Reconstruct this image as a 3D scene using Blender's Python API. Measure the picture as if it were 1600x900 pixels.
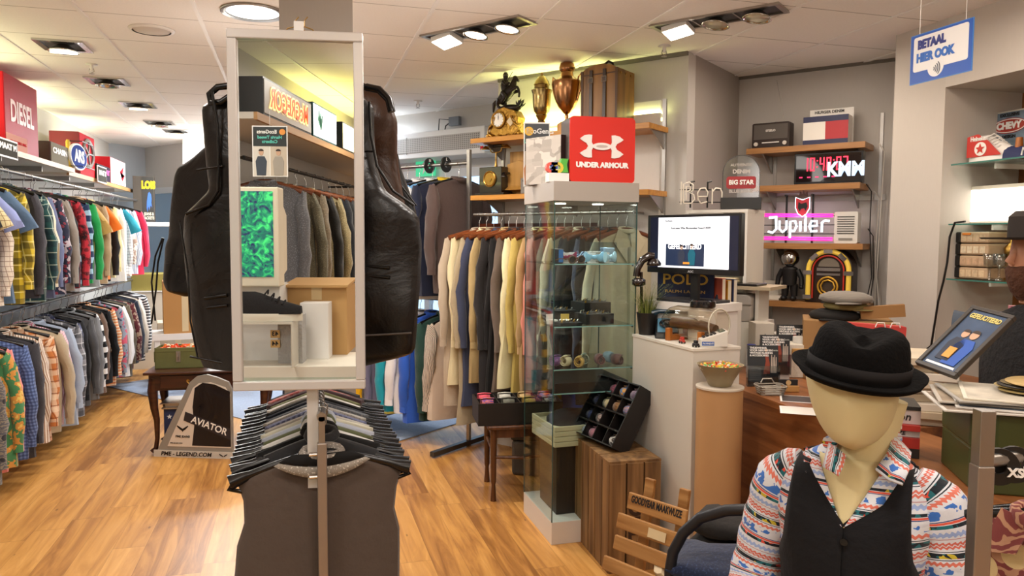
import bpy,math,random
from mathutils import Vector,Matrix,Euler,noise
R=math.radians
sc=bpy.context.scene
for _o in list(bpy.data.objects):bpy.data.objects.remove(_o)
COL=sc.collection
EYE=Vector((0,0,1.6));F=1180.0;YAW=R(16);PIT=R(3.78);ROLL=R(0.3)
fwd=Vector((math.sin(YAW)*math.cos(PIT),math.cos(YAW)*math.cos(PIT),-math.sin(PIT)))
rgt=Vector((math.cos(YAW),-math.sin(YAW),0));upv=rgt.cross(fwd)
cr,sr=math.cos(ROLL),math.sin(ROLL)
cam_r=rgt*cr+upv*sr*1.0;cam_u=upv*cr-rgt*sr
cd=bpy.data.cameras.new('camera');cam=bpy.data.objects.new('camera',cd);COL.objects.link(cam)
cd.sensor_width=36;cd.lens=F/1600*36;cd.clip_start=.02;cd.clip_end=200
_m=Matrix((cam_r,cam_u,-fwd)).transposed().to_4x4();_m.translation=EYE;cam.matrix_world=_m
sc.camera=cam
sc.view_settings.view_transform='Standard';sc.view_settings.look='None'
sc.view_settings.gamma=1;sc.view_settings.use_curve_mapping=False
sc.view_settings.exposure=0.0
w=bpy.data.worlds.new('sky');sc.world=w;w.use_nodes=True
_bg=w.node_tree.nodes['Background'];_bg.inputs[0].default_value=(.62,.80,1,1);_bg.inputs[1].default_value=2.0
def lamp(kind,name,loc,energy,col=(1,.86,.70),size=.3,rot=(0,0,0),spot=100,sizey=None,blend=.6):
 l=bpy.data.lights.new(name,kind);l.energy=energy;l.color=col
 if kind=='AREA':
  l.shape='RECTANGLE' if sizey else 'DISK';l.size=size
  if sizey:l.size_y=sizey
 elif kind=='SPOT':l.spot_size=R(spot);l.spot_blend=blend;l.shadow_soft_size=size
 else:l.shadow_soft_size=size
 o=bpy.data.objects.new(name,l);COL.objects.link(o);o.location=loc;o.rotation_euler=rot
 return o
WARM=(1,.84,.68);NEUT=(1,.93,.86);COLD=(.78,.89,1)
for(x,y,e,c)in((-.9,1.2,52,NEUT),(.9,.6,46,NEUT),(2.5,.8,26,WARM),(-.9,3.6,62,NEUT),(1.2,2.6,46,NEUT),(2.75,2.6,22,WARM),(-.6,6.0,80,NEUT),(.5,4.5,55,NEUT),(-.6,8.4,95,NEUT),(.5,7.4,50,COLD),(-.9,9.8,150,COLD),(-.4,-1.4,50,NEUT),(1.4,-1.6,45,WARM),(-.3,-3.6,60,NEUT),(1.8,-4.2,50,NEUT),(2.9,4.0,13,WARM)):
 lamp('AREA','ceiling_lamp_and_fill',(x,y,2.74),e*.42,c,.5)  # stand for ceiling lamps; the farthest cold one is fill added for the back
for(x,y,e)in((.6,-1.2,24),(-.2,4.6,13),(-.2,8.2,15),(2.1,1.8,12),(.75,3.4,13),(-1.0,9.6,46)):
 lamp('POINT','fill_light',(x,y,2.2),e*.62,NEUT,.25)  # bare points in mid-air without fixtures, added to brighten ceiling and walls
def ray(x,y):return fwd+cam_r*((x-800)/F)-cam_u*((y-450)/F)
def onz(x,y,z):d=ray(x,y);return EYE+d*((z-1.6)/d.z)
def ony(x,y,v):d=ray(x,y);return EYE+d*(v/d.y)
def onx(x,y,v):d=ray(x,y);return EYE+d*(v/d.x)
def atd(x,y,v):return EYE+ray(x,y)*v
KO=Vector((2.44,4.43,0));KA=R(-52)
KX=Vector((math.cos(KA),math.sin(KA),0));KY=Vector((-math.sin(KA),math.cos(KA),0))
def K(s,t,z=0):return KO+KX*s+KY*t+Vector((0,0,z))
def ont(x,y,t):d=ray(x,y);k=(t-(EYE-KO).dot(KY))/d.dot(KY);return EYE+d*k
def lin(h):
 if isinstance(h,str):
  h=h.lstrip('#');v=[int(h[i:i+2],16)/255 for i in(0,2,4)]
  return tuple(((c/12.92)if c<=.04045 else((c+.055)/1.055)**2.4)for c in v)+(1,)
 return tuple(h)+(1,)if len(h)==3 else tuple(h)
_mc={}
class NT:
 def __init__(s,name):
  s.m=bpy.data.materials.new(name);s.m.use_nodes=True;s.t=s.m.node_tree;s.p=s.t.nodes['Principled BSDF']
 def n(s,kind,ins=None,**kw):
  nd=s.t.nodes.new('ShaderNode'+kind)
  for k,v in kw.items():setattr(nd,k,v)
  for k,v in(ins or{}).items():
   if isinstance(v,bpy.types.NodeSocket):s.t.links.new(v,nd.inputs[k])
   else:nd.inputs[k].default_value=v
  return nd
 def math(s,op,a,b=0.0,c=None):
  nd=s.n('Math',{0:a,1:b},operation=op)
  if c is not None:
   if isinstance(c,bpy.types.NodeSocket):s.t.links.new(c,nd.inputs[2])
   else:nd.inputs[2].default_value=c
  return nd.outputs[0]
 def mix(s,f,a,b):
  nd=s.n('Mix',data_type='RGBA')
  for i,v in((0,f),(6,a),(7,b)):
   if isinstance(v,bpy.types.NodeSocket):s.t.links.new(v,nd.inputs[i])
   else:nd.inputs[i].default_value=v
  return nd.outputs[2]
 def link(s,a,b):s.t.links.new(a,b)
 def base(s,v):
  if isinstance(v,bpy.types.NodeSocket):s.link(v,s.p.inputs['Base Color'])
  else:s.p.inputs['Base Color'].default_value=v
 def bump(s,h,st=.2,d=.01):
  b=s.n('Bump',{'Strength':st,'Distance':d,'Height':h});s.link(b.outputs[0],s.p.inputs['Normal'])
def mat(col,rough=.5,metal=0.,name='paint',noise_=0.,nscale=20,emit=0.,coat=0.,bump=0.,spec=.5,alpha=None):
 key=('m',str(col),rough,metal,name,noise_,nscale,emit,coat,bump,spec)
 if key in _mc:return _mc[key]
 t=NT(name);c=lin(col);p=t.p
 p.inputs['Roughness'].default_value=rough;p.inputs['Metallic'].default_value=metal
 p.inputs['Specular IOR Level'].default_value=spec
 tc=t.n('TexCoord')
 nz=t.n('TexNoise',{'Vector':tc.outputs['Object'],'Scale':nscale,'Detail':4.})
 if noise_:
  t.base(t.mix(t.math('MULTIPLY',nz.outputs[0],1.0),tuple(x*(1-noise_)for x in c[:3])+(1,),tuple(min(1,x*(1+noise_))for x in c[:3])+(1,)))
 else:t.base(t.mix(t.math('MULTIPLY',nz.outputs[0],.12),c,tuple(x*.85 for x in c[:3])+(1,)))
 if emit:p.inputs['Emission Color'].default_value=c;p.inputs['Emission Strength'].default_value=emit
 if coat:p.inputs['Coat Weight'].default_value=coat
 if bump:t.bump(nz.outputs[0],bump,.01)
 _mc[key]=t.m;return t.m
def glassmat(tint='#f6fbfa',rough=.02,refl=1.0):
 key=('g',tint,rough,refl)
 if key in _mc:return _mc[key]
 t=NT('glass');t.t.nodes.remove(t.p)
 lw=t.n('LayerWeight',{0:.5});tr=t.n('BsdfTransparent',{'Color':lin(tint)});gl=t.n('BsdfGlossy',{'Roughness':rough})
 rf=t.math('ADD',t.math('MULTIPLY',t.math('POWER',lw.outputs['Facing'],5.),.6),.04)
 mx=t.n('MixShader',{0:t.math('MULTIPLY',rf,refl)});t.link(tr.outputs[0],mx.inputs[1]);t.link(gl.outputs[0],mx.inputs[2])
 t.link(mx.outputs[0],t.t.nodes['Material Output'].inputs[0]);_mc[key]=t.m;return t.m
def cloth(col,pat='plain',c2=None,c3=None,s=1.0,rough=.85,sheen=.2):
 """fabric; patterns live in the garment's own UVs (metres)"""
 key=('c',str(col),pat,str(c2),str(c3),s,rough)
 if key in _mc:return _mc[key]
 t=NT(pat+'_fabric');a=lin(col);b=lin(c2 or col);c=lin(c3 or c2 or col)
 t.p.inputs['Roughness'].default_value=rough;t.p.inputs['Specular IOR Level'].default_value=.25
 t.p.inputs['Sheen Weight'].default_value=sheen if max(a[:3])>.02 else .05
 uv=t.n('UVMap');sp=t.n('SeparateXYZ',{0:uv.outputs[0]});U,V=sp.outputs[0],sp.outputs[1]
 def stripe(x,per,wd,off=0.):return t.math('LESS_THAN',t.math('FRACT',t.math('MULTIPLY',t.math('ADD',x,off+50.),1/per)),wd)
 base=a
 if pat=='plaid':
  p=.085*s
  base=t.mix(t.math('MULTIPLY',stripe(U,p,.42),.55),a,b)
  base=t.mix(t.math('MULTIPLY',stripe(V,p,.42),.55),base,b)
  base=t.mix(t.math('MULTIPLY',stripe(U,p,.07,.012*s),.8),base,c)
  base=t.mix(t.math('MULTIPLY',stripe(V,p,.07,.012*s),.8),base,c)
 elif pat=='grid':
  p=.03*s
  base=t.mix(t.math('MULTIPLY',stripe(U,p,.14),.8),a,b);base=t.mix(t.math('MULTIPLY',stripe(V,p,.14),.8),base,b)
 elif pat=='gingham':
  p=.022*s
  base=t.mix(t.math('MULTIPLY',stripe(U,p,.5),.55),a,b);base=t.mix(t.math('MULTIPLY',stripe(V,p,.5),.55),base,b)
 elif pat=='vstripe':base=t.mix(stripe(U,.016*s,.4),a,b)
 elif pat=='hstripe':base=t.mix(stripe(V,.1*s,.5),a,b)
 elif pat=='colorblock':
  base=t.mix(stripe(V,.62*s,.5,.2),a,b);base=t.mix(stripe(V,.62*s,.1,.18),base,c)
 elif pat=='floral':
  vo=t.n('TexVoronoi',{'Vector':uv.outputs[0],'Scale':28/s});nz=t.n('TexNoise',{'Vector':uv.outputs[0],'Scale':14/s})
  base=t.mix(t.math('LESS_THAN',vo.outputs['Distance'],.38),a,b)
  base=t.mix(t.math('GREATER_THAN',nz.outputs[0],.56),base,c)
 elif pat=='camo':
  nz=t.n('TexNoise',{'Vector':uv.outputs[0],'Scale':16/s,'Detail':3.})
  base=t.mix(t.math('GREATER_THAN',nz.outputs[0],.52),a,b);base=t.mix(t.math('GREATER_THAN',nz.outputs[0],.62),base,c)
 elif pat=='paisley':
  wv=t.n('TexWave',{'Vector':uv.outputs[0],'Scale':18/s,'Distortion':9.,'Detail':2.,'Detail Scale':2.},wave_type='RINGS')
  vo=t.n('TexVoronoi',{'Vector':uv.outputs[0],'Scale':14/s})
  base=t.mix(t.math('GREATER_THAN',wv.outputs['Fac'],.6),a,b);base=t.mix(t.math('LESS_THAN',vo.outputs['Distance'],.25),base,c)
 elif pat=='tweed':
  nz=t.n('TexNoise',{'Vector':uv.outputs[0],'Scale':420/s,'Detail':2.})
  base=t.mix(nz.outputs[0],a,b)
  nz2=t.n('TexNoise',{'Vector':uv.outputs[0],'Scale':160/s});base=t.mix(t.math('GREATER_THAN',nz2.outputs[0],.6),base,c)
 elif pat=='herring':
  zig=t.math('ABSOLUTE',t.math('SUBTRACT',t.math('FRACT',t.math('MULTIPLY',t.math('ADD',U,50.),1/(.02*s))),.5))
  base=t.mix(stripe(t.math('ADD',V,t.math('MULTIPLY',zig,.02*s)),.006*s,.5),a,b)
 elif pat=='folk':
  ph=t.math('FRACT',t.math('MULTIPLY',t.math('ADD',V,50.),1/.108))
  def band(lo,hi):return t.math('MULTIPLY',t.math('GREATER_THAN',ph,lo),t.math('LESS_THAN',ph,hi))
  wob=t.math('MULTIPLY',t.math('SINE',t.math('MULTIPLY',U,620.)),.016)
  ph2=t.math('ADD',ph,wob)
  def line(c0,wd):return t.math('LESS_THAN',t.math('ABSOLUTE',t.math('SUBTRACT',ph2,c0)),wd)
  vo=t.n('TexVoronoi',{'Vector':uv.outputs[0],'Scale':110.});nzb=t.n('TexNoise',{'Vector':uv.outputs[0],'Scale':48.,'Detail':2.})
  beads=t.n('ValToRGB',{0:t.math('FRACT',t.math('MULTIPLY',vo.outputs['Color'],1.7))});cr_=beads.color_ramp;cr_.interpolation='CONSTANT'
  for i_,(p_,cc)in enumerate(((0,'#14202a'),(.35,'#1f6b74'),(.55,'#14202a'),(.68,'#e0503c'),(.8,'#c9b634'),(.88,'#14202a'))):
   if i_<2:e=cr_.elements[i_];e.position=p_
   else:e=cr_.elements.new(p_)
   e.color=lin(cc)
  base=a
  base=t.mix(line(.07,.022),base,lin('#d8705f'));base=t.mix(line(.13,.02),base,lin('#d8705f'))
  base=t.mix(band(.20,.215),base,lin('#1c2430'));base=t.mix(band(.235,.33),base,beads.outputs[0]);base=t.mix(band(.35,.365),base,lin('#1c2430'))
  base=t.mix(line(.43,.03),base,lin('#df7a66'))
  base=t.mix(t.math('MULTIPLY',band(.5,.66),t.math('GREATER_THAN',nzb.outputs[0],.53)),base,lin('#3f76cc'))
  base=t.mix(band(.68,.695),base,lin('#2c3b7a'));base=t.mix(band(.70,.735),base,lin('#e25c46'));base=t.mix(band(.745,.80),base,beads.outputs[0])
  base=t.mix(t.math('MULTIPLY',band(.83,.97),line(.9,.035)),base,lin('#9db4e4'));base=t.mix(band(.975,.985),base,lin('#b0474a'))
 nz=t.n('TexNoise',{'Vector':t.n('TexCoord').outputs['Object'],'Scale':9.,'Detail':5.})
 base=t.mix(t.math('MULTIPLY',nz.outputs[0],.22),base,t.mix(.5,base,(0.02,.02,.02,1)))
 t.base(base)
 nz=t.n('TexNoise',{'Vector':uv.outputs[0],'Scale':30.,'Detail':6.});t.bump(nz.outputs[0],.35,.012)
 _mc[key]=t.m;return t.m
def leather(col='#1b1410'):
 key=('l',col)
 if key in _mc:return _mc[key]
 t=NT('leather');t.p.inputs['Roughness'].default_value=.32;t.p.inputs['Specular IOR Level'].default_value=.42
 tc=t.n('TexCoord');nz=t.n('TexNoise',{'Vector':tc.outputs['Object'],'Scale':5.,'Detail':5.,'Roughness':.5,'Distortion':.9})
 n2=t.n('TexNoise',{'Vector':tc.outputs['Object'],'Scale':160.})
 a=lin(col);t.base(t.mix(nz.outputs[0],tuple(x*.45 for x in a[:3])+(1,),tuple(x*1.2 for x in a[:3])+(1,)))
 t.link(t.math('ADD',t.math('MULTIPLY',nz.outputs[0],.5),.12),t.p.inputs['Roughness'])
 t.bump(t.math('ADD',nz.outputs[0],t.math('MULTIPLY',n2.outputs[0],.03)),.5,.025);_mc[key]=t.m;return t.m
def wood(c1,c2,axis='X',scale=1.0,rough=.4,name='wood'):
 key=('w',c1,c2,axis,scale,rough)
 if key in _mc:return _mc[key]
 t=NT(name);tc=t.n('TexCoord');st={'X':(1,14,14),'Y':(14,1,14),'Z':(14,14,1)}[axis]
 mp=t.n('Mapping',{'Vector':tc.outputs['Object'],'Scale':tuple(k*scale for k in st)})
 nz=t.n('TexNoise',{'Vector':mp.outputs[0],'Scale':2.2,'Detail':7.,'Distortion':.5})
 rp=t.n('ValToRGB',{0:nz.outputs[0]});rp.color_ramp.elements[0].position=.32;rp.color_ramp.elements[1].position=.7
 rp.color_ramp.elements[0].color=lin(c2);rp.color_ramp.elements[1].color=lin(c1);t.base(rp.outputs[0])
 t.p.inputs['Roughness'].default_value=rough;t.bump(nz.outputs[0],.12,.004);_mc[key]=t.m;return t.m
class MB:
 def __init__(s):s.v=[];s.f=[];s.uv=[];s.mi=[];s.M=Matrix.Identity(4)
 def add(s,vs,fs,uvs=None,mi=0):
  b=len(s.v)
  for i,v in enumerate(vs):
   v=Vector(v);s.v.append(tuple(s.M@v));s.uv.append(uvs[i]if uvs else(v.x,v.z))
  for f in fs:s.f.append([i+b for i in f]);s.mi.append(mi)
  return s
 def box(s,x0,y0,z0,x1,y1,z1,mi=0):
  vs=[(x,y,z)for z in(z0,z1)for y in(y0,y1)for x in(x0,x1)]
  return s.add(vs,[(0,2,3,1),(4,5,7,6),(0,1,5,4),(2,6,7,3),(0,4,6,2),(1,3,7,5)],mi=mi)
 def cbox(s,c,d,mi=0,rot=None):
  m0=s.M
  if rot:s.M=m0@Matrix.Translation(Vector(c))@Euler(rot).to_matrix().to_4x4();c=(0,0,0)
  s.box(c[0]-d[0]/2,c[1]-d[1]/2,c[2]-d[2]/2,c[0]+d[0]/2,c[1]+d[1]/2,c[2]+d[2]/2,mi);s.M=m0;return s
 def loft(s,rings,closed=True,cap=True,mi=0,uvs=None):
  """rings: list of equal-length point lists"""
  n=len(rings[0]);vs=[];uv=[]
  cnt=n+1 if closed else n
  acc=0
  for j,rg in enumerate(rings):
   if j:acc+=(Vector(rg[0])-Vector(rings[j-1][0])).length
   per=0
   for i in range(cnt):
    p=rg[i%n];vs.append(p)
    if i:per+=(Vector(rg[i%n])-Vector(rg[i-1])).length
    uv.append(uvs[j][i%n]if uvs else(per,acc))
  fs=[(j*cnt+i,j*cnt+i+1,(j+1)*cnt+i+1,(j+1)*cnt+i)for j in range(len(rings)-1)for i in range(cnt-1)]
  s.add(vs,fs,uv,mi)
  if cap and closed:
   s.add(rings[0],[tuple(range(n))[::-1]],[(p[0],p[2])for p in rings[0]],mi);s.add(rings[-1],[tuple(range(n))],[(p[0],p[2])for p in rings[-1]],mi)
  return s
 def tube(s,pts,r,n=8,mi=0,cap=True,flat=1.0,closed=False):
  pts=[Vector(p)for p in pts];rs=r if isinstance(r,(list,tuple))else[r]*len(pts);rings=[]
  m=len(pts);ref=None
  for i,p in enumerate(pts):
   if closed:d=(pts[(i+1)%m]-pts[i-1])
   else:d=(pts[min(i+1,m-1)]-pts[max(i-1,0)])
   if d.length<1e-9:d=Vector((0,0,1))
   d.normalize()
   if ref is None:ref=Vector((0,1,0))if abs(d.y)<.8 else Vector((1,0,0))
   a=(ref-d*ref.dot(d))
   if a.length<1e-6:a=d.orthogonal()
   a.normalize();ref=a;b=d.cross(a)
   rings.append([p+(a*math.cos(2*math.pi*k/n)+b*math.sin(2*math.pi*k/n)*flat)*rs[i]for k in range(n)])
  if closed:rings.append(rings[0])
  return s.loft(rings,cap=cap and not closed,mi=mi)
 def cyl(s,p,r,h,n=20,mi=0,r2=None,ax='z'):
  r2=r if r2 is None else r2;p=Vector(p)
  def q(rad,k,hh):
   a=2*math.pi*k/n;x,y=rad*math.cos(a),rad*math.sin(a)
   return p+Vector({'z':(x,y,hh),'y':(x,hh,y),'x':(hh,x,y)}[ax])
  return s.loft([[q(r,k,0)for k in range(n)],[q(r2,k,h)for k in range(n)]],mi=mi)
 def lathe(s,prof,c=(0,0,0),n=24,mi=0,sy=1.0,cap=True):
  c=Vector(c)
  return s.loft([[c+Vector((max(r,1e-4)*math.cos(2*math.pi*k/n),max(r,1e-4)*math.sin(2*math.pi*k/n)*sy,z))for k in range(n)]for r,z in prof],cap=cap,mi=mi)
 def ball(s,c,r,n=14,mi=0):
  r=(r,r,r)if not isinstance(r,(tuple,list))else r;c=Vector(c);m=max(6,n//2+1)
  return s.loft([[c+Vector((r[0]*math.sin(math.pi*max(.001,min(m-.001,j))/m)*math.cos(2*math.pi*k/n),r[1]*math.sin(math.pi*max(.001,min(m-.001,j))/m)*math.sin(2*math.pi*k/n),-r[2]*math.cos(math.pi*j/m)))for k in range(n)]for j in range(m+1)],mi=mi)
 def prism(s,poly,y0,y1,mi=0):
  """polygon in x,z extruded along y"""
  n=len(poly);a=[(x,y0,z)for x,z in poly];b=[(x,y1,z)for x,z in poly]
  ar=sum(poly[i][0]*poly[(i+1)%n][1]-poly[(i+1)%n][0]*poly[i][1]for i in range(n))
  f=tuple(range(n))
  if ar<0:f=f[::-1]
  s.add(a+b,[f,tuple(i+n for i in f[::-1])]+[(i,i+n,(i+1)%n+n,(i+1)%n)if ar>0 else(i,(i+1)%n,(i+1)%n+n,i+n)for i in range(n)],mi=mi)
  return s
 def prismz(s,poly,z0,z1,mi=0):
  m0=s.M;s.M=m0@Matrix(((1,0,0,0),(0,0,1,0),(0,1,0,0),(0,0,0,1)));s.prism(poly,z0,z1,mi);s.M=m0;return s
 def build(s,name,m,parent=None,loc=None,rot=None,smooth=None,bevel=0,sub=0,solid=0):
  me=bpy.data.meshes.new(name);me.from_pydata(s.v,[],s.f)
  ms=m if isinstance(m,(list,tuple))else[m]
  for x in ms:me.materials.append(x)
  me.polygons.foreach_set('material_index',[min(i,len(ms)-1)for i in s.mi])
  ul=me.uv_layers.new(name='UVMap');li=[0]*len(me.loops);me.loops.foreach_get('vertex_index',li)
  fl=[];
  for i in li:fl+=s.uv[i]
  ul.data.foreach_set('uv',fl)
  me.update()
  if smooth:me.shade_smooth()
  if smooth=='auto':
   try:me.set_sharp_from_angle(angle=R(38))
   except Exception:pass
  o=bpy.data.objects.new(name,me);COL.objects.link(o)
  if parent:o.parent=parent
  if loc is not None:o.location=loc
  if rot is not None:o.rotation_euler=rot
  if solid:md=o.modifiers.new('thickness','SOLIDIFY');md.thickness=solid;md.offset=0
  if bevel:md=o.modifiers.new('bevel','BEVEL');md.width=bevel;md.segments=2;md.limit_method='ANGLE';md.angle_limit=R(40)
  if sub:md=o.modifiers.new('sub','SUBSURF');md.levels=sub;md.render_levels=sub
  return o
LABELS={}
def tag(o,label,cat,group=None):
 o['label']=label;o['category']=cat
 if group:o['group']=group
 return o
def thing(name,label,cat,loc=(0,0,0),rz=0,group=None,rot=None):
 o=bpy.data.objects.new(name,None);COL.objects.link(o);o.location=loc;o.rotation_euler=rot or(0,0,rz);o.empty_display_size=.05
 return tag(o,label,cat,group)
def struct(o):o['kind']='structure';return o
def text(body,size,m,parent,loc,rot=(R(90),0,0),bold=0.,wscale=1.0,depth=.001,name='lettering',align='CENTER',shear=0.,spacing=1.0,ls=1.0):
 c=bpy.data.curves.new('t','FONT');c.body=body;c.size=size;c.align_x=align;c.align_y='CENTER';c.extrude=depth
 c.offset=bold;c.shear=shear;c.space_character=spacing;c.space_line=ls;c.resolution_u=3
 t=bpy.data.objects.new('t',c);COL.objects.link(t);bpy.context.view_layer.update()
 me=bpy.data.meshes.new_from_object(t.evaluated_get(bpy.context.evaluated_depsgraph_get()));me.name=name
 bpy.data.objects.remove(t);me.materials.clear();me.materials.append(m)
 o=bpy.data.objects.new(name,me);COL.objects.link(o);o.parent=parent;o.location=loc;o.rotation_euler=rot;o.scale=(wscale,1,1)
 return o
def copy_tree(o,parent=None):
 c=o.copy();COL.objects.link(c)
 if parent:c.parent=parent
 for ch in list(o.children):copy_tree(ch,c)
 return c
def arc(cx,cz,r,a0,a1,n=12,rz=None):return[(cx+r*math.cos(R(a0+(a1-a0)*i/n)),cz+(rz or r)*math.sin(R(a0+(a1-a0)*i/n)))for i in range(n+1)]
def rrect(x0,z0,x1,z1,r,n=4):
 return arc(x1-r,z0+r,r,-90,0,n)+arc(x1-r,z1-r,r,0,90,n)+arc(x0+r,z1-r,r,90,180,n)+arc(x0+r,z0+r,r,180,270,n)
WHITE=mat('#e9e5e0',.5);BLACK=mat('#121212',.4,name='black_plastic');CHROME=mat('#c9c9c9',.18,1.,'chrome');STEEL=mat('#a9a6a2',.35,1.,'steel')
GREY=mat('#8d8a86',.5);DKGREY=mat('#3c3a39',.5)
BRASS=mat('#a98544',.3,1.,'brass',noise_=.3,nscale=40)
# ================================================================ the room
def floor_mat():
 t=NT('oak_planks');tc=t.n('TexCoord');sp=t.n('SeparateXYZ',{0:tc.outputs['Object']})
 x=t.math('MULTIPLY',t.math('ADD',sp.outputs[0],30.06),1/.155);xi=t.math('FLOOR',x);xf=t.math('FRACT',x)
 wn=t.n('TexWhiteNoise',{'W':xi},noise_dimensions='1D')
 y=t.math('ADD',t.math('MULTIPLY',t.math('ADD',sp.outputs[1],30.),1/1.25),wn.outputs['Value']);yi=t.math('FLOOR',y);yf=t.math('FRACT',y)
 cid=t.n('CombineXYZ',{0:xi,1:yi});rnd=t.n('TexWhiteNoise',{0:cid.outputs[0]},noise_dimensions='3D')
 mp=t.n('Mapping',{'Vector':tc.outputs['Object'],'Scale':(13,1.1,1)})
 off=t.n('VectorMath',{0:mp.outputs[0],1:t.n('VectorMath',{0:rnd.outputs['Color'],3:9.},operation='SCALE').outputs[0]},operation='ADD')
 g=t.n('TexNoise',{'Vector':off.outputs[0],'Scale':1.3,'Detail':9.,'Roughness':.6,'Distortion':.9})
 rp=t.n('ValToRGB',{0:t.math('ADD',t.math('MULTIPLY',g.outputs[0],1.0),t.math('MULTIPLY',t.math('SUBTRACT',rnd.outputs['Value'],.5),.30))})
 el=rp.color_ramp.elements;el[0].position=.25;el[0].color=lin('#8a5a28');el[1].position=.8;el[1].color=lin('#d9a560')
 for p_,c_ in((.40,'#a8743a'),(.52,'#bd8845'),(.64,'#c99450')):e=el.new(p_);e.color=lin(c_)
 kn=t.n('TexVoronoi',{'Vector':t.n('Mapping',{'Vector':tc.outputs['Object'],'Scale':(9,3.2,1)}).outputs[0],'Scale':1.})
 c=t.mix(t.math('MULTIPLY',t.math('LESS_THAN',kn.outputs['Distance'],.055),.55),rp.outputs[0],lin('#4a2a10'))
 seam=t.math('MAXIMUM',t.math('LESS_THAN',xf,.014),t.math('LESS_THAN',yf,.003))
 c=t.mix(t.math('MULTIPLY',seam,.45),c,lin('#5a3814'));t.base(c)
 t.p.inputs['Roughness'].default_value=.38;t.p.inputs['Specular IOR Level'].default_value=.4
 t.bump(t.math('SUBTRACT',g.outputs[0],seam),.06,.002);return t.m
def ceil_mat():
 t=NT('mineral_ceiling_tiles');tc=t.n('TexCoord');sp=t.n('SeparateXYZ',{0:tc.outputs['Object']})
 n1=t.n('TexNoise',{'Vector':tc.outputs['Object'],'Scale':90.,'Detail':4.})
 yl=t.math('LESS_THAN',t.math('FRACT',t.math('MULTIPLY',t.math('ADD',sp.outputs[1],30.-4.02+.59*60-30+.004),1/.59)),.013)
 c=t.mix(n1.outputs[0],lin('#f6f2ee'),lin('#ece6df'));c=t.mix(t.math('MULTIPLY',yl,.8),c,lin('#8d847b'))
 t.base(c);t.p.inputs['Roughness'].default_value=.9;t.bump(n1.outputs[0],.25,.004);return t.m
def wall_mat(c,name='wallpaper'):
 t=NT(name);tc=t.n('TexCoord');wv=t.n('TexNoise',{'Vector':t.n('Mapping',{'Vector':tc.outputs['Object'],'Scale':(120,120,18)}).outputs[0],'Scale':1.,'Detail':3.})
 a=lin(c);t.base(t.mix(t.math('MULTIPLY',wv.outputs[0],.3),a,tuple(x*.82 for x in a[:3])+(1,)));t.p.inputs['Roughness'].default_value=.85;t.bump(wv.outputs[0],.15,.002);return t.m
def slab(name,p,q,z0,z1,m,th=.06,side=1):
 """a wall standing on the line p-q; its thickness is away from the shop"""
 p=Vector((p[0],p[1],0));q=Vector((q[0],q[1],0));d=(q-p).normalized();nn=Vector((-d.y,d.x,0))*side*th
 b=MB();a,c=p+nn,q+nn;vs=[(v.x,v.y,z)for z in(z0,z1)for v in(p,q,c,a)]
 b.add(vs,[(3,2,1,0),(4,5,6,7),(0,1,5,4),(1,2,6,5),(2,3,7,6),(3,0,4,7)],[(v[0]+v[1],v[2])for v in vs])
 return struct(b.build(name,m))
WALLG=wall_mat('#c9c5c0');WALLB=wall_mat('#b9c0c8');WALLW=wall_mat('#d9d5ce');WALLD=wall_mat('#a39b93')
CH=2.8
b=MB();b.box(-2.4,-6.6,-.05,5.2,14,0);struct(b.build('floor',floor_mat()))
e=MB();e.M=Matrix.Translation(KO)@Matrix.Rotation(KA,4,'Z');e.box(-6.2,-.75,.001,-2.16,.76,.008)
struct(e.build('trim_1',mat('#9aa6bb',.95,name='entrance_mat',noise_=.18,nscale=60,bump=.4)))
b=MB();b.box(-2.4,-6.6,CH,5.2,14,CH+.05);struct(b.build('ceiling',ceil_mat()))
b=MB();gx=.11-.6*4
while gx<5:
 b.box(gx-.011,-6.6,CH-.006,gx+.011,13,CH+.002);gx+=.6
struct(b.build('trim_2',mat('#eeeae6',.5,name='ceiling_runner')))
slab('wall_left',(-2.3,-.4),(-2.3,10.9),0,CH,WALLW,side=1)
slab('wall_back_left',(-2.3,10.9),(-1.0,12.55),0,CH,WALLB,side=1)
slab('wall_back',(-1.0,12.0),(.5,12.0),0,CH,WALLB,side=1)
slab('wall_behind_camera',(4.6,-6.5),(-2.4,-6.5),0,CH,WALLG,side=1)
slab('wall_behind_left',(-1.32,-6.5),(-1.32,-.35),0,CH,WALLG,th=.06,side=1)
slab('wall_behind_left_end',(-1.36,-.35),(-2.35,-.35),0,CH,WALLG,th=.05,side=1)
slab('wall_right',(3.41,3.73),(3.41,3.36),0,CH,wall_mat('#cdc6be'),th=.9,side=1)
slab('wall_right_over_niche',(3.41,3.36),(3.41,.2),2.43,CH,wall_mat('#d2cbc3'),th=.9,side=1)
slab('wall_right_under_niche',(3.41,3.36),(3.41,.2),0,.7,WALLG,th=.9,side=1)
slab('wall_right_behind',(3.41,.2),(3.41,-6.5),0,CH,WALLG,th=.9,side=1)
slab('wall_niche',(3.95,3.36),(3.95,.2),.7,2.43,wood('#a8703a','#85522a','Z',.6,name='brown_panel'),th=.06,side=1)
k=K(-1.52,0);slab('wall_diagonal',K(-1.52,0),K(0,0),0,CH,WALLG,th=.12,side=1)
slab('wall_diagonal_end',K(-1.52,.93),K(-1.52,.12),0,CH,WALLW,th=.1,side=-1)
slab('wall_alcove_left',K(0,.12),K(0.0,.97),0,CH,WALLD,th=.06,side=1)
slab('wall_alcove',K(-.05,.95),K(1.3,.95),0,CH,WALLG,th=.06,side=1)
slab('wall_alcove_right',K(1.07,.95),K(1.15,.33),0,CH,WALLG,th=.06,side=1)
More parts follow.
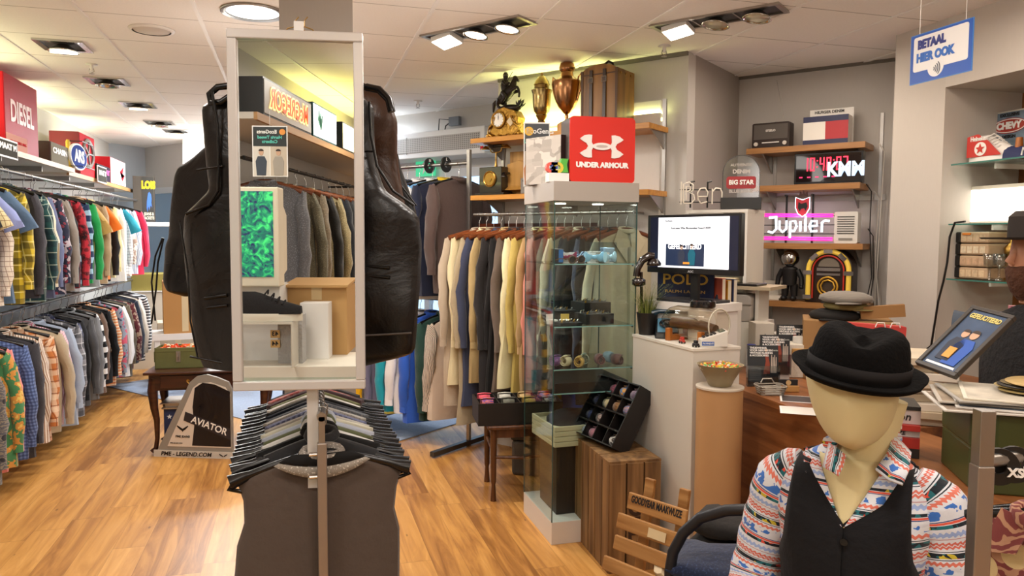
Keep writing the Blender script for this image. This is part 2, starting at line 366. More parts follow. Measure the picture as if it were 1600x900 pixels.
e=MB();e.M=Matrix.Translation(KO)@Matrix.Rotation(KA,4,'Z');e.box(-.62,-.06,0,-.16,0,2.5);e.box(-1.5,-.03,0,-.62,0,2.36)
struct(e.build('trim_3',wall_mat('#dcd8d2')))
e=MB();e.M=Matrix.Translation(KO)@Matrix.Rotation(KA,4,'Z');e.box(-1.52,-.02,2.775,0,0,2.8);e.box(0,.93,2.78,1.1,.95,2.8);struct(e.build('trim_4',mat('#6b655d',.6)))
e=MB();e.M=Matrix.Translation(KO)@Matrix.Rotation(KA,4,'Z')
e.box(-9.5,.8,2.25,-1.4,.9,CH);struct(e.build('wall_entrance',WALLG))
e=MB();e.M=Matrix.Translation(KO)@Matrix.Rotation(KA,4,'Z')
for x in(-7.4,-6.3,-5.2,-4.1,-3.0,-1.95):e.box(x-.03,.8,0,x+.03,.86,2.25)
e.box(-9.4,.8,0,-1.4,.86,.08);e.box(-9.4,.8,2.17,-1.4,.86,2.25)
wf=struct(e.build('window_1',mat('#d7dade',.35,name='white_frame')))
e=MB();e.M=Matrix.Translation(KO)@Matrix.Rotation(KA,4,'Z');e.box(-9.4,.825,.08,-1.4,.835,2.17);p=e.build('glass_pane',glassmat('#eef6fb'));p.parent=wf
e=MB();e.M=Matrix.Translation(KO)@Matrix.Rotation(KA,4,'Z');e.box(-12,.9,-.06,-1,6,-.01);struct(e.build('trim_5',mat('#b9b4ae',.8,name='pavement',noise_=.2)))
xa,xb=ony(436,30,3.25).x,ony(551,30,3.25).x
b=MB();b.box(xa,3.25,0,xb,3.55,CH);struct(b.build('trim_6',wall_mat('#b9b2a9')))
LB=mat('#fff4e4',.5,emit=14.,name='lamp_face');REFL=mat('#c8c4bb',.15,1.,'reflector')
def gimbal(i,x,y,lit):
 t=thing('recessed_spotlight',('square recessed ceiling spotlight, %s, %s of the row over the left aisle'%(('lit' if lit else 'unlit'),('nearest','second nearest','third nearest','fourth nearest','farthest')[i])),'ceiling light',(x,y,CH),0,'recessed spotlights over the left aisle')
 m=MB()
 for a,b_,c,d in((-.14,-.14,.14,-.105),(-.14,.105,.14,.14),(-.14,-.105,-.105,.105),(.105,-.105,.14,.105)):m.box(a,b_,-.012,c,d,.01)
 m.build('frame',CHROME,t);m=MB();m.box(-.105,-.105,-.002,.105,.105,.01);m.build('recess',DKGREY,t)
 m=MB();m.lathe([(.03,.0),(.075,-.03),(.088,-.045),(.08,-.045),(.06,-.02)],n=24);m.build('reflector',REFL,t,smooth=True)
 m=MB();m.lathe([(0,-.05),(.076,-.052),(.076,-.044),(0,-.04)]if lit else[(0,-.03),(.07,-.034),(.07,-.028),(0,-.022)],n=20);m.build('bulb',mat('#fff4e4',.5,emit=4.,name='bulb_face')if lit else mat('#d8d2bd',.1,.6),t,smooth=True,rot=(R(8),0,0))
 if lit:lamp('SPOT','spot_beam',(x,y,CH-.06),12,NEUT,.06,(R(6),R(14),0),70)
for i,(px,py,lit)in enumerate(((99,70,1),(168,126,0),(216,163,1),(250,191,0),(277,204,1))):
 p=onz(px,py,CH);gimbal(i,p.x,p.y,lit)
p=onz(395,18,CH);t=thing('downlight','large round lit downlight in a silver ring beside the column','ceiling light',p)
m=MB();m.lathe([(.135,0),(.165,0),(.165,-.012),(.135,-.008)],n=32,cap=False);m.build('ring',STEEL,t,smooth=True)
m=MB();m.lathe([(0,-.004),(.135,-.004),(.135,0),(0,0)],n=32);m.build('diffuser',mat('#fffdf8',.5,emit=5.),t)
p=onz(237,46,CH);t=thing('ceiling_speaker','round flat off-white speaker grille in the ceiling between the lights','speaker',p)
m=MB();m.lathe([(0,-.012),(.095,-.010),(.105,0)],n=32);m.build('grille',mat('#cfc6bd',.8),t,smooth=True)
m=MB();m.lathe([(.105,0),(.125,0),(.122,-.006),(.105,-.012)],n=32,cap=False);m.build('rim',WHITE,t,smooth=True)
def sprinkler(px,py,lb):
 p=onz(px,py,CH);t=thing('sprinkler',lb,'sprinkler',p,0,'ceiling sprinklers')
 m=MB();m.lathe([(.035,0),(.04,-.006),(.012,-.008),(.012,-.03),(.005,-.045)],n=14);m.build('body',WHITE,t,smooth=True)
 m=MB();m.tube([(-.012,0,-.03),(-.016,0,-.05),(0,0,-.062),(.016,0,-.05),(.012,0,-.03)],.003,6);m.cyl((0,0,-.068),.018,.003,10);m.build('deflector',STEEL,t)
sprinkler(143,100,'small white fire sprinkler near the ceiling spotlights of the left aisle');sprinkler(653,157,'small white fire sprinkler in front of the air curtain');sprinkler(1038,71,'small fire sprinkler above the travel trunk')
def triple(px,py,lb,states):
 p=onz(px,py,CH);t=thing('triple_spotlight',lb,'ceiling light',p,KA)
 m=MB()
 for a in((-.36,-.095,.36,-.075),(-.36,.075,.36,.095),(-.36,-.075,-.335,.075),(.335,-.075,.36,.075),(-.12,-.075,-.11,.075),(.11,-.075,.12,.075)):m.box(a[0],a[1],-.012,a[2],a[3],.004)
 m.build('frame',mat('#a9a39c',.3,.8),t);m=MB();m.box(-.335,-.075,-.003,.335,.075,.004);m.build('recess',DKGREY,t)
 for i,s in enumerate(states):
  x=-.225+i*.225;m=MB()
  if s==2:m.box(-.075,-.06,-.05,.075,.06,-.02);h=m.build('lamp_head',WHITE,t,(x,0,0),(R(-12),R(-8),0));m=MB();m.box(-.068,-.055,-.053,.068,.055,-.0505);m.build('lamp_glass',LB,h)
  else:
   m.lathe([(.03,0),(.07,-.03),(.078,-.04),(.07,-.04),(.05,-.015)],n=24,sy=.9);h=m.build('lamp_head',REFL,t,(x,0,-.004),(R(-10),R(6),0),smooth=True)
   m=MB();m.lathe([(0,-.034),(.064,-.034),(.064,-.028),(0,-.026)],n=20,sy=.9);m.build('lamp_glass',LB if s else mat('#cfc9b6',.08,.4),h,smooth=True)
 return p
p=triple(745,45,'triple spotlight in the ceiling with all three lamps lit',(2,1,1));lamp('SPOT','spot_beam',p+Vector((0,0,-.07)),45,WARM,.08,(R(15),R(18),0),120)
p=triple(1120,28,'triple spotlight in the ceiling with only its left lamp lit, before the alcove',(2,0,0));lamp('SPOT','spot_beam',p+Vector((0,0,-.07)),28,WARM,.08,(0,R(-30),0),110)
# ================================================================ left wall: shelves
WOODE=wood('#c69a66','#a87c4c','Y',.8,name='shelf_edge');SHW=mat('#cfc7bd',.5,name='shelf_board')
y1=onx(117,262,-1.9).y;y2=onx(208,292,-1.95).y;ZS=onx(60,246,-1.9).z
def long_shelf(xf,ya,yb,zt,lb):
 t=thing('wall_shelf',lb,'shelf',(-2.3,ya,zt),0,'long shelves on the left wall')
 m=MB();m.box(.0,0,-.035,xf+2.3-.02,yb-ya,0);m.build('board',SHW,t);m=MB();m.box(xf+2.3-.02,0,-.037,xf+2.3,yb-ya,.002);m.build('edge_strip',WOODE,t)
 y=.2
 while y<yb-ya:m=MB();m.box(.0,y,-.075,.3,y+.012,-.035);m.build('bracket',STEEL,t);y+=.9
long_shelf(-1.9,-.3,y1,ZS,'long wooden-edged shelf at the near end of the left wall under the red display box')
long_shelf(-1.95,y1+.01,y2,ZS-.02,'long wooden-edged shelf at the far end of the left wall')
RAILZ_U=ZS-.16;RAILZ_L=1.08
def rail(name,p,q,r,lb,m_=STEEL,drops=(),grp=None):
 t=thing(name,lb,'clothes rail',p,0,grp);d=Vector(q)-Vector(p);m=MB();m.tube([(0,0,0),d],r,10);m.build('tube',m_,t,smooth='auto')
 for f_,off in drops:
  m=MB();a=d*f_;m.tube([a,a+Vector(off)],.009,6);m.build('rail_bracket',m_,t)
 return t
ya,yb=-.3,y2-.1
n=9
RLX=-1.88;RAILZ_U=onx(85,284,RLX).z
rail('clothes_rail',(RLX,ya,RAILZ_U),(RLX,yb,RAILZ_U),.0125,'upper steel clothes rail along the left wall',drops=[(i/n,(-.41,0,.0))for i in range(n+1)])
rail('clothes_rail',(RLX,4.1,RAILZ_L),(RLX,yb-.2,RAILZ_L),.0125,'lower steel clothes rail along the left wall',drops=[(i/5,(-.41,0,.0))for i in range(6)])
# ================================================================ garments
HOOK=mat('#b9b7b4',.25,1.,'hook_wire');HBLK=mat('#0d0d0e',.25,name='black_hanger');HWOOD=wood('#8a4c2a','#552a14','X',2,.3,'hanger_wood')
DARKIN=mat('#0c0b0b',.95,name='dark_lining')
def hanger(parent,kind,w=.42,hz=.0):
 """hanger with its hook round the rail at the origin"""
 m=MB();m.tube([(.0,0,-.105),(0,0,-.05),(.012,0,-.032)]+[(.016*math.cos(R(a)),0,-.002+.016*math.sin(R(a)))for a in range(-40,200,24)],.0022,5)
 wood_=kind=='wood'
 n=9;r=.0105 if wood_ else .0075
 pts=[]
 for i in range(n+1):
  u=-1+2*i/n;z=-.108-.062*abs(u)**1.25;pts.append((u*w/2,-.012*abs(u)**2,z))
 b=MB();b.tube(pts,[r*((2. if kind=='loop' else 1.25)if abs(-1+2*i/n)>.8 else 1)for i in range(n+1)],6,flat=1.5)
 if kind=='loop':
  b.tube([(-w/2+.01,0,-.172),(-w/2-.004,0,-.19),(-w/2+.03,0,-.2),(0,0,-.2),(w/2-.03,0,-.2),(w/2+.004,0,-.19),(w/2-.01,0,-.172)],.006,6)
 h=b.build('hanger',HWOOD if wood_ else HBLK,parent,smooth=True);m.build('hook',HOOK,h,smooth=True)
 return h
def garment(name,label,cat,loc,rz,m,kind='shirt',w=.44,L=.70,sl=.56,th=.052,seed=0,group=None,hang='plastic',m2=None,collar=None,tilt=0.,detail=1,zsh=-.115,flare=1.05,msl=None,front='none'):
 rnd=random.Random(seed*7+3)
 t=thing(name,label,cat,loc,rz,group);N=22 if detail else 14
 hw=w/2;zs=zsh-.062
 za=zs-.17;zh=zs-L+.06
 lv=[]
 nb=9 if detail else 5
 for i in range(nb+1):
  f=i/nb;lv.append((zh+(za-zh)*f,hw*(.93*flare*(1-f)+.93*f)*(1 if kind!='vest' else 1.0),th*(1+.25*(1-f))))
 if kind=='vest':lv+=[(za+.06,hw*.86,th*.9),(za+.12,hw*.88,th*.8),(zs-.01,hw*.93,th*.62)]
 else:lv+=[(za+.07,hw*.93,th*.95),(za+.13,hw*.97,th*.8),(zs-.012,hw*.985,th*.6)]
 for u in(.93,.75,.55,.36,.2):lv.append((zs+.004+(1-u)**.9*.062,hw*u,th*(.5+.1*(1-u))))
 ph=[rnd.uniform(0,6.28)for _ in range(5)];fr_=[rnd.uniform(8,14),rnd.uniform(16,26),rnd.uniform(28,40)]
 rings=[];uvs=[];lean=rnd.uniform(-.012,.012);bend=rnd.uniform(-.02,.02)
 for z,a,d in lv:
  dep=max(0,min(1,(za+.12-z)/(za+.12-zh)));rg=[];uu=[]
  for k in range(N):
   th_=2*math.pi*k/N;c,s=math.cos(th_),math.sin(th_)
   x=a*math.copysign(abs(c)**.8,c);y=d*math.copysign(abs(s)**.7,s)
   fold=(math.sin(x*fr_[0]+ph[0]+z*2)*.6+math.sin(x*fr_[1]+ph[1]+z*3)*.4+math.sin(x*fr_[2]+ph[2])*.2)
   y+=fold*.020*(.25+dep)*(1 if abs(s)>.3 else .4);x*=1+.03*math.sin(z*11+ph[3])*dep
   x+=lean*dep*3;y+=bend*dep**2
   rg.append((x,y,z));uu.append((x*(1 if s<0 else 1)+(.0 if s<0 else .5),z))
  rings.append(rg);uvs.append(uu)
 b=MB();b.loft(rings,uvs=uvs,cap=True);bd=b.build('body',m,t,smooth='auto')
 zt=lv[-1][0];cm=collar or m
 if detail:
  b=MB();pts=[(hw*.2*math.cos(a)*1.12,th*.62*math.sin(a)*1.2,zt+.004+.016*math.sin(a)*.6)for a in[2*math.pi*i/12 for i in range(12)]]
  b.tube(pts,.0125 if kind!='knit' else .009,6,closed=True,flat=1.6);b.build('collar',cm,t,smooth=True)
  if kind in('shirt','coat','jacket')and front!='plain':
   b=MB();
   for s_ in(-1,1):b.add([(s_*.012,-th*.72,zt+.0),(s_*hw*.3,-th*.6,zt+.012),(s_*hw*(.42 if kind=='shirt' else .5),-th*.95-.006,zt-.07),(s_*.03,-th*1.15-.008,zt-(.055 if kind=='shirt' else .2))],[(0,1,2,3)],[(0,0),(.05,0),(.08,.05),(.02,.08)])
   b.build('collar_flap',cm,t,solid=.004)
   b=MB();b.box(-.014,-th*1.3-.018,zh+.02,.014,-th*1.15,zt-.10);bb=b.build('placket',m,t)
 if sl:
  sm=msl or m
  for s_ in(-1,1):
   sw=rnd.uniform(-.02,.025);out=rnd.uniform(.035,.085);short=sl<.35;n=4 if short else(8 if detail else 5);rings=[]
   for i in range(n+1):
    f=i/n;z=zs-.015-sl*f
    cx=s_*(hw-.035+(out*math.sin(min(1,f*1.4)*1.57)+(.05*f if short else-.02*f)))
    cy=sw*f*2+.012*math.sin(f*7+ph[2]);rx=(.042 if i else .03)*(1-.28*f)+(.02*f if short else 0);ry=(th*.95 if i else th*.6)*(1-.3*f)*(1.15 if i else 1)
    if i==n and not short:rx*=.85;ry*=.85
    rg=[]
    for k in range(10 if not detail else 12):
     a=2*math.pi*k/(10 if not detail else 12);wr=1+.10*math.sin(a*3+f*17+ph[1])*(f>0)
     rg.append((cx+rx*wr*math.cos(a)+s_*.012*math.sin(f*19+ph[4])*.5,cy+ry*wr*math.sin(a),z+(.02*s_*math.cos(a)if i==0 else 0)+(.02*math.cos(a)*s_ if short and i==n else 0)))
    rings.append(rg)
   b=MB();b.loft(rings,cap=True);b.build('sleeve',sm,t,smooth='auto')
   if detail and not short:
    z=zs-.015-sl;b=MB();b.loft([[(p_[0]*1+0,p_[1],p_[2]+.0)for p_ in rings[-1]],[((p_[0]-cx)*1.02+cx,(p_[1]-cy)*1.02+cy,p_[2]-.045)for p_ in rings[-1]]]);b.build('cuff',collar or sm,t,smooth='auto')
 hanger(t,hang,w*.9)
 if tilt:t.rotation_euler=(tilt,0,rz)
 return t
UP=[('white tee with an orange sleeve band','tee',('#e8e6e2',),'#e07a2a'),('white short-sleeved shirt','ss',('#ece9e4',)),('black short-sleeved shirt','ss',('#1a1a1c',)),('cream short-sleeved shirt with brown embroidery','ss',('#e7dcae','grid','#8d6f45')),('periwinkle blue short-sleeved shirt','ss',('#8f9bd0',)),('cream shirt with a brown windowpane check','ls',('#e2d6c6','grid','#8e7565')),('denim blue short-sleeved shirt','ss',('#56708e',)),('yellow and black tartan flannel shirt','ls',('#cdb32c','plaid','#17170f','#e9dd8c')),('dark grey hooded top','knit',('#35333a',)),('dark teal tartan shirt','ls',('#1d4a4a','plaid','#0f2230','#a9b7a9')),('khaki and cream panelled shirt','ls',('#8b7a5c','colorblock','#d8cfb8')),('blue grey knitted jumper','knit',('#5d6688',)),('navy shirt with a dark red print','ls',('#23273c','floral','#7c2d3c','#b5a9b0')),('taupe crew-neck sweatshirt','knit',('#8b8279',)),('plain black jumper','knit',('#17161a',)),('red sweatshirt with a dark splash print','knit',('#b02634','camo','#6b141e','#2a0d12')),('navy, white and pale blue banded polo shirt','ls',('#9cc4d8','hstripe','#1e3558')),('bright green rugby top','knit',('#1f9a4c',)),('grey short-sleeved shirt with a tan yoke','ss',('#a3a5a6','colorblock','#c79f5c','#c79f5c')),('light brown linen shirt','ls',('#b59a76',)),('bright orange tee','tee',('#ef7a24',)),('black wrinkled blouse','ls',('#26211f',)),('pale yellow shirt','ls',('#e9d9a0',)),('plain white shirt','ls',('#eeece8',)),('turquoise short-sleeved shirt','ss',('#35a5bd',)),('white shirt with a fine grey check','ls',('#e9e7e4','grid','#8f8f96')),('off-white shirt with a dotted print','ls',('#e8e2d8','floral','#b59a8a')),('white shirt with thin blue stripes','ls',('#e6e8ec','vstripe','#8aa0c4')),('pale lilac shirt','ls',('#cfc9dc',)),('crimson long-sleeved tee','knit',('#cf2a4c',)),('pale grey and white striped shirt','ls',('#e1e1e4','vstripe','#aeb2c0'))]
LO=[('denim shirt with a light wash','ls',('#8c9db4',)),('plum coloured shirt','ls',('#4a2630',)),('brown paisley shirt','ls',('#4a3626','paisley','#a98756','#2c1f18')),('slate grey paisley shirt','ls',('#5f6068','paisley','#8b8578','#33353d')),('white cotton shirt','ls',('#eae8e4',)),('green and orange tropical shirt','ls',('#4c8a5a','camo','#d89a4a','#e6c86a')),('salmon pink shirt','ls',('#e8908c',)),('navy and blue gingham shirt','ls',('#6d86bd','gingham','#20305c')),('charcoal plain shirt','ls',('#3c3b40',)),('white shirt with brown pinstripes','ls',('#e8ddd0','vstripe','#9c7458')),('orange and cream plaid shirt','ls',('#c77a42','plaid','#f0dcc0','#7c3c20')),('beige sweatshirt','knit',('#b8a88e',)),('pink and white striped shirt','ls',('#eadfe4','vstripe','#c66b84')),('pale denim shirt','ls',('#a9b8cc',)),('grey tartan shirt','ls',('#8d8d92','plaid','#2f3138','#d8d8da')),('navy tartan shirt with white lines','ls',('#4b5580','plaid','#272b44','#d8dae6')),('black zip cardigan','knit',('#1b1b1d',)),('dark grey jumper','knit',('#4a4a4c',)),('mid grey jumper','knit',('#77787a',)),('black jumper with wide white stripes','knit',('#141416','hstripe','#ecebe8')),('brown knitted jumper','knit',('#6d5444',)),('thick black hooded jumper','knit',('#101012',)),('orange striped jumper','knit',('#d8844c','hstripe','#e6c9a8',None,.3)),('grey blue patterned jumper','knit',('#8b96a4','floral','#3c4a66','#c8566a')),('white hooded top','knit',('#efedea',)),('olive brown jumper','knit',('#6c6250',)),('burgundy patterned knit','knit',('#6a3038','floral','#b9a08c')),('black bomber jacket','knit',('#17171b',)),('dark navy sports jacket','knit',('#222838',)),('cream sweatshirt','knit',('#ddd2c4',)),('deep red sweatshirt','knit',('#8e2632',)),('charcoal jacket with white sleeve stripes','knit',('#2f3036','hstripe','#e2e2e2',None,.35))]
def mk(c):
 return cloth(*c[:4],**({'s':c[4]}if len(c)>4 else{}))
def left_row(lst,y0,y1_,z,tier,seed,Ls):
 n=len(lst);prev=None;rnd=random.Random(seed)
 for i,g in enumerate(lst):
  f=i/(n-1);y=y0+(y1_-y0)*(f**1.08)
  d,k=g[0],g[1];m=mk(g[2])
  lb='%s on the %s left rail'%(d,tier)
  sl={'tee':.2,'ss':.22,'ls':.56,'knit':.57}[k];w_=rnd.uniform(.46,.53)
  garment({'tee':'tee_shirt','ss':'short_sleeved_shirt','ls':'shirt','knit':'sweater'}[k],lb,{'knit':'sweater'}.get(k,'shirt'),(RLX+rnd.uniform(-.03,.03),y,z),R(rnd.uniform(4,24)),m,kind='knit' if k in('knit','tee')else 'shirt',w=w_,L=rnd.uniform(*Ls),sl=sl*rnd.uniform(.95,1.05),th=.042 if k!='knit' else .05,seed=seed*100+i,group='garments on the %s left rail'%tier,detail=1 if f<.75 else 0,collar=cloth(g[3])if len(g)>3 else None)
left_row(UP,4.35,y2-1.1,RAILZ_U,'upper',1,(.70,.78))
left_row(LO,4.3,y2-1.1,RAILZ_L,'lower',2,(.72,.80))
# ================================================================ centre rack with mirror
MA=R(-9.3);MX=Vector((math.cos(MA),math.sin(MA),0));MN=Vector((MX.y,-MX.x,0))
MC=atd(463,330,1.95)
def onmirror(px,py):d=ray(px,py);return EYE+d*((MC-EYE).dot(MN)/d.dot(MN))
tl,tr,bl,br=onmirror(358,45),onmirror(569,57),onmirror(362,608),onmirror(569,609)
cx=(tl+tr+bl+br)/4;W2=((tr-tl).dot(MX)+(br-bl).dot(MX))/4;zt,zb=tl.z,(bl.z+br.z)/2
FW=.024
SILV=mat('#cfcbc8',.3,.25,'silver_frame')
t=thing('display_mirror','tall mirror in a flat silver frame standing on top of the vest rack','mirror',(cx.x,cx.y,zb),MA)
m=MB()
for a in((-W2,0,W2,FW),(-W2,zt-zb-FW,W2,zt-zb),(-W2,FW,-W2+FW,zt-zb-FW),(W2-FW,FW,W2,zt-zb-FW)):m.box(a[0],-.012,a[1],a[2],.012,a[3])
m.build('frame',SILV,t,bevel=.003)
m=MB();m.box(-W2+FW-.003,.0,FW-.003,W2-FW+.003,.006,zt-zb-FW+.003);m.build('mirror_glass',mat('#e4e8e6',.0,1.,'mirror_silver'),t)
m=MB();m.box(-W2+.004,.0125,.004,W2-.004,.016,zt-zb-.004);m.build('backing',DKGREY,t)
m=MB();m.box(-.012,.016,zt-zb-.1,.012,.022,zt-zb+.03);m.build('hanging_clip',WHITE,t,(W2*.03,0,0))
m=MB();m.box(-.014,.016,-.27,.014,.04,.25);m.build('mounting_bar',SILV,t,(.028,0,0))
for k_,dx in enumerate((-.012,.012)):
 q=atd(462+k_*14,44,2.02);g=thing('wire_hanger',('gold wire hanger loop peeking over the left of the mirror top','gold wire hanger loop peeking over the right of the mirror top')[k_],'hanger',q)
 m=MB();m.tube([(-.045,0,-.03),(-.02,0,-.002),(0,0,.004),(.02,0,-.002),(.045,0,-.03)],.0016,5);m.tube([(.0,0,.004),(0,0,.02),(.008,0,.03)],.0016,5);m.build('wire',BRASS,g)
PB=atd(503,700,1.99);RX,RY=PB.x,PB.y;RZ=1.13
t=thing('garment_rack','steel garment rack with one rail carrying the waistcoats under the mirror','clothes rack',(RX,RY,0),0)
ST2=mat('#a79f98',.38,.85,'brushed_steel')
m=MB();m.box(-.0125,-.0125,.02,.0125,.0125,1.06);m.build('post',ST2,t,bevel=.002)
m=MB();m.box(-.008,-.008,1.06,.008,.008,1.13);m.build('post_insert',STEEL,t)
m=MB();m.box(-.0125,1.0,.02,.0125,1.025,1.13);m.build('post',ST2,t,bevel=.002)
m=MB();m.tube([(0,-.008,RZ),(0,1.02,RZ)],.0125,12);m.build('rail',STEEL,t,smooth='auto')
for y in(0,1.01):m=MB();m.box(-.3,y-.02,0,.3,y+.02,.02);m.build('foot',ST2,t)
m=MB();m.box(-.015,0,.06,.015,1.01,.09);m.build('base_bar',ST2,t)
for z in(1.03,.97):m=MB();m.cyl((-.013,0,z),.006,-.02,10,ax='x');m.build('screw',CHROME,t)
m=MB();m.tube([(-.02,.45,RZ),(-.02,.45,2.02)],.012,8);m.tube([(-.02,.05,2.02),(-.02,.6,2.02)],.01,8);m.build('upper_arm',STEEL,t,smooth='auto')
VC=[('dark brown waistcoat with a grey tweed neck band, at the front','#544840'),('charcoal waistcoat','#2a2a2c'),('black waistcoat with gold buttons','#151515'),('white waistcoat','#e4e2de'),('olive green waistcoat','#5c6040'),('pale blue grey waistcoat','#b3b8c4'),('cream waistcoat','#cfcab4'),('silver grey pleated waistcoat','#b5b0a8'),('blue pinstripe waistcoat','#5a6080'),('light grey waistcoat','#c0bcb4'),('slate grey waistcoat','#5e646c'),('midnight blue waistcoat','#1c2230'),('jet black waistcoat','#101010'),('off-white waistcoat','#dcd8d0'),('moss green waistcoat','#6a6c44'),('plum brown waistcoat','#4a3438'),('pink and red checked waistcoat','#c89a94'),('dark grey waistcoat','#3a393a')]
n=len(VC)
for i,(d,c)in enumerate(VC):
 y=RY+.055+.047*i+(.0 if i==0 else .012)
 mm=cloth(c,'tweed',c,'#8c8a86')if i in(9,10)else(cloth(c,'vstripe','#8a90b0')if 'pinstripe' in d else(cloth(c,'gingham','#b03838')if 'checked' in d else cloth(c)))
 if i==0:w_,L_=.46,.74
 else:w_,L_=random.Random(i).uniform(.33,.37),.64+.02*(i%3)
 g=garment('waistcoat',d if i==0 else d+' on the rack under the mirror','waistcoat',(RX+random.Random(i+5).uniform(-.006,.006),y,RZ),R(random.Random(i).uniform(-5,3)),mm,kind='vest',w=w_,L=L_,sl=0,th=.032 if i else .03,seed=500+i,group='waistcoats on the centre rack',hang='none',collar=cloth('#a29a90','tweed','#6e665e','#cbc5bc')if i==0 else None,detail=1 if i<6 else 0,zsh=-.112 if i==0 else-.076,flare=1.12)
 for ch in list(g.children):
  if ch.name.startswith('hanger'):
   for c2 in list(ch.children):bpy.data.objects.remove(c2)
   bpy.data.objects.remove(ch)
 hanger(g,'loop',.47)
g=bpy.data.objects['waistcoat'];b=MB()
ring=[]
lin_=MB();r2=[]
for i in range(17):xx=-.125+.25*i/16;q_=(xx/.125)**2;ring.append([(xx*.9,-.037+.05*abs(xx),-.140+q_*.016),(xx,-.039+.05*abs(xx),-.170+q_*.040)]);r2.append([(xx*.62,-.03+.06*abs(xx),-.106),(xx*.9,-.036+.05*abs(xx),-.138+q_*.016)])
lin_.loft(r2,closed=False,cap=False);lin_.build('lining',DARKIN,g,smooth=True,solid=.002)
b.loft(ring,closed=False,cap=False);b.build('neck_band',cloth('#a89f92','tweed','#7a7166','#d0c9bd'),g,smooth=True,solid=.003)
def px_vest(name,label,prof,dist,thick,m,extra=None,cat='leather vest'):
 """body lofted through measured widths; prof rows are (pixel y, left, right)"""
 ref=atd((prof[0][1]+prof[0][2])/2,prof[0][0],dist);t=thing(name,label,cat,(ref.x,ref.y,ref.z),YAW*-1)
 inv=Matrix.Rotation(YAW,4,'Z')@Matrix.Translation(-ref);b=MB();rings=[];N=30
 rnd=random.Random(len(prof)+int(dist*100));ph=[rnd.uniform(0,6)for _ in range(4)]
 P=[]
 for i in range(len(prof)-1):
  a,c=prof[i],prof[i+1]
  for k in range(3):f=k/3;P.append([a[j]+(c[j]-a[j])*f for j in range(3)])
 P.append(list(prof[-1]))
 for j,(py,xl,xr)in enumerate(P):
  L_,R_=inv@atd(xl,py,dist),inv@atd(xr,py,dist);c=(L_.x+R_.x)/2;a=(R_.x-L_.x)/2;z=(L_.z+R_.z)/2;f=j/(len(P)-1);th=thick*(.45+.55*min(1,f*3));rg=[]
  for k in range(N):
   an=2*math.pi*k/N;co,si=math.cos(an),math.sin(an);x=c+a*math.copysign(abs(co)**.75,co);y=th*math.copysign(abs(si)**.7,si)
   y+=(math.sin(x*13+ph[0]+z*4)*.016+math.sin(x*27+ph[1]-z*9)*.008+math.sin(z*21+x*6+ph[2])*.006)*(.4+f*.6)
   rg.append((x,y,z))
  rings.append(rg)
 rings=rings[::-1];b.loft(rings);bd=b.build('body',m,t,smooth='auto',sub=1)
 def S(pts,r,nm,mm,par=None,push=.0,mirror_y=True):
  q=[inv@atd(x,y,dist)for x,y in pts];q=[(v.x,-thick*1.02-push,v.z)for v in q];mb=MB();mb.tube(q,r,6);return mb.build(nm,mm,par or bd,smooth=True)
 if extra:extra(t,bd,S,inv)
 return t
LEA=leather('#15110f');LEB=leather('#4a3020');PIP=leather('#0e0b0a')
def ex1(t,bd,S,inv):
 S([(345,150),(352,200),(352,260),(350,300),(335,322),(300,335)],.004,'armhole_piping',PIP)
 S([(583,165),(585,215),(594,262),(618,300),(650,322)],.004,'armhole_piping',PIP)
 S([(318,268),(358,262)],.003,'yoke_seam',PIP);S([(290,345),(300,420),(302,500),(312,560)],.0025,'side_seam',PIP)
 S([(575,240),(588,240)],.003,'yoke_seam',PIP);S([(576,415),(612,418)],.005,'pocket_welt',PIP);S([(576,430),(612,433)],.005,'pocket_welt',PIP)
 S([(325,465),(360,460)],.006,'pocket_welt',PIP);S([(328,480),(360,476)],.005,'pocket_welt',PIP);S([(300,556),(360,568)],.003,'hem_seam',PIP);S([(572,523),(644,519)],.003,'hem_seam',mat('#5a5450',.4))
 m=MB()
 q=[inv@atd(x,y,2.12)for x,y in((358,134),(340,136),(327,148),(329,160),(345,160),(360,150))];m.tube([(v.x,v.y,v.z)for v in q],.010,8)
 h=m.build('hanger',HBLK,t,smooth=True)
 m=MB();q=[inv@atd(x,y,2.12)for x,y in((572,136),(592,140),(607,155),(612,175))];m.tube([(v.x,v.y,v.z)for v in q],.011,8);m.build('hanger_arm',HBLK,h,smooth=True)
 m=MB();q=[inv@atd(x,y,2.12)for x,y in((345,160),(400,120),(455,100),(520,112),(575,138))];m.tube([(v.x,v.y,v.z)for v in q],.009,8);m.tube([q[2],q[2]+Vector((0,0,.06))],.003,6);m.build('hanger_arm',HBLK,h,smooth=True)
px_vest('leather_vest','black leather biker vest hanging right behind the mirror',[(140,400,520),(152,348,568),(166,314,584),(210,318,584),(260,322,588),(298,326,602),(318,305,632),(336,284,652),(380,282,657),(440,284,655),(500,290,651),(555,296,646),(578,305,560)],2.16,.062,LEA,ex1)
def ex2(t,bd,S,inv):
 S([(262,372),(250,400),(243,440),(247,500)],.0028,'lace',PIP,push=.004);S([(264,372),(254,410),(250,450),(241,505)],.0028,'lace',PIP,push=.005)
px_vest('leather_vest','black laced leather vest with a dark fleece lining, left behind the biker vest',[(232,318,440),(246,300,460),(262,274,480),(276,268,480),(330,262,480),(372,258,480),(385,252,480),(440,250,480),(456,258,480),(464,282,480)],2.42,.05,leather('#100d0d'),ex2)
px_vest('leather_vest','brown leather vest showing at the right behind the mirror',[(138,500,585),(150,480,607),(168,470,614),(190,470,622),(240,470,620),(275,470,624),(300,470,628),(360,470,640),(450,470,630)],2.38,.04,LEB)
def ex4(t,bd,S,inv):S([(600,245),(628,290),(652,322)],.003,'edge_piping',PIP)
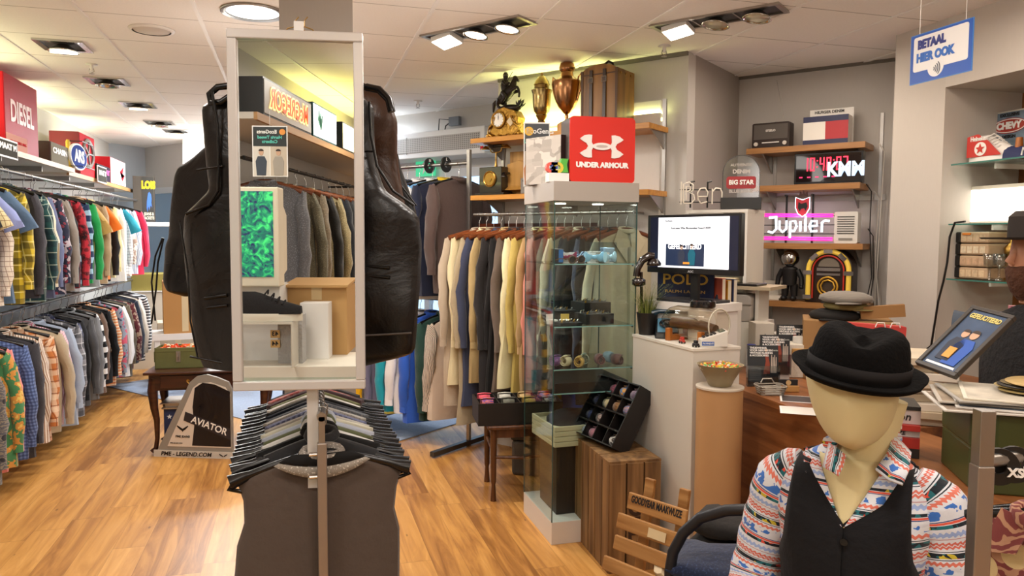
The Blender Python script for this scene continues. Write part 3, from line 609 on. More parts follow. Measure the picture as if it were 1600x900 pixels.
px_vest('leather_vest','second black leather vest peeking out between the brown vest and biker vest',[(240,500,622),(262,490,626),(300,480,640),(335,480,652),(420,480,650),(520,480,640)],2.56,.03,leather('#0d0b0b'),ex4)
MAH=wood('#4a2616','#2a120a','X',1,.3,'mahogany')
p=onz(240,712,0);TY=p.y;TX=p.x-.02;zt_=ony(240,581,TY).z
t=thing('console_table','dark mahogany console table with cabriole legs and a small drawer','table',(TX,TY,0),R(-4))
m=MB();m.box(-.03,-.04,zt_-.02,.85,.42,zt_);m.build('table_top',MAH,t,bevel=.006)
m=MB();m.box(.0,.0,zt_-.14,.82,.38,zt_-.02);m.build('apron',MAH,t)
m=MB();m.box(.08,-.012,zt_-.125,.6,.0,zt_-.03);dr=m.build('drawer',MAH,t,bevel=.003)
m=MB();m.tube([(.27,-.014,zt_-.075),(.27,-.03,zt_-.078),(.285,-.034,zt_-.092),(.31,-.034,zt_-.098),(.335,-.034,zt_-.092),(.35,-.03,zt_-.078),(.35,-.014,zt_-.075)],.004,6);m.cyl((.27,-.012,zt_-.072),.012,-.004,10,ax='y');m.cyl((.35,-.012,zt_-.072),.012,-.004,10,ax='y');m.build('drawer_handle',BRASS,dr)
for(x,y,sx)in((.03,.03,-1),(.79,.03,1),(.03,.35,-1),(.79,.35,1)):
 m=MB();H=zt_-.05;m.tube([(x,y,H),(x+sx*.012,y,H-.1),(x+sx*.004,y,H-.22),(x-sx*.012,y,H*.45),(x-sx*.012,y,.12),(x-sx*.002,y,.05),(x+sx*.018,y,.022)],[.036,.036,.027,.021,.016,.016,.026],10);m.build('leg',MAH,t,smooth=True)
q=ony(268,571,TY+.2);zb_=zt_+.001;w_=(ony(306,570,TY+.2).x-ony(243,570,TY+.2).x)
t=thing('ammunition_box','open olive green metal ammunition box full of red wrapped sweets','box',(ony(243,570,TY+.15).x,TY+.12,zb_),R(-4));OLV=mat('#66683c',.5,.1,'olive_paint',noise_=.15)
m=MB();Hh=.155
for a in((0,0,0,.34,.2,.006),(0,0,0,.34,.006,Hh),(0,.194,0,.34,.2,Hh),(0,0,0,.006,.2,Hh),(.334,0,0,.34,.2,Hh),(0,-.003,Hh-.03,.34,0,Hh-.022)):m.box(*a)
m.build('body',OLV,t);m=MB();m.box(-.02,.06,.04,0,.14,.12);m.build('side_handle',OLV,t,bevel=.004)
m=MB();m.box(.15,-.009,.05,.18,0,.13);m.tube([(.165,-.012,.06),(.165,-.018,.09),(.165,-.012,.12)],.004,6);m.build('latch',STEEL,t)
m=MB();rnd=random.Random(4)
for i in range(60):m.M=Matrix.Translation((rnd.uniform(.03,.31),rnd.uniform(.03,.17),Hh-.02+rnd.uniform(0,.02)))@Euler((rnd.uniform(0,3),rnd.uniform(0,3),0)).to_matrix().to_4x4();m.box(-.018,-.01,-.005,.018,.01,.005,mi=rnd.choice((0,0,1,2)))
sw=m.build('wrapped_sweets',[mat('#d2401c',.3),mat('#e87828',.3),mat('#e8d8b8',.3)]);sw.parent=t;sw['kind']='stuff'
A0,A1=onz(241,713,0),onz(357,717,0);A1=A0+(A1-A0)*1.04;dd=(A1-A0);aw=dd.length;ang=math.atan2(dd.y,dd.x);yf=(A0+A1)/2
sc_=aw/118.0
t=thing('display_board','grey trapezoid floor display with a black leather jacket photo beside the console table','display board',A0,ang)
def AX(px,py):return((px-241)*sc_,(715-py)*sc_)
out=[AX(*v)for v in((243,713),(246,706),(298,604),(309,595),(324,592),(340,596),(356,602),(361,612),(361,716))]
GB=mat('#8f8b84',.5,name='grey_card');m=MB();m.prism(out,0,.02);m.build('board',GB,t)
m=MB();m.prism([AX(*v)for v in((262,699),(303,612),(312,605),(330,603),(352,610),(359,620),(359,699))],-.003,0);pn=m.build('photo_panel',mat('#d9cfc3',.4),t)
m=MB();m.prism([AX(*v)for v in((300,697),(304,668),(302,640),(306,612),(318,604),(336,606),(359,616),(359,697))],-.0045,-.003);m.build('jacket_photo',leather('#17141a'),pn)
m=MB();m.prism([AX(*v)for v in((288,660),(291,647),(359,671),(359,687))],-.006,-.0045);m.build('banner',mat('#26222a',.5),pn)
DT=mat('#1b1a1c',.5);WT=mat('#f2f0ec',.5)
x,z=AX(327,667);text('AVIATOR',14*sc_,WT,pn,(x,-.008,z),rot=(R(90),R(19),0),bold=.0012,wscale=.95)
m=MB();m.box(0,-.004,0,aw+.01,0,10*sc_);bn=m.build('name_strip',mat('#c9c4bb',.5),t);text('PME - LEGEND.COM',8.2*sc_,DT,bn,(aw*.42,-.006,5*sc_),bold=.0008,wscale=1.05,shear=.2)
x,z=AX(286,672);b=MB()
for s_ in(-1,1):
 for k_ in range(4):b.prism([(x+s_*.004,z-k_*.004),(x+s_*(.04-k_*.006),z+.022-k_*.006),(x+s_*(.044-k_*.006),z+.014-k_*.006),(x+s_*.004,z-.006-k_*.004)],-.005,-.003)
b.prism([(x-.007,z-.002),(x+.007,z-.002),(x,z-.026)],-.005,-.003);b.build('wings_emblem',DT,pn)
x,z=AX(286,684);text('PME JEANS',4.6*sc_,DT,pn,(x,-.005,z),bold=.0003);x,z=AX(276,694);text('PME JEANS.COM',2.6*sc_,DT,pn,(x,-.005,z))
b=MB();x=aw*.9;z=5*sc_
for s_ in(-1,1):b.prism([(x+s_*.003,z-.003),(x+s_*.03,z+.012),(x+s_*.03,z+.004),(x+s_*.003,z-.012)],-.006,-.004)
b.build('wings_emblem',DT,bn)
q=ony(264,640,TY+.1);t=thing('storage_box','navy box with a white star pattern standing under the console table','box',(ony(256,660,TY+.1).x,TY+.1,0),R(-4));z1=.32
m=MB();m.box(0,0,0,.3,.25,z1);m.build('box_body',mat('#28345c',.6),t,bevel=.003);b=MB();rnd=random.Random(3)
for i in range(9):
 x,z,r=.04+(i%3)*.1,.06+(i//3)*.1,.02;b.prism([(x+r*(1 if k_%2==0 else .42)*math.sin(k_*math.pi/5),z+r*(1 if k_%2==0 else .42)*math.cos(k_*math.pi/5))for k_ in range(10)],-.001,0)
b.build('star_print',WT,t)
t=thing('tray','grey metal tray lying on the star patterned box','tray',(ony(256,660,TY+.1).x-.01,TY+.08,z1+.001),R(-4));m=MB();m.prismz([(0,0),(.34,0),(.34,.26),(0,.26)],0,.012);m.prismz([(-.01,-.01),(.35,-.01),(.35,.27),(-.01,.27)],.04,.045);m.box(.02,.02,.012,.32,.24,.04);m.build('pan',STEEL,t)
# ================================================================ signs standing on the left shelves
def wsign(px0,px1,pyt,pyb,xf,dep,name,label,cat,mf,ms,z0=None,end=None):
 """box whose front faces the aisle (+X); returns its root; local x runs toward the camera"""
 y0,y1=onx(px0,pyb,xf).y,onx(px1,pyb,xf).y;zb=z0 if z0 is not None else onx(px0,pyb,xf).z;zt=onx((px0+px1)/2,pyt,xf).z
 t=thing(name,label,cat,(xf,(y0+y1)/2,zb),R(90));w_=y1-y0;h=zt-zb
 m=MB();m.box(-w_/2,0,0,w_/2,dep,h);m.build('box_body',ms,t,bevel=.004)
 m=MB();m.box(-w_/2+.006,-.004,.006,w_/2-.006,.0,h-.006);f=m.build('face',mf,t)
 return t,f,w_,h
RED=mat('#c3242f',.7,spec=.08,name='glossy_red');NAVY=mat('#1c2650',.4)
t,f,w_,h=wsign(9,60,128,244,-1.93,.22,'display_box','biggest red display box, with pale capital letters, on the near left shelf','sign',mat('#ac3340',.5,spec=.15,name='glossy_face'),RED,ZS)
for q in((0,),):text('DIESEL',h*.40,mat('#e6c9c4',.4),f,(0,-.006,h*.52),bold=.006,wscale=w_/(h*.40*4.2))
m=MB();m.box(-w_/2+.006,-.006,.006,w_*.12,-.004,h*.22);m.build('bottom_band',mat('#d09a8c',.9,spec=.05),f);text('FOR SUCCESSFUL LIVING',h*.055,RED,f,(-w_*.15,-.0075,h*.12))
t,f,w_,h=wsign(80,107,226,263,-1.93,.2,'display_box','low black and grey display box on the near left shelf','sign',mat('#8d8778',.9,spec=.05),mat('#241c18',.5),ZS)
text('CHASIN',h*.36,WT,f,(0,-.006,h*.62),bold=.003,wscale=w_/(h*.36*4.4))
p=onx(118,246,-1.93);t=thing('oval_sign','blue oval wire-framed sign between the grey and red display boxes','sign',(-1.9,p.y,ZS+.02),R(90))
m=MB();a_=(onx(105,250,-1.9).y-onx(131,250,-1.9).y)*-.5;hh=.12;m.prism(arc(0,.1,a_,0,352,40,hh),0,.02);m.build('rim',WT,t)
m=MB();m.prism(arc(0,.1,a_*.93,0,352,40,hh*.88),-.003,0);f=m.build('face',mat('#3a4c8e',.9,spec=.05),t);text('ARS',.15,WT,f,(0,-.005,.10),bold=.006,wscale=a_*1.5/.33)
m=MB();
for z in(.0,.22):m.tube([(-a_*.8,.02,z),(-a_*.8,-.08,z),(a_*.7,-.08,z)],.004,5)
m.build('wire_frame',BLACK,t)
t,f,w_,h=wsign(125,148,212,270,-1.95,.25,'display_box','tall red display box with a grey wheel print on the left shelf','sign',RED,mat('#7c2028',.4),ZS-.02)
m=MB();pts=arc(0,h*.55,w_*.33,0,345,24,h*.32);m.tube([(x,-.008,z)for x,z in pts],.02,6,closed=True)
for k_ in range(5):a=k_*1.256;m.tube([(0,-.008,h*.55),(w_*.3*math.cos(a),-.008,h*.55+h*.29*math.sin(a))],.012,5)
m.build('wheel_print',mat('#7c7672',.4),f)
t,f,w_,h=wsign(153,172,259,279,-1.95,.2,'display_box','small black light box with pink letters on the far left shelf','sign',mat('#3c3340',.9,spec=.05),mat('#141214',.5),ZS-.02);text('REPLAY',h*.42,mat('#e8509a',.4,emit=.6),f,(0,-.006,h*.58),bold=.004,wscale=w_/(h*.42*4.2))
t,f,w_,h=wsign(173,196,250,289,-1.95,.22,'display_box','white display box with red edge and mark, far end of the left shelf','sign',mat('#e0dcda',.4),RED,ZS-.02)
m=MB();m.prism([(w_*.1,h*.55),(w_*.35,h*.78),(w_*.2,h*.3),(w_*.42,h*.45),(w_*.25,h*.2)],-.007,-.004);m.build('red_mark',RED,f)
def hang_tag(px0,px1,pyt,pyb,xf,lb,tx):
 y0,y1=onx(px0,pyb,xf).y,onx(px1,pyb,xf).y;zb=onx(px0,pyb,xf).z;zt=onx(px0,pyt,xf).z;t=thing('size_sign',lb,'sign',(xf,(y0+y1)/2,zb),R(90));w_=y1-y0;h=zt-zb
 m=MB();m.box(-w_/2,0,0,w_/2,.008,h);m.build('board',WT,t);m=MB();m.box(-w_/2+.012,-.002,.012,w_/2-.012,0,h-.012);f=m.build('face',mat('#4c4a44',.9,spec=.05),t);text(tx,h*.42,WT,f,(0,-.004,h*.58),bold=.003,wscale=w_/(h*.42*4.6))
hang_tag(-4,28,212,242,-1.875,'white-framed grey size sign MAAT M clipped under the biggest red box','MAAT M');hang_tag(153,167,258,284,-1.92,'white-framed grey size sign MAAT S clipped to the far left shelf','MAAT S')
p=onx(110,230,-1.98);t=thing('yellow_bottle','thin yellow figure standing on the left shelf before the tall red box','ornament',(-2.0,p.y,ZS));m=MB();m.lathe([(.03,0),(.035,.02),(.03,.16),(.018,.2),(.02,.26),(.012,.28)],n=12);m.build('figure',mat('#c9a63a',.4),t,smooth=True)
TUBE=mat('#f2f4a0',.5,emit=5.,name='yellow_tube')
for i,y in enumerate((5.0,6.7,8.4)):
 t=thing('fluorescent_tube',('yellow fluorescent tube behind the biggest red box','yellow fluorescent tube behind the tall red box','yellow fluorescent tube at the far end of the left shelf')[i],'lamp',(-2.22,y,ZS+.05),0,'yellow tubes on the left shelf')
 m=MB();m.cyl((0,0,0),.014,1.2,10,ax='y');m.build('tube',TUBE,t);m=MB();m.box(-.03,-.02,-.05,.03,1.22,-.015);m.build('batten',WHITE,t)
 lamp('AREA','tube_light',(-2.17,y+.6,ZS+.09),7,(.97,1,.62),.05,(R(180),R(0),0),sizey=1.2)
# ================================================================ far left: sign, shelf, boxes
p0=ony(209,345,10.3);p1=ony(242,345,10.3)
t=thing('display_box','tall dark display box with yellow letters and a blue bull, on the back shelf','sign',(p0.x,10.3,ony(225,346,10.3).z),R(8));w_=p1.x-p0.x;h=ony(225,275,10.3).z-ony(225,346,10.3).z
m=MB();m.box(0,0,0,w_,.3,h);m.build('box_body',mat('#4a4238',.5),t);m=MB();m.box(w_*.42,-.004,.01,w_-.01,0,h-.01);f=m.build('face',mat('#34332f',.4),t)
text('LOIS',h*.22,mat('#f0d020',.4),f,(w_*.72,-.006,h*.8),bold=.008,wscale=.62);text('JEANS &\nJACKETS',h*.09,mat('#d8d0b8',.5),f,(w_*.72,-.006,h*.12),bold=.002,wscale=.6)
m=MB();m.prism([(w_*x,h*z)for x,z in((.62,.3),(.64,.45),(.7,.62),(.76,.66),(.84,.6),(.86,.5),(.84,.42),(.88,.3),(.82,.36),(.78,.32),(.74,.24),(.72,.34),(.68,.3),(.66,.2))],-.007,-.004);m.build('bull',mat('#3f6ec0',.5),f)
z=ony(225,347,10.3).z;t=thing('wall_shelf','white shelf under the blue bull box at the back','shelf',(ony(206,347,10.3).x,10.25,z-.05),R(8));m=MB();m.box(0,0,0,1.4,.4,.05);m.build('board',WHITE,t,bevel=.004)
t=thing('cabinet','white pillar display cabinet glimpsed left of the leather vests','cabinet',(ony(287,300,10.2).x,10.2,0),R(0));m=MB();m.box(.0,0,0,.5,.5,2.8);m.box(-.1,.05,0,.0,.5,2.35);m.build('carcass',mat('#ece8d8',.4),t)
t=thing('storage_box','olive green upholstered box on the counter at the back left','box',(ony(205,455,9.9).x,9.9,0),R(4));m=MB();a=ony(206,428,9.9).z;c_=ony(206,455,9.9).z;m.box(0,0,c_,.6,.4,a);m.build('box_body',mat('#8a7c38',.7),t,bevel=.01);m=MB();m.box(-.05,-.02,.0,1.0,.45,c_-.01);m.build('counter_base',mat('#cfc4b2',.5),t);m=MB();m.box(-.06,-.04,c_-.01,1.02,.47,c_);m.build('counter_top',WHITE,t)
for i,(px,py,c_,lb)in enumerate(((254,440,'#b8864c','brown cardboard box behind the ammunition box'),(246,505,'#c9b79c','pale brown cardboard box on the floor at the back left'))):
 y_=8.2+i*.7;a=ony(px,py,y_);t=thing('cardboard_box',lb,'box',(a.x,y_,0),R(10));m=MB();z0=.62 if i==0 else 0;m.box(0,0,z0,.42,.35,a.z);m.build('carton',mat(c_,.8),t,bevel=.003);m=MB();m.box(.17,-.002,z0+.02,.23,0,a.z);m.build('tape',mat('#d8c49c',.3),t)
 if i==0:tb=thing('bench','low white bench under the brown cardboard box','bench',(a.x-.1,y_-.05,0),R(10));m=MB();m.box(0,0,.56,.9,.45,.62);m.build('bench_top',WHITE,tb);[(lambda q:(q.box(x,.02,0,x+.05,.4,.56),q.build('leg',WHITE,tb)))(MB())for x in(.02,.83)]
# ================================================================ air curtain over the entrance
a,c_=ont(606,262,.5),ont(757,240,.5);al,ar=(a-KO).dot(KX),(c_-KO).dot(KX);ztop=ont(745,197,.5).z;zbo=ont(745,240,.5).z;al=-3.9
t=thing('air_curtain','long white air curtain with a grey perforated grille over the entrance','air curtain',K(al,.5,zbo),KA);w_=ar-al;h=ztop-zbo
m=MB();m.box(0,0,0,w_,.3,h);m.build('housing',mat('#dcdcdc',.4),t,bevel=.008)
gm=NT('perforated_grille');tc=gm.n('TexCoord');sp=gm.n('SeparateXYZ',{0:tc.outputs['Object']})
l1=gm.math('LESS_THAN',gm.math('FRACT',gm.math('MULTIPLY',sp.outputs[0],45.)),.5);l2=gm.math('LESS_THAN',gm.math('FRACT',gm.math('MULTIPLY',sp.outputs[2],60.)),.5)
gm.base(gm.mix(gm.math('MULTIPLY',l1,l2),lin('#aeaaa6'),lin('#55524f')))
m=MB();m.box(.03,-.004,.05,w_-.05,0,h-.05);m.build('grille',gm.m,t);m=MB();m.box(w_-.04,-.008,.03,w_-.012,0,.06);m.build('red_label',RED,t);m=MB()
m.box(w_*.5,-.006,.04,w_*.5+.008,0,h-.04);m.build('grille_rib',mat('#c8c8c8',.4),t)
a=ont(713,190,.75);t=thing('junction_box','small grey control box with cables on the wall above the air curtain','control box',a,KA);m=MB();m.box(-.06,-.04,-.04,.06,0,.04);m.build('casing',mat('#6a7078',.5),t);m=MB();m.tube([(-.06,-.01,0),(-.12,-.01,-.03),(-.14,-.01,-.1),(-.13,-.01,-.2)],.006,6);m.tube([(-.06,-.01,.02),(-.2,-.01,.04),(-.22,-.01,-.2)],.005,6);m.build('cable',BLACK,t)
a=ont(664,262,.74);t=thing('exit_sign','green emergency exit pictogram sign behind the sports rack','sign',a,KA);m=MB();m.box(-.12,0,-.08,.12,.02,.08);m.build('panel',mat('#3fbf8a',.4,emit=.8),t);m=MB();m.prism([(x*.6,z*.7)for x,z in[(-.02,.08),(.02,.08),(.03,.02),(.08,0),(.03,-.01),(.05,-.09),(.01,-.04),(-.05,-.09),(-.02,0),(-.08,.02)]],-.004,0);m.build('running_figure',WT,t)
for i,py in enumerate((560,600)):
 a=ont(580,py,.79);t=thing('door_sticker',('upper','lower')[i]+' blue ring sticker on the entrance glass right of the mirror','sticker',a,KA,'door stickers');m=MB();m.tube([(x,0,z)for x,z in arc(0,0,.07,0,340,18)],.014,5,closed=True);m.build('ring',mat('#3a6ec0',.5),t)
# ================================================================ sports jackets in front of the entrance
RT=-.2;PS=-1.65;RZ1=ont(700,257,RT).z;RZ2=1.12;RE=-3.75
t=thing('garment_rack','two-tier steel rack of sports jackets in front of the entrance','clothes rack',K(RE,RT),KA);w_=PS-RE
for x in(0,w_):m=MB();m.box(x-.014,-.014,.0,x+.014,.014,RZ1+.1);m.build('post',STEEL,t,bevel=.002)
for x in(0,w_):m=MB();m.box(x-.02,-.42,.01,x+.02,.42,.045);m.build('foot',mat('#4c4a48',.4,.6),t)
for z in(RZ1,RZ2):m=MB();m.tube([(0,0,z),(w_,0,z)],.014,10);m.build('rail',STEEL,t,smooth='auto')
def ring_disc(p,rz,lb,tx,r=.06,grp=None,ax=1):
 t=thing('size_disc',lb,'size disc',p,rz,grp);m=MB();m.lathe([(.022,-.005),(r,-.005),(r,.005),(.022,.005),(.022,-.005)],n=28,cap=False);o=m.build('disc',BLACK,t,rot=(R(90),0,0),smooth='auto');
 if tx:text(tx,r*.5,WT,t,(0,-.0065,r*.66),bold=.001)
ring_disc(K((ont(671,268,RT)-KO).dot(KX),RT,RZ1),R(38),'black size disc on the sports jacket rail, the left one','M');ring_disc(K((ont(697,262,RT)-KO).dot(KX),RT,RZ1),R(38),'black size disc on the sports jacket rail, right one by the post','L')
SU=[('dark brown jumper at the right end',('#50403c',),None),('navy jacket with yellow lining',('#1a2036',),'#d9b827'),('pale blue and white tracksuit top',('#6fa8dc','colorblock','#eceff2'),'#eceff2'),('navy tracksuit top with broad white bands',('#27304c','colorblock','#e8e8e8'),'#e8e8e8'),('white and navy graphic sports jacket',('#e4e4e6','floral','#2a3350','#39456a'),'#27304c'),('red jersey with white lettering',('#b81f38','hstripe','#b81f38'),'#b81f38'),('black jacket with a yellow sleeve',('#26262c',),'#ddb81c'),('grey brown sports jacket',('#4c4844',),None),('royal blue jacket with a yellow collar',('#2a5ab0',),'#d9b827'),('dark green training jacket',('#1f4a44',),None),('black training jacket',('#151518',),None),('sky blue hooded jacket',('#5a9cd8',),None),('crimson training jacket',('#9c2038',),None)]
SLW=[('pale beige windbreaker with striped sleeves',('#d3c2b0',),('#d8cabb','vstripe','#1d1d20',None,.8)),('dark green rugby shirt',('#1c3c34',),('#1c3c34',)),('royal blue track top with white piping',('#2c5cc4',),('#2c5cc4',)),('white track top with a blue collar',('#e9e9ec',),('#e9e9ec',)),('teal and yellow track top',('#1c9cb0','colorblock','#d8d060'),('#1c9cb0',)),('grey violet track top',('#6c6880',),('#6c6880',)),('black track top with yellow cuff bands',('#17171c',),('#17171c','colorblock','#e8b010',None,.22)),('white track top with black sleeve stripes',('#ecebea',),('#ecebea','vstripe','#1b1b1e',None,2.2)),('red and black sleeved track top',('#d8301c',),('#d8301c',)),('lavender striped track top',('#8c80b8',),('#e4e2ea',)),('tan suede jacket',('#c49c6c',),('#c49c6c',)),('black padded jacket',('#1c1a1e',),('#1c1a1e',)),('bright blue fleece jacket',('#5068c8','tweed','#7a90e0'),('#4c64c4','tweed','#7a90e0')),('mint green training jacket',('#9ccab4',),('#9ccab4',)),('navy padded jacket',('#1c2444',),('#1c2444',))]
for i,(d,c,c2)in enumerate(SU):
 s_=PS-.10-i*.135;cc=mk(c);garment('sports_jacket',d+', top tier of sports rack','jacket',K(s_,RT,RZ1),R(27+random.Random(i).uniform(-8,6)),cc,kind='jacket',w=.56,L=.86+.03*(i%3),sl=.6,th=.06,seed=800+i,group='sports jackets, top tier',msl=cloth(c2)if c2 and i not in(1,)else None,collar=cloth(c2)if c2 else None,detail=1 if i<8 else 0,front='plain')
for i,(d,c,c2)in enumerate(SLW):
 s_=PS-.12-i*.128;garment('sports_jacket',d+', bottom tier of sports rack','jacket',K(s_,RT,RZ2),R(27+random.Random(i+9).uniform(-8,6)),mk(c),kind='jacket',w=.52,L=.78+.03*(i%3),sl=.6+.02*(i%3),th=.06,seed=900+i,group='sports jackets, bottom tier',msl=mk(c2),detail=1,front='plain')
# ================================================================ coats on the diagonal wall
CT=-.3;CZ=1.77
rail('clothes_rail',K(-1.52,CT,CZ),K(-.22,CT,CZ),.0125,'round steel rail of coats under the diagonal wall shelves',drops=[(.04,KY*.29),(.96,KY*.29)])
t=thing('rail_board','red-brown wooden batten behind the coat rail hooks','batten',K(-1.75,-.06,1.66),KA);m=MB();m.box(0,0,0,1.5,.03,.05);m.build('batten',wood('#7c3a22','#4c2010','X'),t)
CO=[('pale beige trench coat at the left end','#b8a894',1.12,'coat'),('light cream raincoat','#ddd0a8',.98,'coat'),('stone coloured long coat','#a8987c',1.22,'coat'),('slate navy blazer coat','#3a4058',1.1,'coat'),('thin tan coat','#b49c6c',.95,'coat'),('black wool coat','#2a2728',1.05,'coat'),('deep charcoal long coat','#201f20',1.2,'coat'),('grey brown herringbone coat','#7c6c60',.98,'coat'),('pale cream raincoat','#ece2b4',.95,'coat'),('mustard yellow raincoat','#c4ae60',1.22,'coat'),('sand field jacket with a buttoned cuff','#b8986a',.96,'coat'),('coral and blue lined jacket','#d88878',.9,'coat'),('dusty brown jacket','#8c7864',.92,'coat'),('ivory jacket','#dfd6bc',.9,'coat'),('midnight blue blazer','#23242e',.9,'coat'),('graphite blazer','#343436',.92,'coat'),('steel blue blazer','#4a5064',.92,'coat'),('brown black overcoat','#2c2420',.98,'coat'),('off-white linen jacket','#d8ccae',.9,'coat')]
nc=len(CO);coat_end=[]
for i,(d,c,L_,k_)in enumerate(CO):
 s_=-1.47+i*(1.2/(nc-1));cc=cloth(c,'herring','#54483f')if 'herring' in d else cloth(c,'plain',rough=.6 if 'rain' in d else .85)
 garment('coat',d+' on the wooden-hanger rail','coat',K(s_,CT,CZ),R(24+random.Random(i+40).uniform(-5,5)),cc,kind='coat',w=.62,L=L_*1.12,sl=.70,th=.026,seed=1000+i,group='coats on the wooden-hanger rail',hang='wood',flare=1.18)
a=ont(870,600,-.3);t=thing('shopping_bag','royal blue bag standing behind the glass cabinet','bag',K((a-KO).dot(KX)-.12,-.2,0),KA);m=MB();m.prismz([(-.02,0),(.3,0),(.3,.16),(-.02,.16)],.3,.78);m.build('bag_body',cloth('#3c5cc0'),t,bevel=.02);m=MB();m.box(.1,-.003,.6,.16,0,.66);m.build('label',mat('#8ea4d8',.5),t);m=MB();m.box(0,.0,0,.28,.16,.3);m.build('base_crate',mat('#2a2624',.6),t)
UP_=STEEL
for s_ in(-1.42,-.12):
 t=thing('wall_upright','slotted steel shelf upright on the diagonal wall, '+('left' if s_<-1 else 'right, beside the trunk'),'shelf upright',K(s_,-.07,0),KA,'slotted uprights on the diagonal wall');m=MB();m.box(-.012,-.02,.1,.012,0,2.36 if s_<-1 else 2.5);m.build('channel',UP_,t)
def bracket_shelf(s0,s1,tb,depth,z,label,br,mw=None,name='wall_shelf',grp=None,th=.035):
 t=thing(name,label,'shelf',K(s0,tb-depth,z),KA,grp);m=MB();m.box(0,0,-th,s1-s0,depth,0);m.build('board',mw or wood('#c08440','#96602a','X',.8,.35,'shelf_wood'),t,bevel=.002)
 for s_ in br:m=MB();m.prism([(0,0),(0,-.13),(.0,-.13),(.0,0)],0,.01)if False else m.add([(s_-s0-.005,depth,-th),(s_-s0-.005,depth,-th-.12),(s_-s0-.005,.06,-th),(s_-s0+.005,depth,-th),(s_-s0+.005,depth,-th-.12),(s_-s0+.005,.06,-th)],[(0,1,2),(5,4,3),(0,2,5,3),(1,4,5,2),(0,3,4,1)]);m.build('bracket',STEEL,t)
 return t
ZW1,ZW2=ont(760,215,-.33).z,ont(760,305,-.33).z
HON=wood('#cf9544','#a9702c','X',.8,.3,'honey_shelf')
bracket_shelf(-1.52,-.1,-.065,.28,ZW1,'upper honey wood shelf of trophies on the diagonal wall',(-1.42,-.78,-.12),HON);bracket_shelf(-1.52,-.1,-.065,.28,ZW2,'lower honey wood shelf of telephones on the diagonal wall',(-1.42,-.78,-.12),HON)
# ================================================================ behind the photographer, seen in the mirror
def mray(px,py):
 d=ray(px,py);p=onmirror(px,py);return p,d-MN*2*d.dot(MN)
def mk_(px,py,k_):p,d=mray(px,py);return p+d*k_
def mrx(px,py,X):p,d=mray(px,py);return p+d*((X-p.x)/d.x)
SX=-.86;SZ=2.25
y_=mrx(413,190,SX).y
t=thing('wall_shelf','wooden-edged shelf of light boxes seen in the mirror','shelf',(-1.32,-5.5,SZ),0);m=MB();m.box(0,0,-.035,SX+1.32-.02,5.5+.05,0);m.build('board',SHW,t);m=MB();m.box(SX+1.32-.02,0,-.04,SX+1.32,5.55,.0);m.build('edge_strip',WOODE,t)
def msign(px0,px1,zt,label,mf,name='light_box',ms=BLACK,dep=.2):
 y0,y1=mrx(px0,190,SX+.005).y,mrx(px1,190,SX+.005).y;t=thing(name,label,'light box',(SX+.005,(y0+y1)/2,SZ),R(90));w_=abs(y1-y0);m=MB();m.box(-w_/2,.004,0,w_/2,dep,zt);m.build('box_body',ms,t);m=MB();m.box(-w_/2+.01,0,.01,w_/2-.01,.004,zt-.01);return t,m.build('face',mf,t),w_
t,f,w_=msign(413,487,.2,'grey-framed light box with glowing orange letters, seen in the mirror',mat('#b8b2ac',.4))
text('McGREGOR',.15,mat('#ffd890',.4,emit=1.6),f,(0,-.003,.10),bold=.012,wscale=w_/(.15*6.6));text('McGREGOR',.15,mat('#e86018',.4,emit=.5),f,(0,-.006,.10),bold=.002,wscale=w_/(.15*6.6))
t,f,w_=msign(490,526,.22,'glowing white light box with a green leaf print, seen in the mirror',mat('#ffffff',.4,emit=2.2),ms=mat('#2c5a58',.5))
m=MB()
for k_ in range(6):m.prism([(w_*.2,.05),(w_*(.22+.03*k_)-w_*.1*(k_%2),.12),(w_*(.14+.035*k_),.16+.006*k_)],-.003,-.001)
m.build('leaf_print',mat('#3c8a68',.5),f)
t,f,w_=msign(536,562,.2,'glowing cream light box at the far end of the shelf, seen in the mirror',mat('#fff2c0',.4,emit=2.5))
t=thing('fluorescent_tube','yellow tube behind the light boxes seen in the mirror','lamp',(-1.25,-3.2,SZ+.05));m=MB();m.cyl((0,0,0),.014,1.6,10,ax='y');m.build('tube',TUBE,t);m=MB();m.box(-.03,-.02,-.05,.03,1.62,-.015);m.build('batten',WHITE,t)
lamp('AREA','tube_light',(-1.2,-2.6,SZ+.12),14,(1,.9,.25),.05,(R(180),0,0),sizey=1.6)
def mboard(x0,x1,yt,yb,k_):
 a,c_=mk_(x0,yb,k_),mk_(x1,yb,k_);top=mk_((x0+x1)/2,yt,k_).z;bot=mk_((x0+x1)/2,yb,k_).z;d=a-c_;d.z=0;return(a+c_)/2,math.atan2(d.y,d.x),d.length,top,bot
c_,an,w_,zt_m,zb_m=mboard(395,450,197,276,1.75)
t=thing('poster','small black-topped poster of two men in jackets, seen in the mirror','poster',(c_.x,c_.y,zb_m),an);h=zt_m-zb_m
m=MB();m.box(-w_/2,0,0,w_/2,.004,h);m.build('card',WT,t);m=MB();m.box(-w_/2+.005,-.002,h*.6,w_/2-.005,0,h-.005);f=m.build('black_band',mat('#1c2222',.5),t)
text('EcoGents',h*.1,WT,f,(w_*.08,-.003,h*.88),bold=.0006);text('Harris Tweed\nColberts',h*.085,mat('#5cc8b8',.5),f,(0,-.003,h*.73),bold=.0006);m=MB();m.cyl((-w_*.36,-.002,h*.88),h*.06,-.002,16,ax='y');m.build('logo',mat('#e8963c',.5),f)
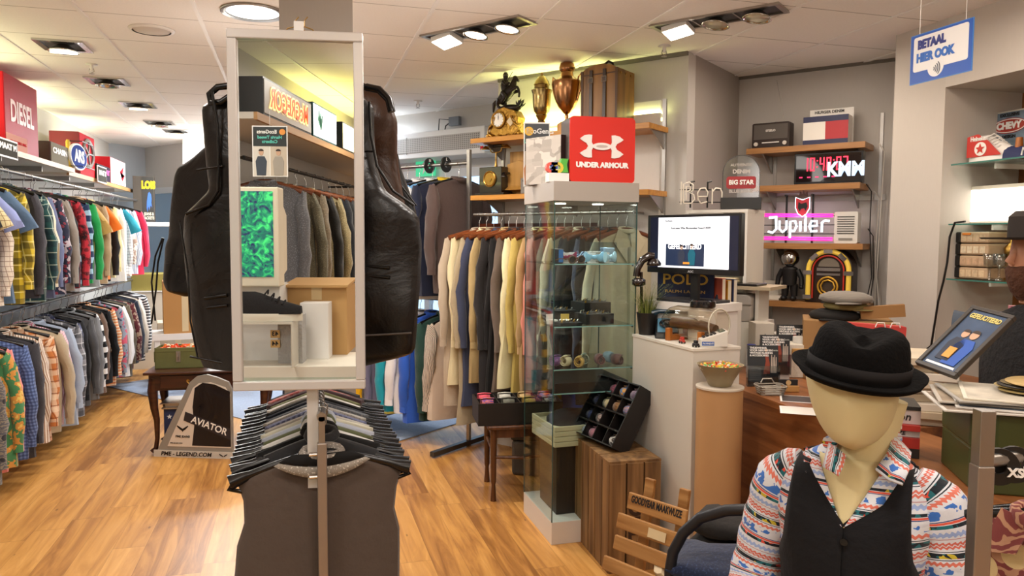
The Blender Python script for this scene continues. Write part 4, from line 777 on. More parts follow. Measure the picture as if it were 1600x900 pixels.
def figure(par,x,z0,h,suit,skin='#c9a184'):
 m=MB();m.prism([(x-h*.16,z0),(x-h*.2,z0+h*.5),(x-h*.12,z0+h*.68),(x+h*.12,z0+h*.68),(x+h*.2,z0+h*.5),(x+h*.16,z0)],-.003,-.001);m.build('printed_figure',mat(suit,.6),par)
 m=MB();m.prism(arc(x,z0+h*.82,h*.085,0,350,16,h*.11),-.003,-.001);m.build('printed_face',mat(skin,.6),par);m=MB();m.prism(arc(x,z0+h*.87,h*.09,0,180,10,h*.08),-.004,-.003);m.build('printed_hair',mat('#3a2a20',.6),par)
m=MB();m.box(-w_/2+.005,-.001,.005,-.002,0,h*.595);f1=m.build('photo',mat('#c8b8a4',.6),t);figure(f1,-w_*.24,.006,h*.55,'#a39a8e');m=MB();m.box(.002,-.001,.005,w_/2-.005,0,h*.595);f2=m.build('photo',mat('#d8d0c4',.6),t);figure(f2,w_*.25,.006,h*.55,'#3c4450')
m=MB();m.tube([(0,.002,h),(0,.002,SZ-.04-zb_m)],.001,4);m.build('string',WT,t)
rail('clothes_rail',(-1.08,-5.3,SZ-.2),(-1.08,-.3,SZ-.2),.0125,'steel rail of tweed jackets seen in the mirror',BLACK,drops=[(0,(-.24,0,0)),(.5,(-.24,0,0)),(1,(-.24,0,0))])
TJ=[('light grey tweed jacket','#77787e'),('olive green tweed jacket','#75705c'),('sand tweed jacket','#8c7e68'),('black jacket','#2a2826'),('pale khaki jacket','#a89870'),('dark navy jacket','#23262e'),('charcoal jacket','#38383a'),('brown tweed jacket','#5c4a3c'),('ash grey jacket','#8a8a88'),('tobacco brown jacket','#6a4e34'),('ink black jacket','#17171a'),('stone grey jacket','#9a948a')]
for i,(d,c)in enumerate(TJ):garment('tweed_jacket',d+' on the rail seen in the mirror','jacket',(-1.08,-.62-.2*i,SZ-.2),R(180+random.Random(i).uniform(-20,-6)),cloth(c,'tweed',tuple(x*.55 for x in lin(c)[:3]),tuple(min(1,x*1.6)for x in lin(c)[:3])),kind='coat',w=.5,L=.86,sl=.6,th=.055,seed=1300+i,group='tweed jackets seen in the mirror',hang='wood')
a0=mk_(500,600,1.7);CB=Vector((-.86,.42,0));CZT=1.02
t=thing('display_counter','white display counter with a glass front, seen at the bottom of the mirror','counter',(-.62,.62,0),R(-162));t.location=(mk_(452,560,1.42).x,mk_(452,560,1.42).y,0);an0=mboard(400,520,400,500,1.4)[1];t.rotation_euler=(0,0,an0)
m=MB();m.box(-.4,.0,0,.34,.42,CZT);m.build('carcass',mat('#e8e2d4',.5),t,bevel=.004);m=MB();m.box(-.39,-.006,.1,.33,-.001,CZT-.05);m.build('glass_front',glassmat(),t)
c_,an,w_,zt_m,zb_m=mboard(340,437,292,448,1.5)
t=thing('crt_monitor','beige tube monitor showing a green planted aquarium, seen in the mirror','monitor',(c_.x,c_.y,zb_m),an);h=zt_m-zb_m;BEI=mat('#e8dcc4',.5)
m=MB();m.box(-w_/2,0,0,w_/2,.1,h);m.add([(-w_/2+.02,.1,.02),(w_/2-.02,.1,.02),(w_/2-.02,.1,h-.02),(-w_/2+.02,.1,h-.02),(-w_/3,.36,.06),(w_/3,.36,.06),(w_/3,.36,h*.75),(-w_/3,.36,h*.75)],[(0,1,5,4),(1,2,6,5),(2,3,7,6),(3,0,4,7),(4,5,6,7)]);m.build('casing',BEI,t,bevel=.006)
q=NT('aquarium_picture');tcq=q.n('TexCoord');n1=q.n('TexNoise',{'Vector':tcq.outputs['Object'],'Scale':22.,'Detail':8.,'Distortion':1.8});rq=q.n('ValToRGB',{0:n1.outputs[0]});rq.color_ramp.elements[0].position=.36;rq.color_ramp.elements[0].color=lin('#1c2050');rq.color_ramp.elements[1].position=.66;rq.color_ramp.elements[1].color=lin('#40d070');e_=rq.color_ramp.elements.new(.5);e_.color=lin('#107a58')
q.base(rq.outputs[0]);q.link(rq.outputs[0],q.p.inputs['Emission Color']);q.p.inputs['Emission Strength'].default_value=1.0
m=MB();m.box(-w_/2+.025,-.003,.045,w_/2-.025,0,h-.02);m.build('screen',q.m,t)
zs_=zb_m-.02;t2=thing('monitor_stand','white riser box holding up the aquarium monitor, seen in the mirror','riser',(c_.x,c_.y,CZT),an);m=MB();m.box(-w_/2+.02,.08,0,w_/2-.02,.38,zb_m-CZT);m.build('box_body',WHITE,t2)
c_,an,w_,zt_m,zb_m=mboard(446,543,447,590,1.75)
t=thing('cardboard_box','open brown cardboard box on the counter, seen in the mirror','box',(c_.x,c_.y,CZT+.001),an);KR=mat('#c49a62',.8,name='kraft_card');hh=zt_m-CZT
m=MB();m.box(-w_/2,0,0,w_/2,.28,hh);m.build('carton',KR,t);m=MB();m.box(-w_/2-.01,-.01,hh-.004,w_/2,.3,hh+.008);m.build('lid_flap',KR,t,rot=(R(4),0,0));m=MB();m.box(-.03,-.002,hh*.8,.02,0,hh);m.build('tape',mat('#d9bd8c',.3),t)
c_,an,w_,zt_m,zb_m=mboard(470,514,473,590,1.62)
t=thing('white_box','tall white carton before the cardboard box, seen in the mirror','box',(c_.x,c_.y,CZT),an);m=MB();m.box(-w_/2,0,0,w_/2,.1,zt_m-CZT);m.build('carton',WHITE,t,bevel=.002)
c_,an,w_,zt_m,zb_m=mboard(435,473,492,590,1.5)
t=thing('price_block','grey textured block with size stickers 43 and 44, seen in the mirror','display block',(c_.x,c_.y,CZT),an);m=MB();m.box(-w_/2,0,0,w_/2,.09,zt_m-CZT);m.build('block',mat('#b8b6b4',.8,bump=1.,nscale=60),t)
for k_ in range(2):m=MB();m.box(w_/2-.012,-.012,.12-.045*k_,w_/2+.03,-.004,.155-.045*k_);s_=m.build('size_sticker',mat('#d8b070',.5),t);text(('43','44')[k_],.03,DT,s_,(w_/2+.009,-.013,.138-.045*k_),bold=.0006)
c_,an,w_,zt_m,zb_m=mboard(350,440,505,600,1.38)
t=thing('acrylic_riser','clear acrylic riser carrying the black shoe, seen in the mirror','riser',(c_.x,c_.y,CZT),an);hr=mk_(430,503,1.38).z-CZT;m=MB();m.box(-w_/2-.05,0,hr-.01,w_/2,.16,hr);m.box(w_/2-.006,0,0,w_/2,.16,hr-.01);m.box(-w_/2-.05,0,0,-w_/2-.044,.16,hr-.01);m.build('acrylic',mat('#d8d2c4',.2,name='frosted_acrylic'),t)
sh=mk_(420,500,1.42);t=thing('shoe','black suede sneaker with a thick white ribbed sole, seen in the mirror','shoe',(sh.x,sh.y,CZT+hr),an);
m=MB();SOLE=[(-.15+.30*u,.045*math.sin(math.pi*min(1,max(.04,u**.8)))**.5)for u in[i/12 for i in range(13)]]
m.loft([[(x,y*sy,z)for x,y in[(a,b_)for a,b_ in SOLE]+[(a,-b_)for a,b_ in SOLE[::-1]]]for z,sy in((0,.95),(.02,1.05),(.035,1.0))]);so=m.build('sole',mat('#e6e0d0',.6),t,smooth='auto')
m=MB();rg=[]
for i in range(11):
 u=i/10;x=-.145+.29*u;hh_=(.10-.0*u)if u<.35 else(.10-.065*((u-.35)/.65)**.8);ww=.042*math.sin(math.pi*max(.06,min(.94,.08+u*.85)))**.5
 rg.append([(x,ww*math.cos(a),.032+hh_*max(0,math.sin(a)))for a in[math.pi*k_/9 for k_ in range(10)]])
m.loft(rg,closed=True);m.build('upper',mat('#1a1718',.95,name='black_suede',bump=.3,nscale=200),t,smooth='auto');t.rotation_euler=(0,0,an+math.pi);t.location=sh
t.location.z=CZT+hr+.001
for k_ in range(4):m=MB();m.tube([(-.01+.025*k_,-.03,.118-.014*k_),(.0+.025*k_,0,.137-.015*k_),(-.01+.025*k_,.03,.118-.014*k_)],.004,5);m.build('lace',mat('#141214',.9),t)
# ================================================================ on the diagonal wall shelves
def onW(px,py,t_=-.2):p=ont(px,py,t_);return p
def KS(p):return(p-KO).dot(KX)
s0,s1=KS(onW(765,215)),KS(onW(822,215));cw=s1-s0;ch=ZW1
t=thing('mantel_clock','ornate gilt mantel clock with a white dial and dark horseman on top','clock',K((s0+s1)/2,-.2,ZW1),KA)
GILT=mat('#a8803a',.32,1.,'gilt',noise_=.45,nscale=55,bump=.8);BRZ=mat('#2c2522',.4,.7,'dark_bronze',noise_=.4,nscale=40)
hc=onW(790,168).z-ZW1;W=cw
m=MB();out=[(-.5,0),(-.52,.06),(-.46,.1),(-.42,.18),(-.38,.35),(-.36,.55),(-.30,.78),(-.18,.93),(0,.99),(.16,.9),(.28,.84),(.38,.62),(.36,.45),(.4,.3),(.46,.14),(.52,.08),(.5,0),(.42,.05),(.36,.16),(.26,.1),(.2,.02),(.12,.1),(0,.06),(-.12,.1),(-.2,.02),(-.26,.1),(-.36,.16),(-.42,.05)]
m.prism([(x*W,z*hc)for x,z in out],-.05,.05);m.build('case',GILT,t,bevel=.008)
for sx in(-1,1):
 m=MB();m.tube([(sx*W*(.30+.13*math.sin(u*5)*(1-u*.5)),-.058,hc*(.06+.62*u))for u in[i/14 for i in range(15)]],[.008+.004*math.sin(i)for i in range(15)],6);m.ball((sx*W*.42,-.055,hc*.1),.016,8);m.build('scrollwork',GILT,t,smooth=True)
for i,x in enumerate((-.42,-.15,.15,.42)):m=MB();m.ball((x*W,-.045,.014),(.016,.016,.014),8);m.build('foot',GILT,t,smooth=True)
dx,dz,dr=-.12*W,hc*.58,W*.17
m=MB();m.tube([(x,-.062,z)for x,z in arc(dx,dz,dr,0,350,24)],.008,6,closed=True);m.build('bezel',GILT,t,smooth=True)
m=MB();m.cyl((dx,-.052,dz),dr*.96,-.008,28,ax='y');d_=m.build('dial',mat('#f2efe8',.3),t);m=MB()
for k_ in range(12):a=k_*math.pi/6;m.cbox((dx+dr*.78*math.sin(a),-.0615,dz+dr*.78*math.cos(a)),(dr*.05,.001,dr*.2),rot=(0,a,0))
m.build('hour_marks',DT,d_)
for a,l_,nm in((0,.62,'minute_hand'),(R(5),.42,'hour_hand')):m=MB();m.cbox((dx+dr*l_*.5*math.sin(a),-.0625,dz+dr*l_*.5*math.cos(a)),(dr*.07,.001,dr*l_),rot=(0,a,0));m.build(nm,DT,d_)
m=MB();m.cbox((W*.2,-.053,hc*.5),(W*.15,.006,W*.15),rot=(0,R(45),0));m.build('enamel_plaque',mat('#d9c6a0',.3),t)
B0=hc*.97;u_=W*.5
m=MB();m.ball((.02,0,B0-.006),(W*.3,.05,.03),12);m.build('rock_base',BRZ,t,smooth=True)
def skin(name,pts,edges,rad,m_,par,lvl=2):
 me=bpy.data.meshes.new(name);me.from_pydata([tuple(p)for p in pts],edges,[]);o=bpy.data.objects.new(name,me);COL.objects.link(o);o.parent=par;me.materials.append(m_)
 o.modifiers.new('skin','SKIN');l_=me.skin_vertices[0].data if me.skin_vertices else None
 if l_ is None:
  bpy.context.view_layer.update()
 for i,r in enumerate(rad):me.skin_vertices[0].data[i].radius=(r,r)if not isinstance(r,tuple)else r
 me.skin_vertices[0].data[0].use_root=True;sb=o.modifiers.new('sub','SUBSURF');sb.levels=lvl;sb.render_levels=lvl;o.modifiers['skin'].use_smooth_shade=True
 return o
def tubes(name,chains,m_,par,n=8):
 m=MB()
 for pts,r in chains:
  P=[Vector(p)for p in pts];Q=[];rr=[]
  for i in range(len(P)-1):
   p0=P[max(i-1,0)];p1=P[i];p2=P[i+1];p3=P[min(i+2,len(P)-1)]
   for k_ in range(4):
    f=k_/4;Q.append(.5*((2*p1)+(p2-p0)*f+(2*p0-5*p1+4*p2-p3)*f*f+(3*p1-p0-3*p2+p3)*f**3));rr.append(r[i]+(r[i+1]-r[i])*f)
  Q.append(P[-1]);rr.append(r[-1]);m.tube(Q,rr,n)
 return m.build(name,m_,par,smooth=True)
q=lambda x,z,y=0:(x*W,y,B0+z*W)
tubes('horse',[([q(-.2,.14),q(-.08,.26),q(.05,.36),q(.14,.44)],[.032,.042,.040,.03]),([q(.12,.42),q(.17,.56),q(.2,.64)],[.03,.02,.014]),([q(.17,.64),q(.22,.63),q(.29,.55)],[.014,.015,.009]),([q(-.18,.2,-.015),q(-.24,.08,-.015),q(-.14,.0,-.015)],[.028,.012,.008]),([q(-.16,.18,.02),q(-.1,.06,.02),q(-.08,-.04,.02)],[.026,.012,.008]),([q(.13,.36,-.015),q(.28,.42,-.015),q(.34,.32,-.015),q(.34,.24,-.015)],[.02,.011,.008,.007]),([q(.12,.34,.02),q(.26,.34,.02),q(.26,.22,.02)],[.018,.01,.007]),([q(-.24,.2),q(-.36,.12),q(-.4,-.06)],[.012,.017,.006])],BRZ,t)
tubes('rider',[([q(-.06,.34),q(-.08,.5),q(-.06,.62)],[.026,.032,.022]),([q(-.06,.62),q(-.06,.7)],[.014,.02]),([q(-.06,.72),q(-.06,.78)],[.022,.012]),([q(-.07,.58,-.03),q(.02,.5,-.03),q(.1,.54,-.02)],[.012,.009,.008]),([q(-.05,.34,-.04),q(.02,.24,-.045),q(-.06,.12,-.045)],[.018,.014,.01]),([q(.02,.5,-.035),q(.22,.74,-.04)],[.003,.002])],BRZ,t)
m=MB();rnd=random.Random(8)
for k_ in range(14):a=rnd.uniform(20,160);l_=rnd.uniform(.1,.2)*W;bx=W*.3;m.prism([(bx,B0-.01),(bx+l_*.6*math.cos(R(a))-.008,B0+l_*.6*math.sin(R(a))),(bx+l_*math.cos(R(a)),B0+l_*math.sin(R(a))),(bx+l_*.6*math.cos(R(a))+.008,B0+l_*.6*math.sin(R(a))-.004)],-.03+k_*.004,-.026+k_*.004)
m.build('leafy_bush',BRZ,t)
COP=mat('#a47650',.22,1.,'copper_trophy',noise_=.35,nscale=18,bump=.15);SIL=mat('#9c8658',.25,1.,'tarnished_trophy',noise_=.3,nscale=20,bump=.15)
def trophy(px,pyt,pyb,wpx,tq,prof,m_,label,handles):
 a=ont(px,pyb,tq);s_=KS(a);zb=ZW1;H=ont(px,pyt,tq).z-zb;Wd=(KS(ont(px+wpx/2,150,tq))-KS(ont(px-wpx/2,150,tq)))*.62
 t=thing('trophy',label,'trophy',K(s_,tq,zb),KA,'trophies on the top shelf')
 m=MB();m.lathe([(r*Wd*.5,z*H)for r,z in prof if z<=.16],n=28);m.build('base',mat('#c98f45',.3,name='amber_base')if 'copper' in label else m_,t,smooth='auto')
 m=MB();m.lathe([(r*Wd*.5,z*H)for r,z in prof if .14<=z<=.72],n=28);m.build('cup',m_,t,smooth='auto')
 m=MB();m.lathe([(r*Wd*.5,z*H)for r,z in prof if z>=.715],n=28);m.build('lid',m_,t,smooth='auto')
 if handles:
  for sx in(-1,1):m=MB();m.tube([(sx*Wd*.44,0,H*.44),(sx*Wd*.56,0,H*.56),(sx*Wd*.64,0,H*.7),(sx*Wd*.6,0,H*.8),(sx*Wd*.5,0,H*.76),(sx*Wd*.44,0,H*.68)],.006,8);m.build('handle',m_,t,smooth=True)
 return t
trophy(846,113,213,40,-.2,[(.6,0),(.62,.03),(.3,.06),(.2,.14),(.32,.17),(.42,.22),(.34,.24),(.5,.28),(.6,.31),(.55,.33),(.8,.38),(.92,.46),(.96,.6),(.98,.66),(1.08,.7),(1.1,.715),(.8,.74),(.78,.79),(.86,.8),(.7,.86),(.35,.93),(.12,.95),(.16,.97),(.13,.99),(.02,1)],SIL,'smaller old silver-gilt lidded trophy cup beside the gilt clock',False)
trophy(885,95,213,58,-.2,[(.7,0),(.7,.12),(.5,.15),(.18,.17),(.12,.2),(.16,.23),(.12,.26),(.25,.28),(.6,.35),(.85,.45),(1.0,.58),(1.08,.68),(1.06,.715),(.8,.74),(.5,.78),(.45,.84),(.55,.86),(.6,.9),(.5,.96),(.25,.99),(.02,1)],COP,'larger copper two-handled lidded trophy cup in front of the travel trunk',True)
s0,s1=KS(ont(907,200,-.32)),KS(ont(962,200,-.32));s1=max(s1,s0+.26);H=ont(935,97,-.3).z-ZW1-.01
LTH=wood('#96692c','#5f411c','Z',.5,.45,'worn_brown_leather');sw_=s1-s0
t=thing('travel_trunk','upright worn brown leather travel trunk with two buckled straps and a top handle','trunk',K(s0,-.31,ZW1+.001),KA)
m=MB();pr=[(0,0),(0,H*.9)]+[(a,z)for a,z in arc(sw_*.5,H*.86,sw_*.5,172,8,10,H*.12)]+[(sw_,H*.9),(sw_,0)]
m.prism(pr[::-1],0,.24);m.build('body',LTH,t,bevel=.006)
m=MB();m.box(-.004,-.004,H*.82,sw_+.004,.0,H*.84);m.box(-.004,-.004,0,.012,0,H*.9);m.box(sw_-.012,-.004,0,sw_+.004,0,H*.9);m.build('edge_binding',mat('#54391f',.5),t)
for fx in(.28,.66):
 m=MB();m.box(sw_*fx-.012,-.010,H*.12,sw_*fx+.012,-.004,H*.9);s_=m.build('strap',mat('#38281c',.4),t,bevel=.002)
 m=MB();m.tube([(sw_*fx-.016,-.013,H*.7),(sw_*fx+.016,-.013,H*.7),(sw_*fx+.016,-.013,H*.78),(sw_*fx-.016,-.013,H*.78)],.003,6,closed=True);m.build('buckle',STEEL,s_)
m=MB();m.tube([(sw_*.35,.12,H*.96),(sw_*.38,.12,H*1.04),(sw_*.5,.12,H*1.08),(sw_*.62,.12,H*1.04),(sw_*.65,.12,H*.96)],.008,8);m.build('top_handle',mat('#2c2018',.5),t,smooth=True)
for k_ in range(3):m=MB();m.cyl((sw_+.0,.05+.07*k_,H*.84),.008,.004,8,ax='x');m.build('stud',BRASS,t)
t=thing('fluorescent_tube','yellow-green fluorescent tube hidden behind the trophies and trunk','lamp',K(-1.3,-.04,ZW1+.06),KA);m=MB();m.cyl((0,0,0),.012,1.15,10,ax='x');m.build('tube',TUBE,t);m=MB();m.box(0,-.02,-.06,1.15,.02,-.015);m.build('batten',WHITE,t)
lamp('AREA','tube_light',K(-.75,-.05,ZW1+.1),8,(.94,1,.36),1.2,(R(168),0,KA),sizey=.05)
def TB(px,py,tq=-.2):return K(KS(ont(px,py,tq)),tq,ZW2)
s0,s1=KS(ont(752,300,-.22)),KS(ont(793,300,-.22));tw=s1-s0;PB_=mat('#1a1714',.25,coat=.5,name='black_lacquer')
t=thing('antique_telephone','antique black box telephone with brass dial and horn cradle','telephone',K((s0+s1)/2,-.2,ZW2),KA);hb=ont(775,262,-.2).z-ZW2
m=MB();m.box(-tw*.55,-.09,0,tw*.55,.09,.018);m.build('base',PB_,t,bevel=.003);m=MB();m.box(-tw*.42,-.07,.018,tw*.42,.07,hb);m.build('case',PB_,t,bevel=.004)
m=MB();m.cyl((-.0,-.071,hb*.58),tw*.24,-.008,24,ax='y');m.cyl((0,-.079,hb*.58),tw*.08,-.004,16,ax='y');m.tube([(x,-.08,z)for x,z in arc(0,hb*.58,tw*.21,0,330,18)],.005,6,closed=True);m.build('dial',BRASS,t,smooth='auto')
m=MB();zc=ont(775,228,-.2).z-ZW2;m.lathe([(.016,hb),(.01,hb+.02),(.006,hb+.05),(.009,hb+.06)],n=10);m.tube([(-.05,0,zc-.012),(-.05,0,zc-.035),(-.035,0,zc-.045),(0,0,zc-.048),(.035,0,zc-.045),(.05,0,zc-.035),(.05,0,zc-.012)],.005,6);m.tube([(0,0,hb+.05),(0,0,zc-.048)],.006,6);m.build('cradle',BRASS,t,smooth=True)
m=MB();m.tube([(-.055,0,zc),(.055,0,zc)],.013,10);h_=m.build('handset',PB_,t,smooth='auto')
for sx in(-1,1):m=MB();m.tube([(sx*.055,0,zc),(sx*.09,0,zc-.004)],.008,8);m.lathe([(.008,0),(.03,-.02),(.038,-.026),(.03,-.03)],c=(sx*.095,0,zc+.005),n=16);m.build('earpiece',BRASS,h_,smooth=True)
m=MB();m.tube([(.09,0,zc-.02),(.1,-.02,zc-.08),(.085,-.01,hb),(.1,.03,.06),(.08,.06,.02)],.004,6);m.build('cord',mat('#4a3a26',.8),t)
s0,s1=KS(ont(795,300,-.14)),KS(ont(836,300,-.14));ww=s1-s0;OAK=wood('#b88c48','#8c6228','Z',.7,.4,'golden_oak');hh=ont(815,236,-.14).z-ZW2
t=thing('wooden_telephone','golden oak wall telephone with a mouthpiece leaning behind the black one','telephone',K(s0,-.13,ZW2),KA);m=MB();m.box(0,0,0,ww,.05,hh);m.build('back_board',OAK,t,bevel=.004);m=MB();m.prism([(.02,hh*.2),(ww-.02,hh*.2),(ww-.02,hh*.7),(ww*.5,hh*.78),(.02,hh*.7)],-.06,0);m.build('front_box',OAK,t,bevel=.003)
m=MB();m.add([(.02,-.06,hh*.2),(ww-.02,-.06,hh*.2),(ww-.02,-.1,hh*.12),(.02,-.1,hh*.12),(.02,0,hh*.2),(ww-.02,0,hh*.2),(ww-.02,0,hh*.1),(.02,0,hh*.1)],[(0,1,2,3),(4,5,1,0),(3,2,6,7),(4,0,3,7),(1,5,6,2)]);m.build('writing_ledge',OAK,t)
m=MB();m.tube([(.05,-.07,hh*.5),(.03,-.11,hh*.5)],.008,8);m.lathe([(.01,0),(.03,-.02),(.032,-.028)],c=(.03,-.11,hh*.5),n=14);m.build('mouthpiece',PB_,t,smooth=True)
s0=KS(ont(822,300,-.26));t=thing('desk_intercom','small grey metal intercom box at the right of the telephone shelf','telephone',K(s0,-.33,ZW2),KA);m=MB();m.box(0,0,0,.14,.1,.11);m.build('casing',mat('#75706a',.5,.3),t,bevel=.006);m=MB()
for k_ in range(4):m.cyl((.025+.03*k_,-.0005,.09),.006,-.002,10,ax='y')
m.build('holes_row',BLACK,t);m=MB();m.lathe([(0,0),(.02,.01),(.02,.04),(0,.045)],c=(-.01,.05,.06),n=12);m.build('brass_bell',BRASS,t,smooth=True)
# ================================================================ glass display cabinet
CX0,CX1,CY0,CY1=1.265,1.725,3.64,4.14;cw=CX1-CX0;cdp=CY1-CY0;HT=1.79
TAU=mat('#a39a90',.45,name='taupe_laminate')
t=thing('display_cabinet','tall square glass display cabinet with a taupe top box and white plinth','display cabinet',(CX0,CY0,0),0)
m=MB();m.box(0,0,0,cw,cdp,.12);m.build('plinth',mat('#d9d2ca',.4),t,bevel=.002);m=MB();m.box(-.006,-.006,HT,cw+.006,cdp+.006,HT+.1);m.build('top_box',TAU,t,bevel=.002)
GL=glassmat('#f3f9f8')
for a,nm in(((0,0,.12,cw,.005,HT),'glass_front'),((0,.005,.12,.005,cdp,HT),'glass_side'),((cw-.005,.005,.12,cw,cdp,HT),'glass_side'),((.005,cdp-.005,.12,cw-.005,cdp,HT),'glass_back')):m=MB();m.box(*a);m.build(nm,GL,t)
EDG=mat('#2f4f4c',.1,name='glass_edge')
for(x,y)in((0,0),(cw-.004,0),(0,cdp-.004),(cw-.004,cdp-.004)):m=MB();m.box(x-.001,y-.001,.12,x+.004,y+.004,HT);m.build('glass_edge',EDG,t)
SHZ=[ony(930,412,CY0+.01).z,ony(930,509,CY0+.01).z,ony(930,575,CY0+.01).z,ony(930,612,CY0+.01).z]
for z in SHZ:
 m=MB();m.box(.008,.01,z-.006,cw-.008,cdp-.01,z);s_=m.build('glass_shelf',GL,t);m=MB();m.box(.008,.008,z-.006,cw-.008,.0105,z);m.build('shelf_edge',mat('#8fb8b4',.1,name='green_glass_edge'),s_)
 for x in(.012,cw-.012):m=MB();m.cyl((x,.018,z-.014),.007,.008,8);m.build('shelf_clip',CHROME,s_)
t.children
for x in(.12,.34):m=MB();m.cyl((x,cdp*.5,HT-.004),.03,.004,16);m.build('cabinet_lamp',LB,t);lamp('SPOT','cabinet_lamp_light',(CX0+x,CY0+cdp*.5,HT-.012),5,(.85,.93,1),.02,(0,0,0),120)
def CP(x,y,z):return(CX0+x,CY0+y,z+.0005)
rnd=random.Random(21)
def bowtie(x,y,z,c,lb,rz,pat='plain',c2=None):
 t=thing('bow_tie',lb,'bow tie',CP(x,y,z),rz,'bow ties on the top glass shelf');mm=cloth(c,pat,c2)
 for sx in(-1,1):m=MB();m.loft([[(sx*(.008+.05*u),.012*math.cos(a)*(.5+u*.5),.03+(.008+.022*u)*math.sin(a)+.004*math.sin(u*9))for a in[k_*math.pi/5 for k_ in range(10)]]for u in[i/5 for i in range(6)]]);m.build('wing',mm,t,smooth='auto')
 m=MB();m.ball((0,-.003,.03),(.011,.013,.012),10);m.build('knot',mm,t,smooth=True);m=MB();m.box(-.018,.012,0,.018,.016,.055);m.box(-.02,-.012,0,.02,.02,.003);m.build('card_stand',mat('#d8d4cc',.5),t)
for i,(x,y,c,c2,d)in enumerate(((.10,.10,'#7c1c40',None,'burgundy satin bow tie'),(.17,.18,'#24405c','#a8c4dc','dark blue spotted bow tie'),(.26,.10,'#8cc0dc',None,'pale blue bow tie'),(.30,.22,'#4c8cb8','#dce8f0','blue and white striped bow tie'),(.36,.12,'#b0d4e4',None,'ice blue bow tie'),(.22,.28,'#1c2c44',None,'navy bow tie'))):bowtie(x,y,SHZ[0],c,d+' on the top glass shelf',R(-20+15*i),'vstripe' if c2 else 'plain',c2)
t=thing('gift_box','small black and blue gift box at the left of the top glass shelf','box',CP(.03,.1,SHZ[0]),R(-8));m=MB();m.box(0,0,0,.055,.05,.075);m.build('box_body',mat('#161c28',.3),t,bevel=.002);m=MB();m.box(.03,-.001,.005,.054,0,.07);m.build('blue_band',mat('#2c6cb0',.3),t)
for i,x in enumerate((.285,.365)):
 t=thing('acrylic_box',('left','right')[i]+' clear acrylic box with folded accessories on the top glass shelf','box',CP(x,.2,SHZ[0]));m=MB();m.box(0,0,0,.07,.1,.11);m.build('acrylic',glassmat('#dfeaf0'),t);m=MB();m.box(.006,.01,.002,.064,.09,.06+i*.02);m.build('folded_cloth',mat(('#b8a48c','#c8ccd0')[i],.8,bump=.4),t,bevel=.006)
def specs(x,y,z,rz,c,lb,grp):
 t=thing('sunglasses',lb,'glasses',CP(x,y,z),rz,grp);mm=mat(c,.15,coat=.4)
 for sx in(-1,1):
  m=MB();m.tube([(sx*.033+px_,0,.02+pz_)for px_,pz_ in arc(0,0,.026,0,340,14,.019)],.0035,6,closed=True);m.build('rim',mm,t,smooth=True);m=MB();m.cyl((sx*.033,-.0005,.02),.023,.001,14,ax='y');m.build('lens',mat('#1c1a18',.05,name='dark_lens'),t);m=MB();m.tube([(sx*.062,0,.026),(sx*.066,.06,.024),(sx*.06,.13,.008)],.0028,6);m.build('temple',mm,t)
 m=MB();m.tube([(-.01,0,.026),(0,-.003,.03),(.01,0,.026)],.003,6);m.build('bridge',mm,t)
specs(.14,.04,SHZ[0],R(25),'#5c3c24','brown-framed glasses on the top glass shelf in front of the bow ties',None)
def tray(x,y,z,w_,d_,h_,lb,tilt=0,n=9,c='#141212'):
 t=thing('cufflink_tray',lb,'tray',CP(x,y,z),R(8),'black cufflink trays');m=MB();m.box(0,0,0,w_,d_,h_);m.build('tray_body',mat(c,.6),t,bevel=.002)
 for i in range(n):
  m=MB();cx_,cy_=.015+(w_-.03)*((i*37)%10)/10,.015+(d_-.03)*((i*53)%7)/7;m.cyl((cx_,cy_,h_),.006,.008,8);m.tube([(cx_,cy_,h_+.008),(cx_+.008,cy_,h_+.014)],.0025,5);m.build('cufflink',CHROME if i%4 else BRASS,t)
tray(.05,.03,SHZ[1],.13,.09,.015,'low black tray of white cufflinks at the front of the second glass shelf',n=10);tray(.20,.05,SHZ[1],.17,.13,.055,'deep black tray of cufflinks in the middle of the second glass shelf',n=12);tray(.26,.23,SHZ[1],.17,.16,.10,'tallest black tray of cufflinks at the back right of the second glass shelf',n=14);tray(.07,.22,SHZ[1],.15,.14,.06,'black tray of cufflinks at the back left of the second glass shelf',n=12)
for i,(x,c,d)in enumerate(((.03,'#e6e2da','white cardboard ring box'),(.09,'#c8a850','gold ring box'))):t=thing('ring_box',d+' at the front left of the second glass shelf','box',CP(x,.12+.0*i,SHZ[1]),R(20-30*i));m=MB();m.box(0,0,0,.045,.04,.022);m.build('box_base',mat(c,.5),t);m=MB();m.box(0,.038,.012,.045,.044,.05);m.build('lid',mat(c,.5),t)
def roll(par_loc,r,w_,c,pat,c2,lb,rz,grp,c3=None,tilt=0):
 t=thing('rolled_tie',lb,'tie',par_loc,0,grp,rot=(tilt,0,rz));m=MB();pts=[]
 n=26;rings=[]
 for i in range(n+1):
  a=i/n*4.6*math.pi;rr=r*(.35+.65*i/n);p=(rr*math.cos(a),rr*math.sin(a)+r);ww=w_*(.6+.4*i/n);rings.append([(-ww/2,p[0]*.9,p[1]),(0,p[0]*.9+math.cos(a)*.004,p[1]+math.sin(a)*.004),(ww/2,p[0]*.9,p[1])])
 m.loft(rings,closed=False,cap=False);m.build('rolled_silk',cloth(c,pat,c2,c3,.5,.45),t,smooth=True,solid=.004);return t
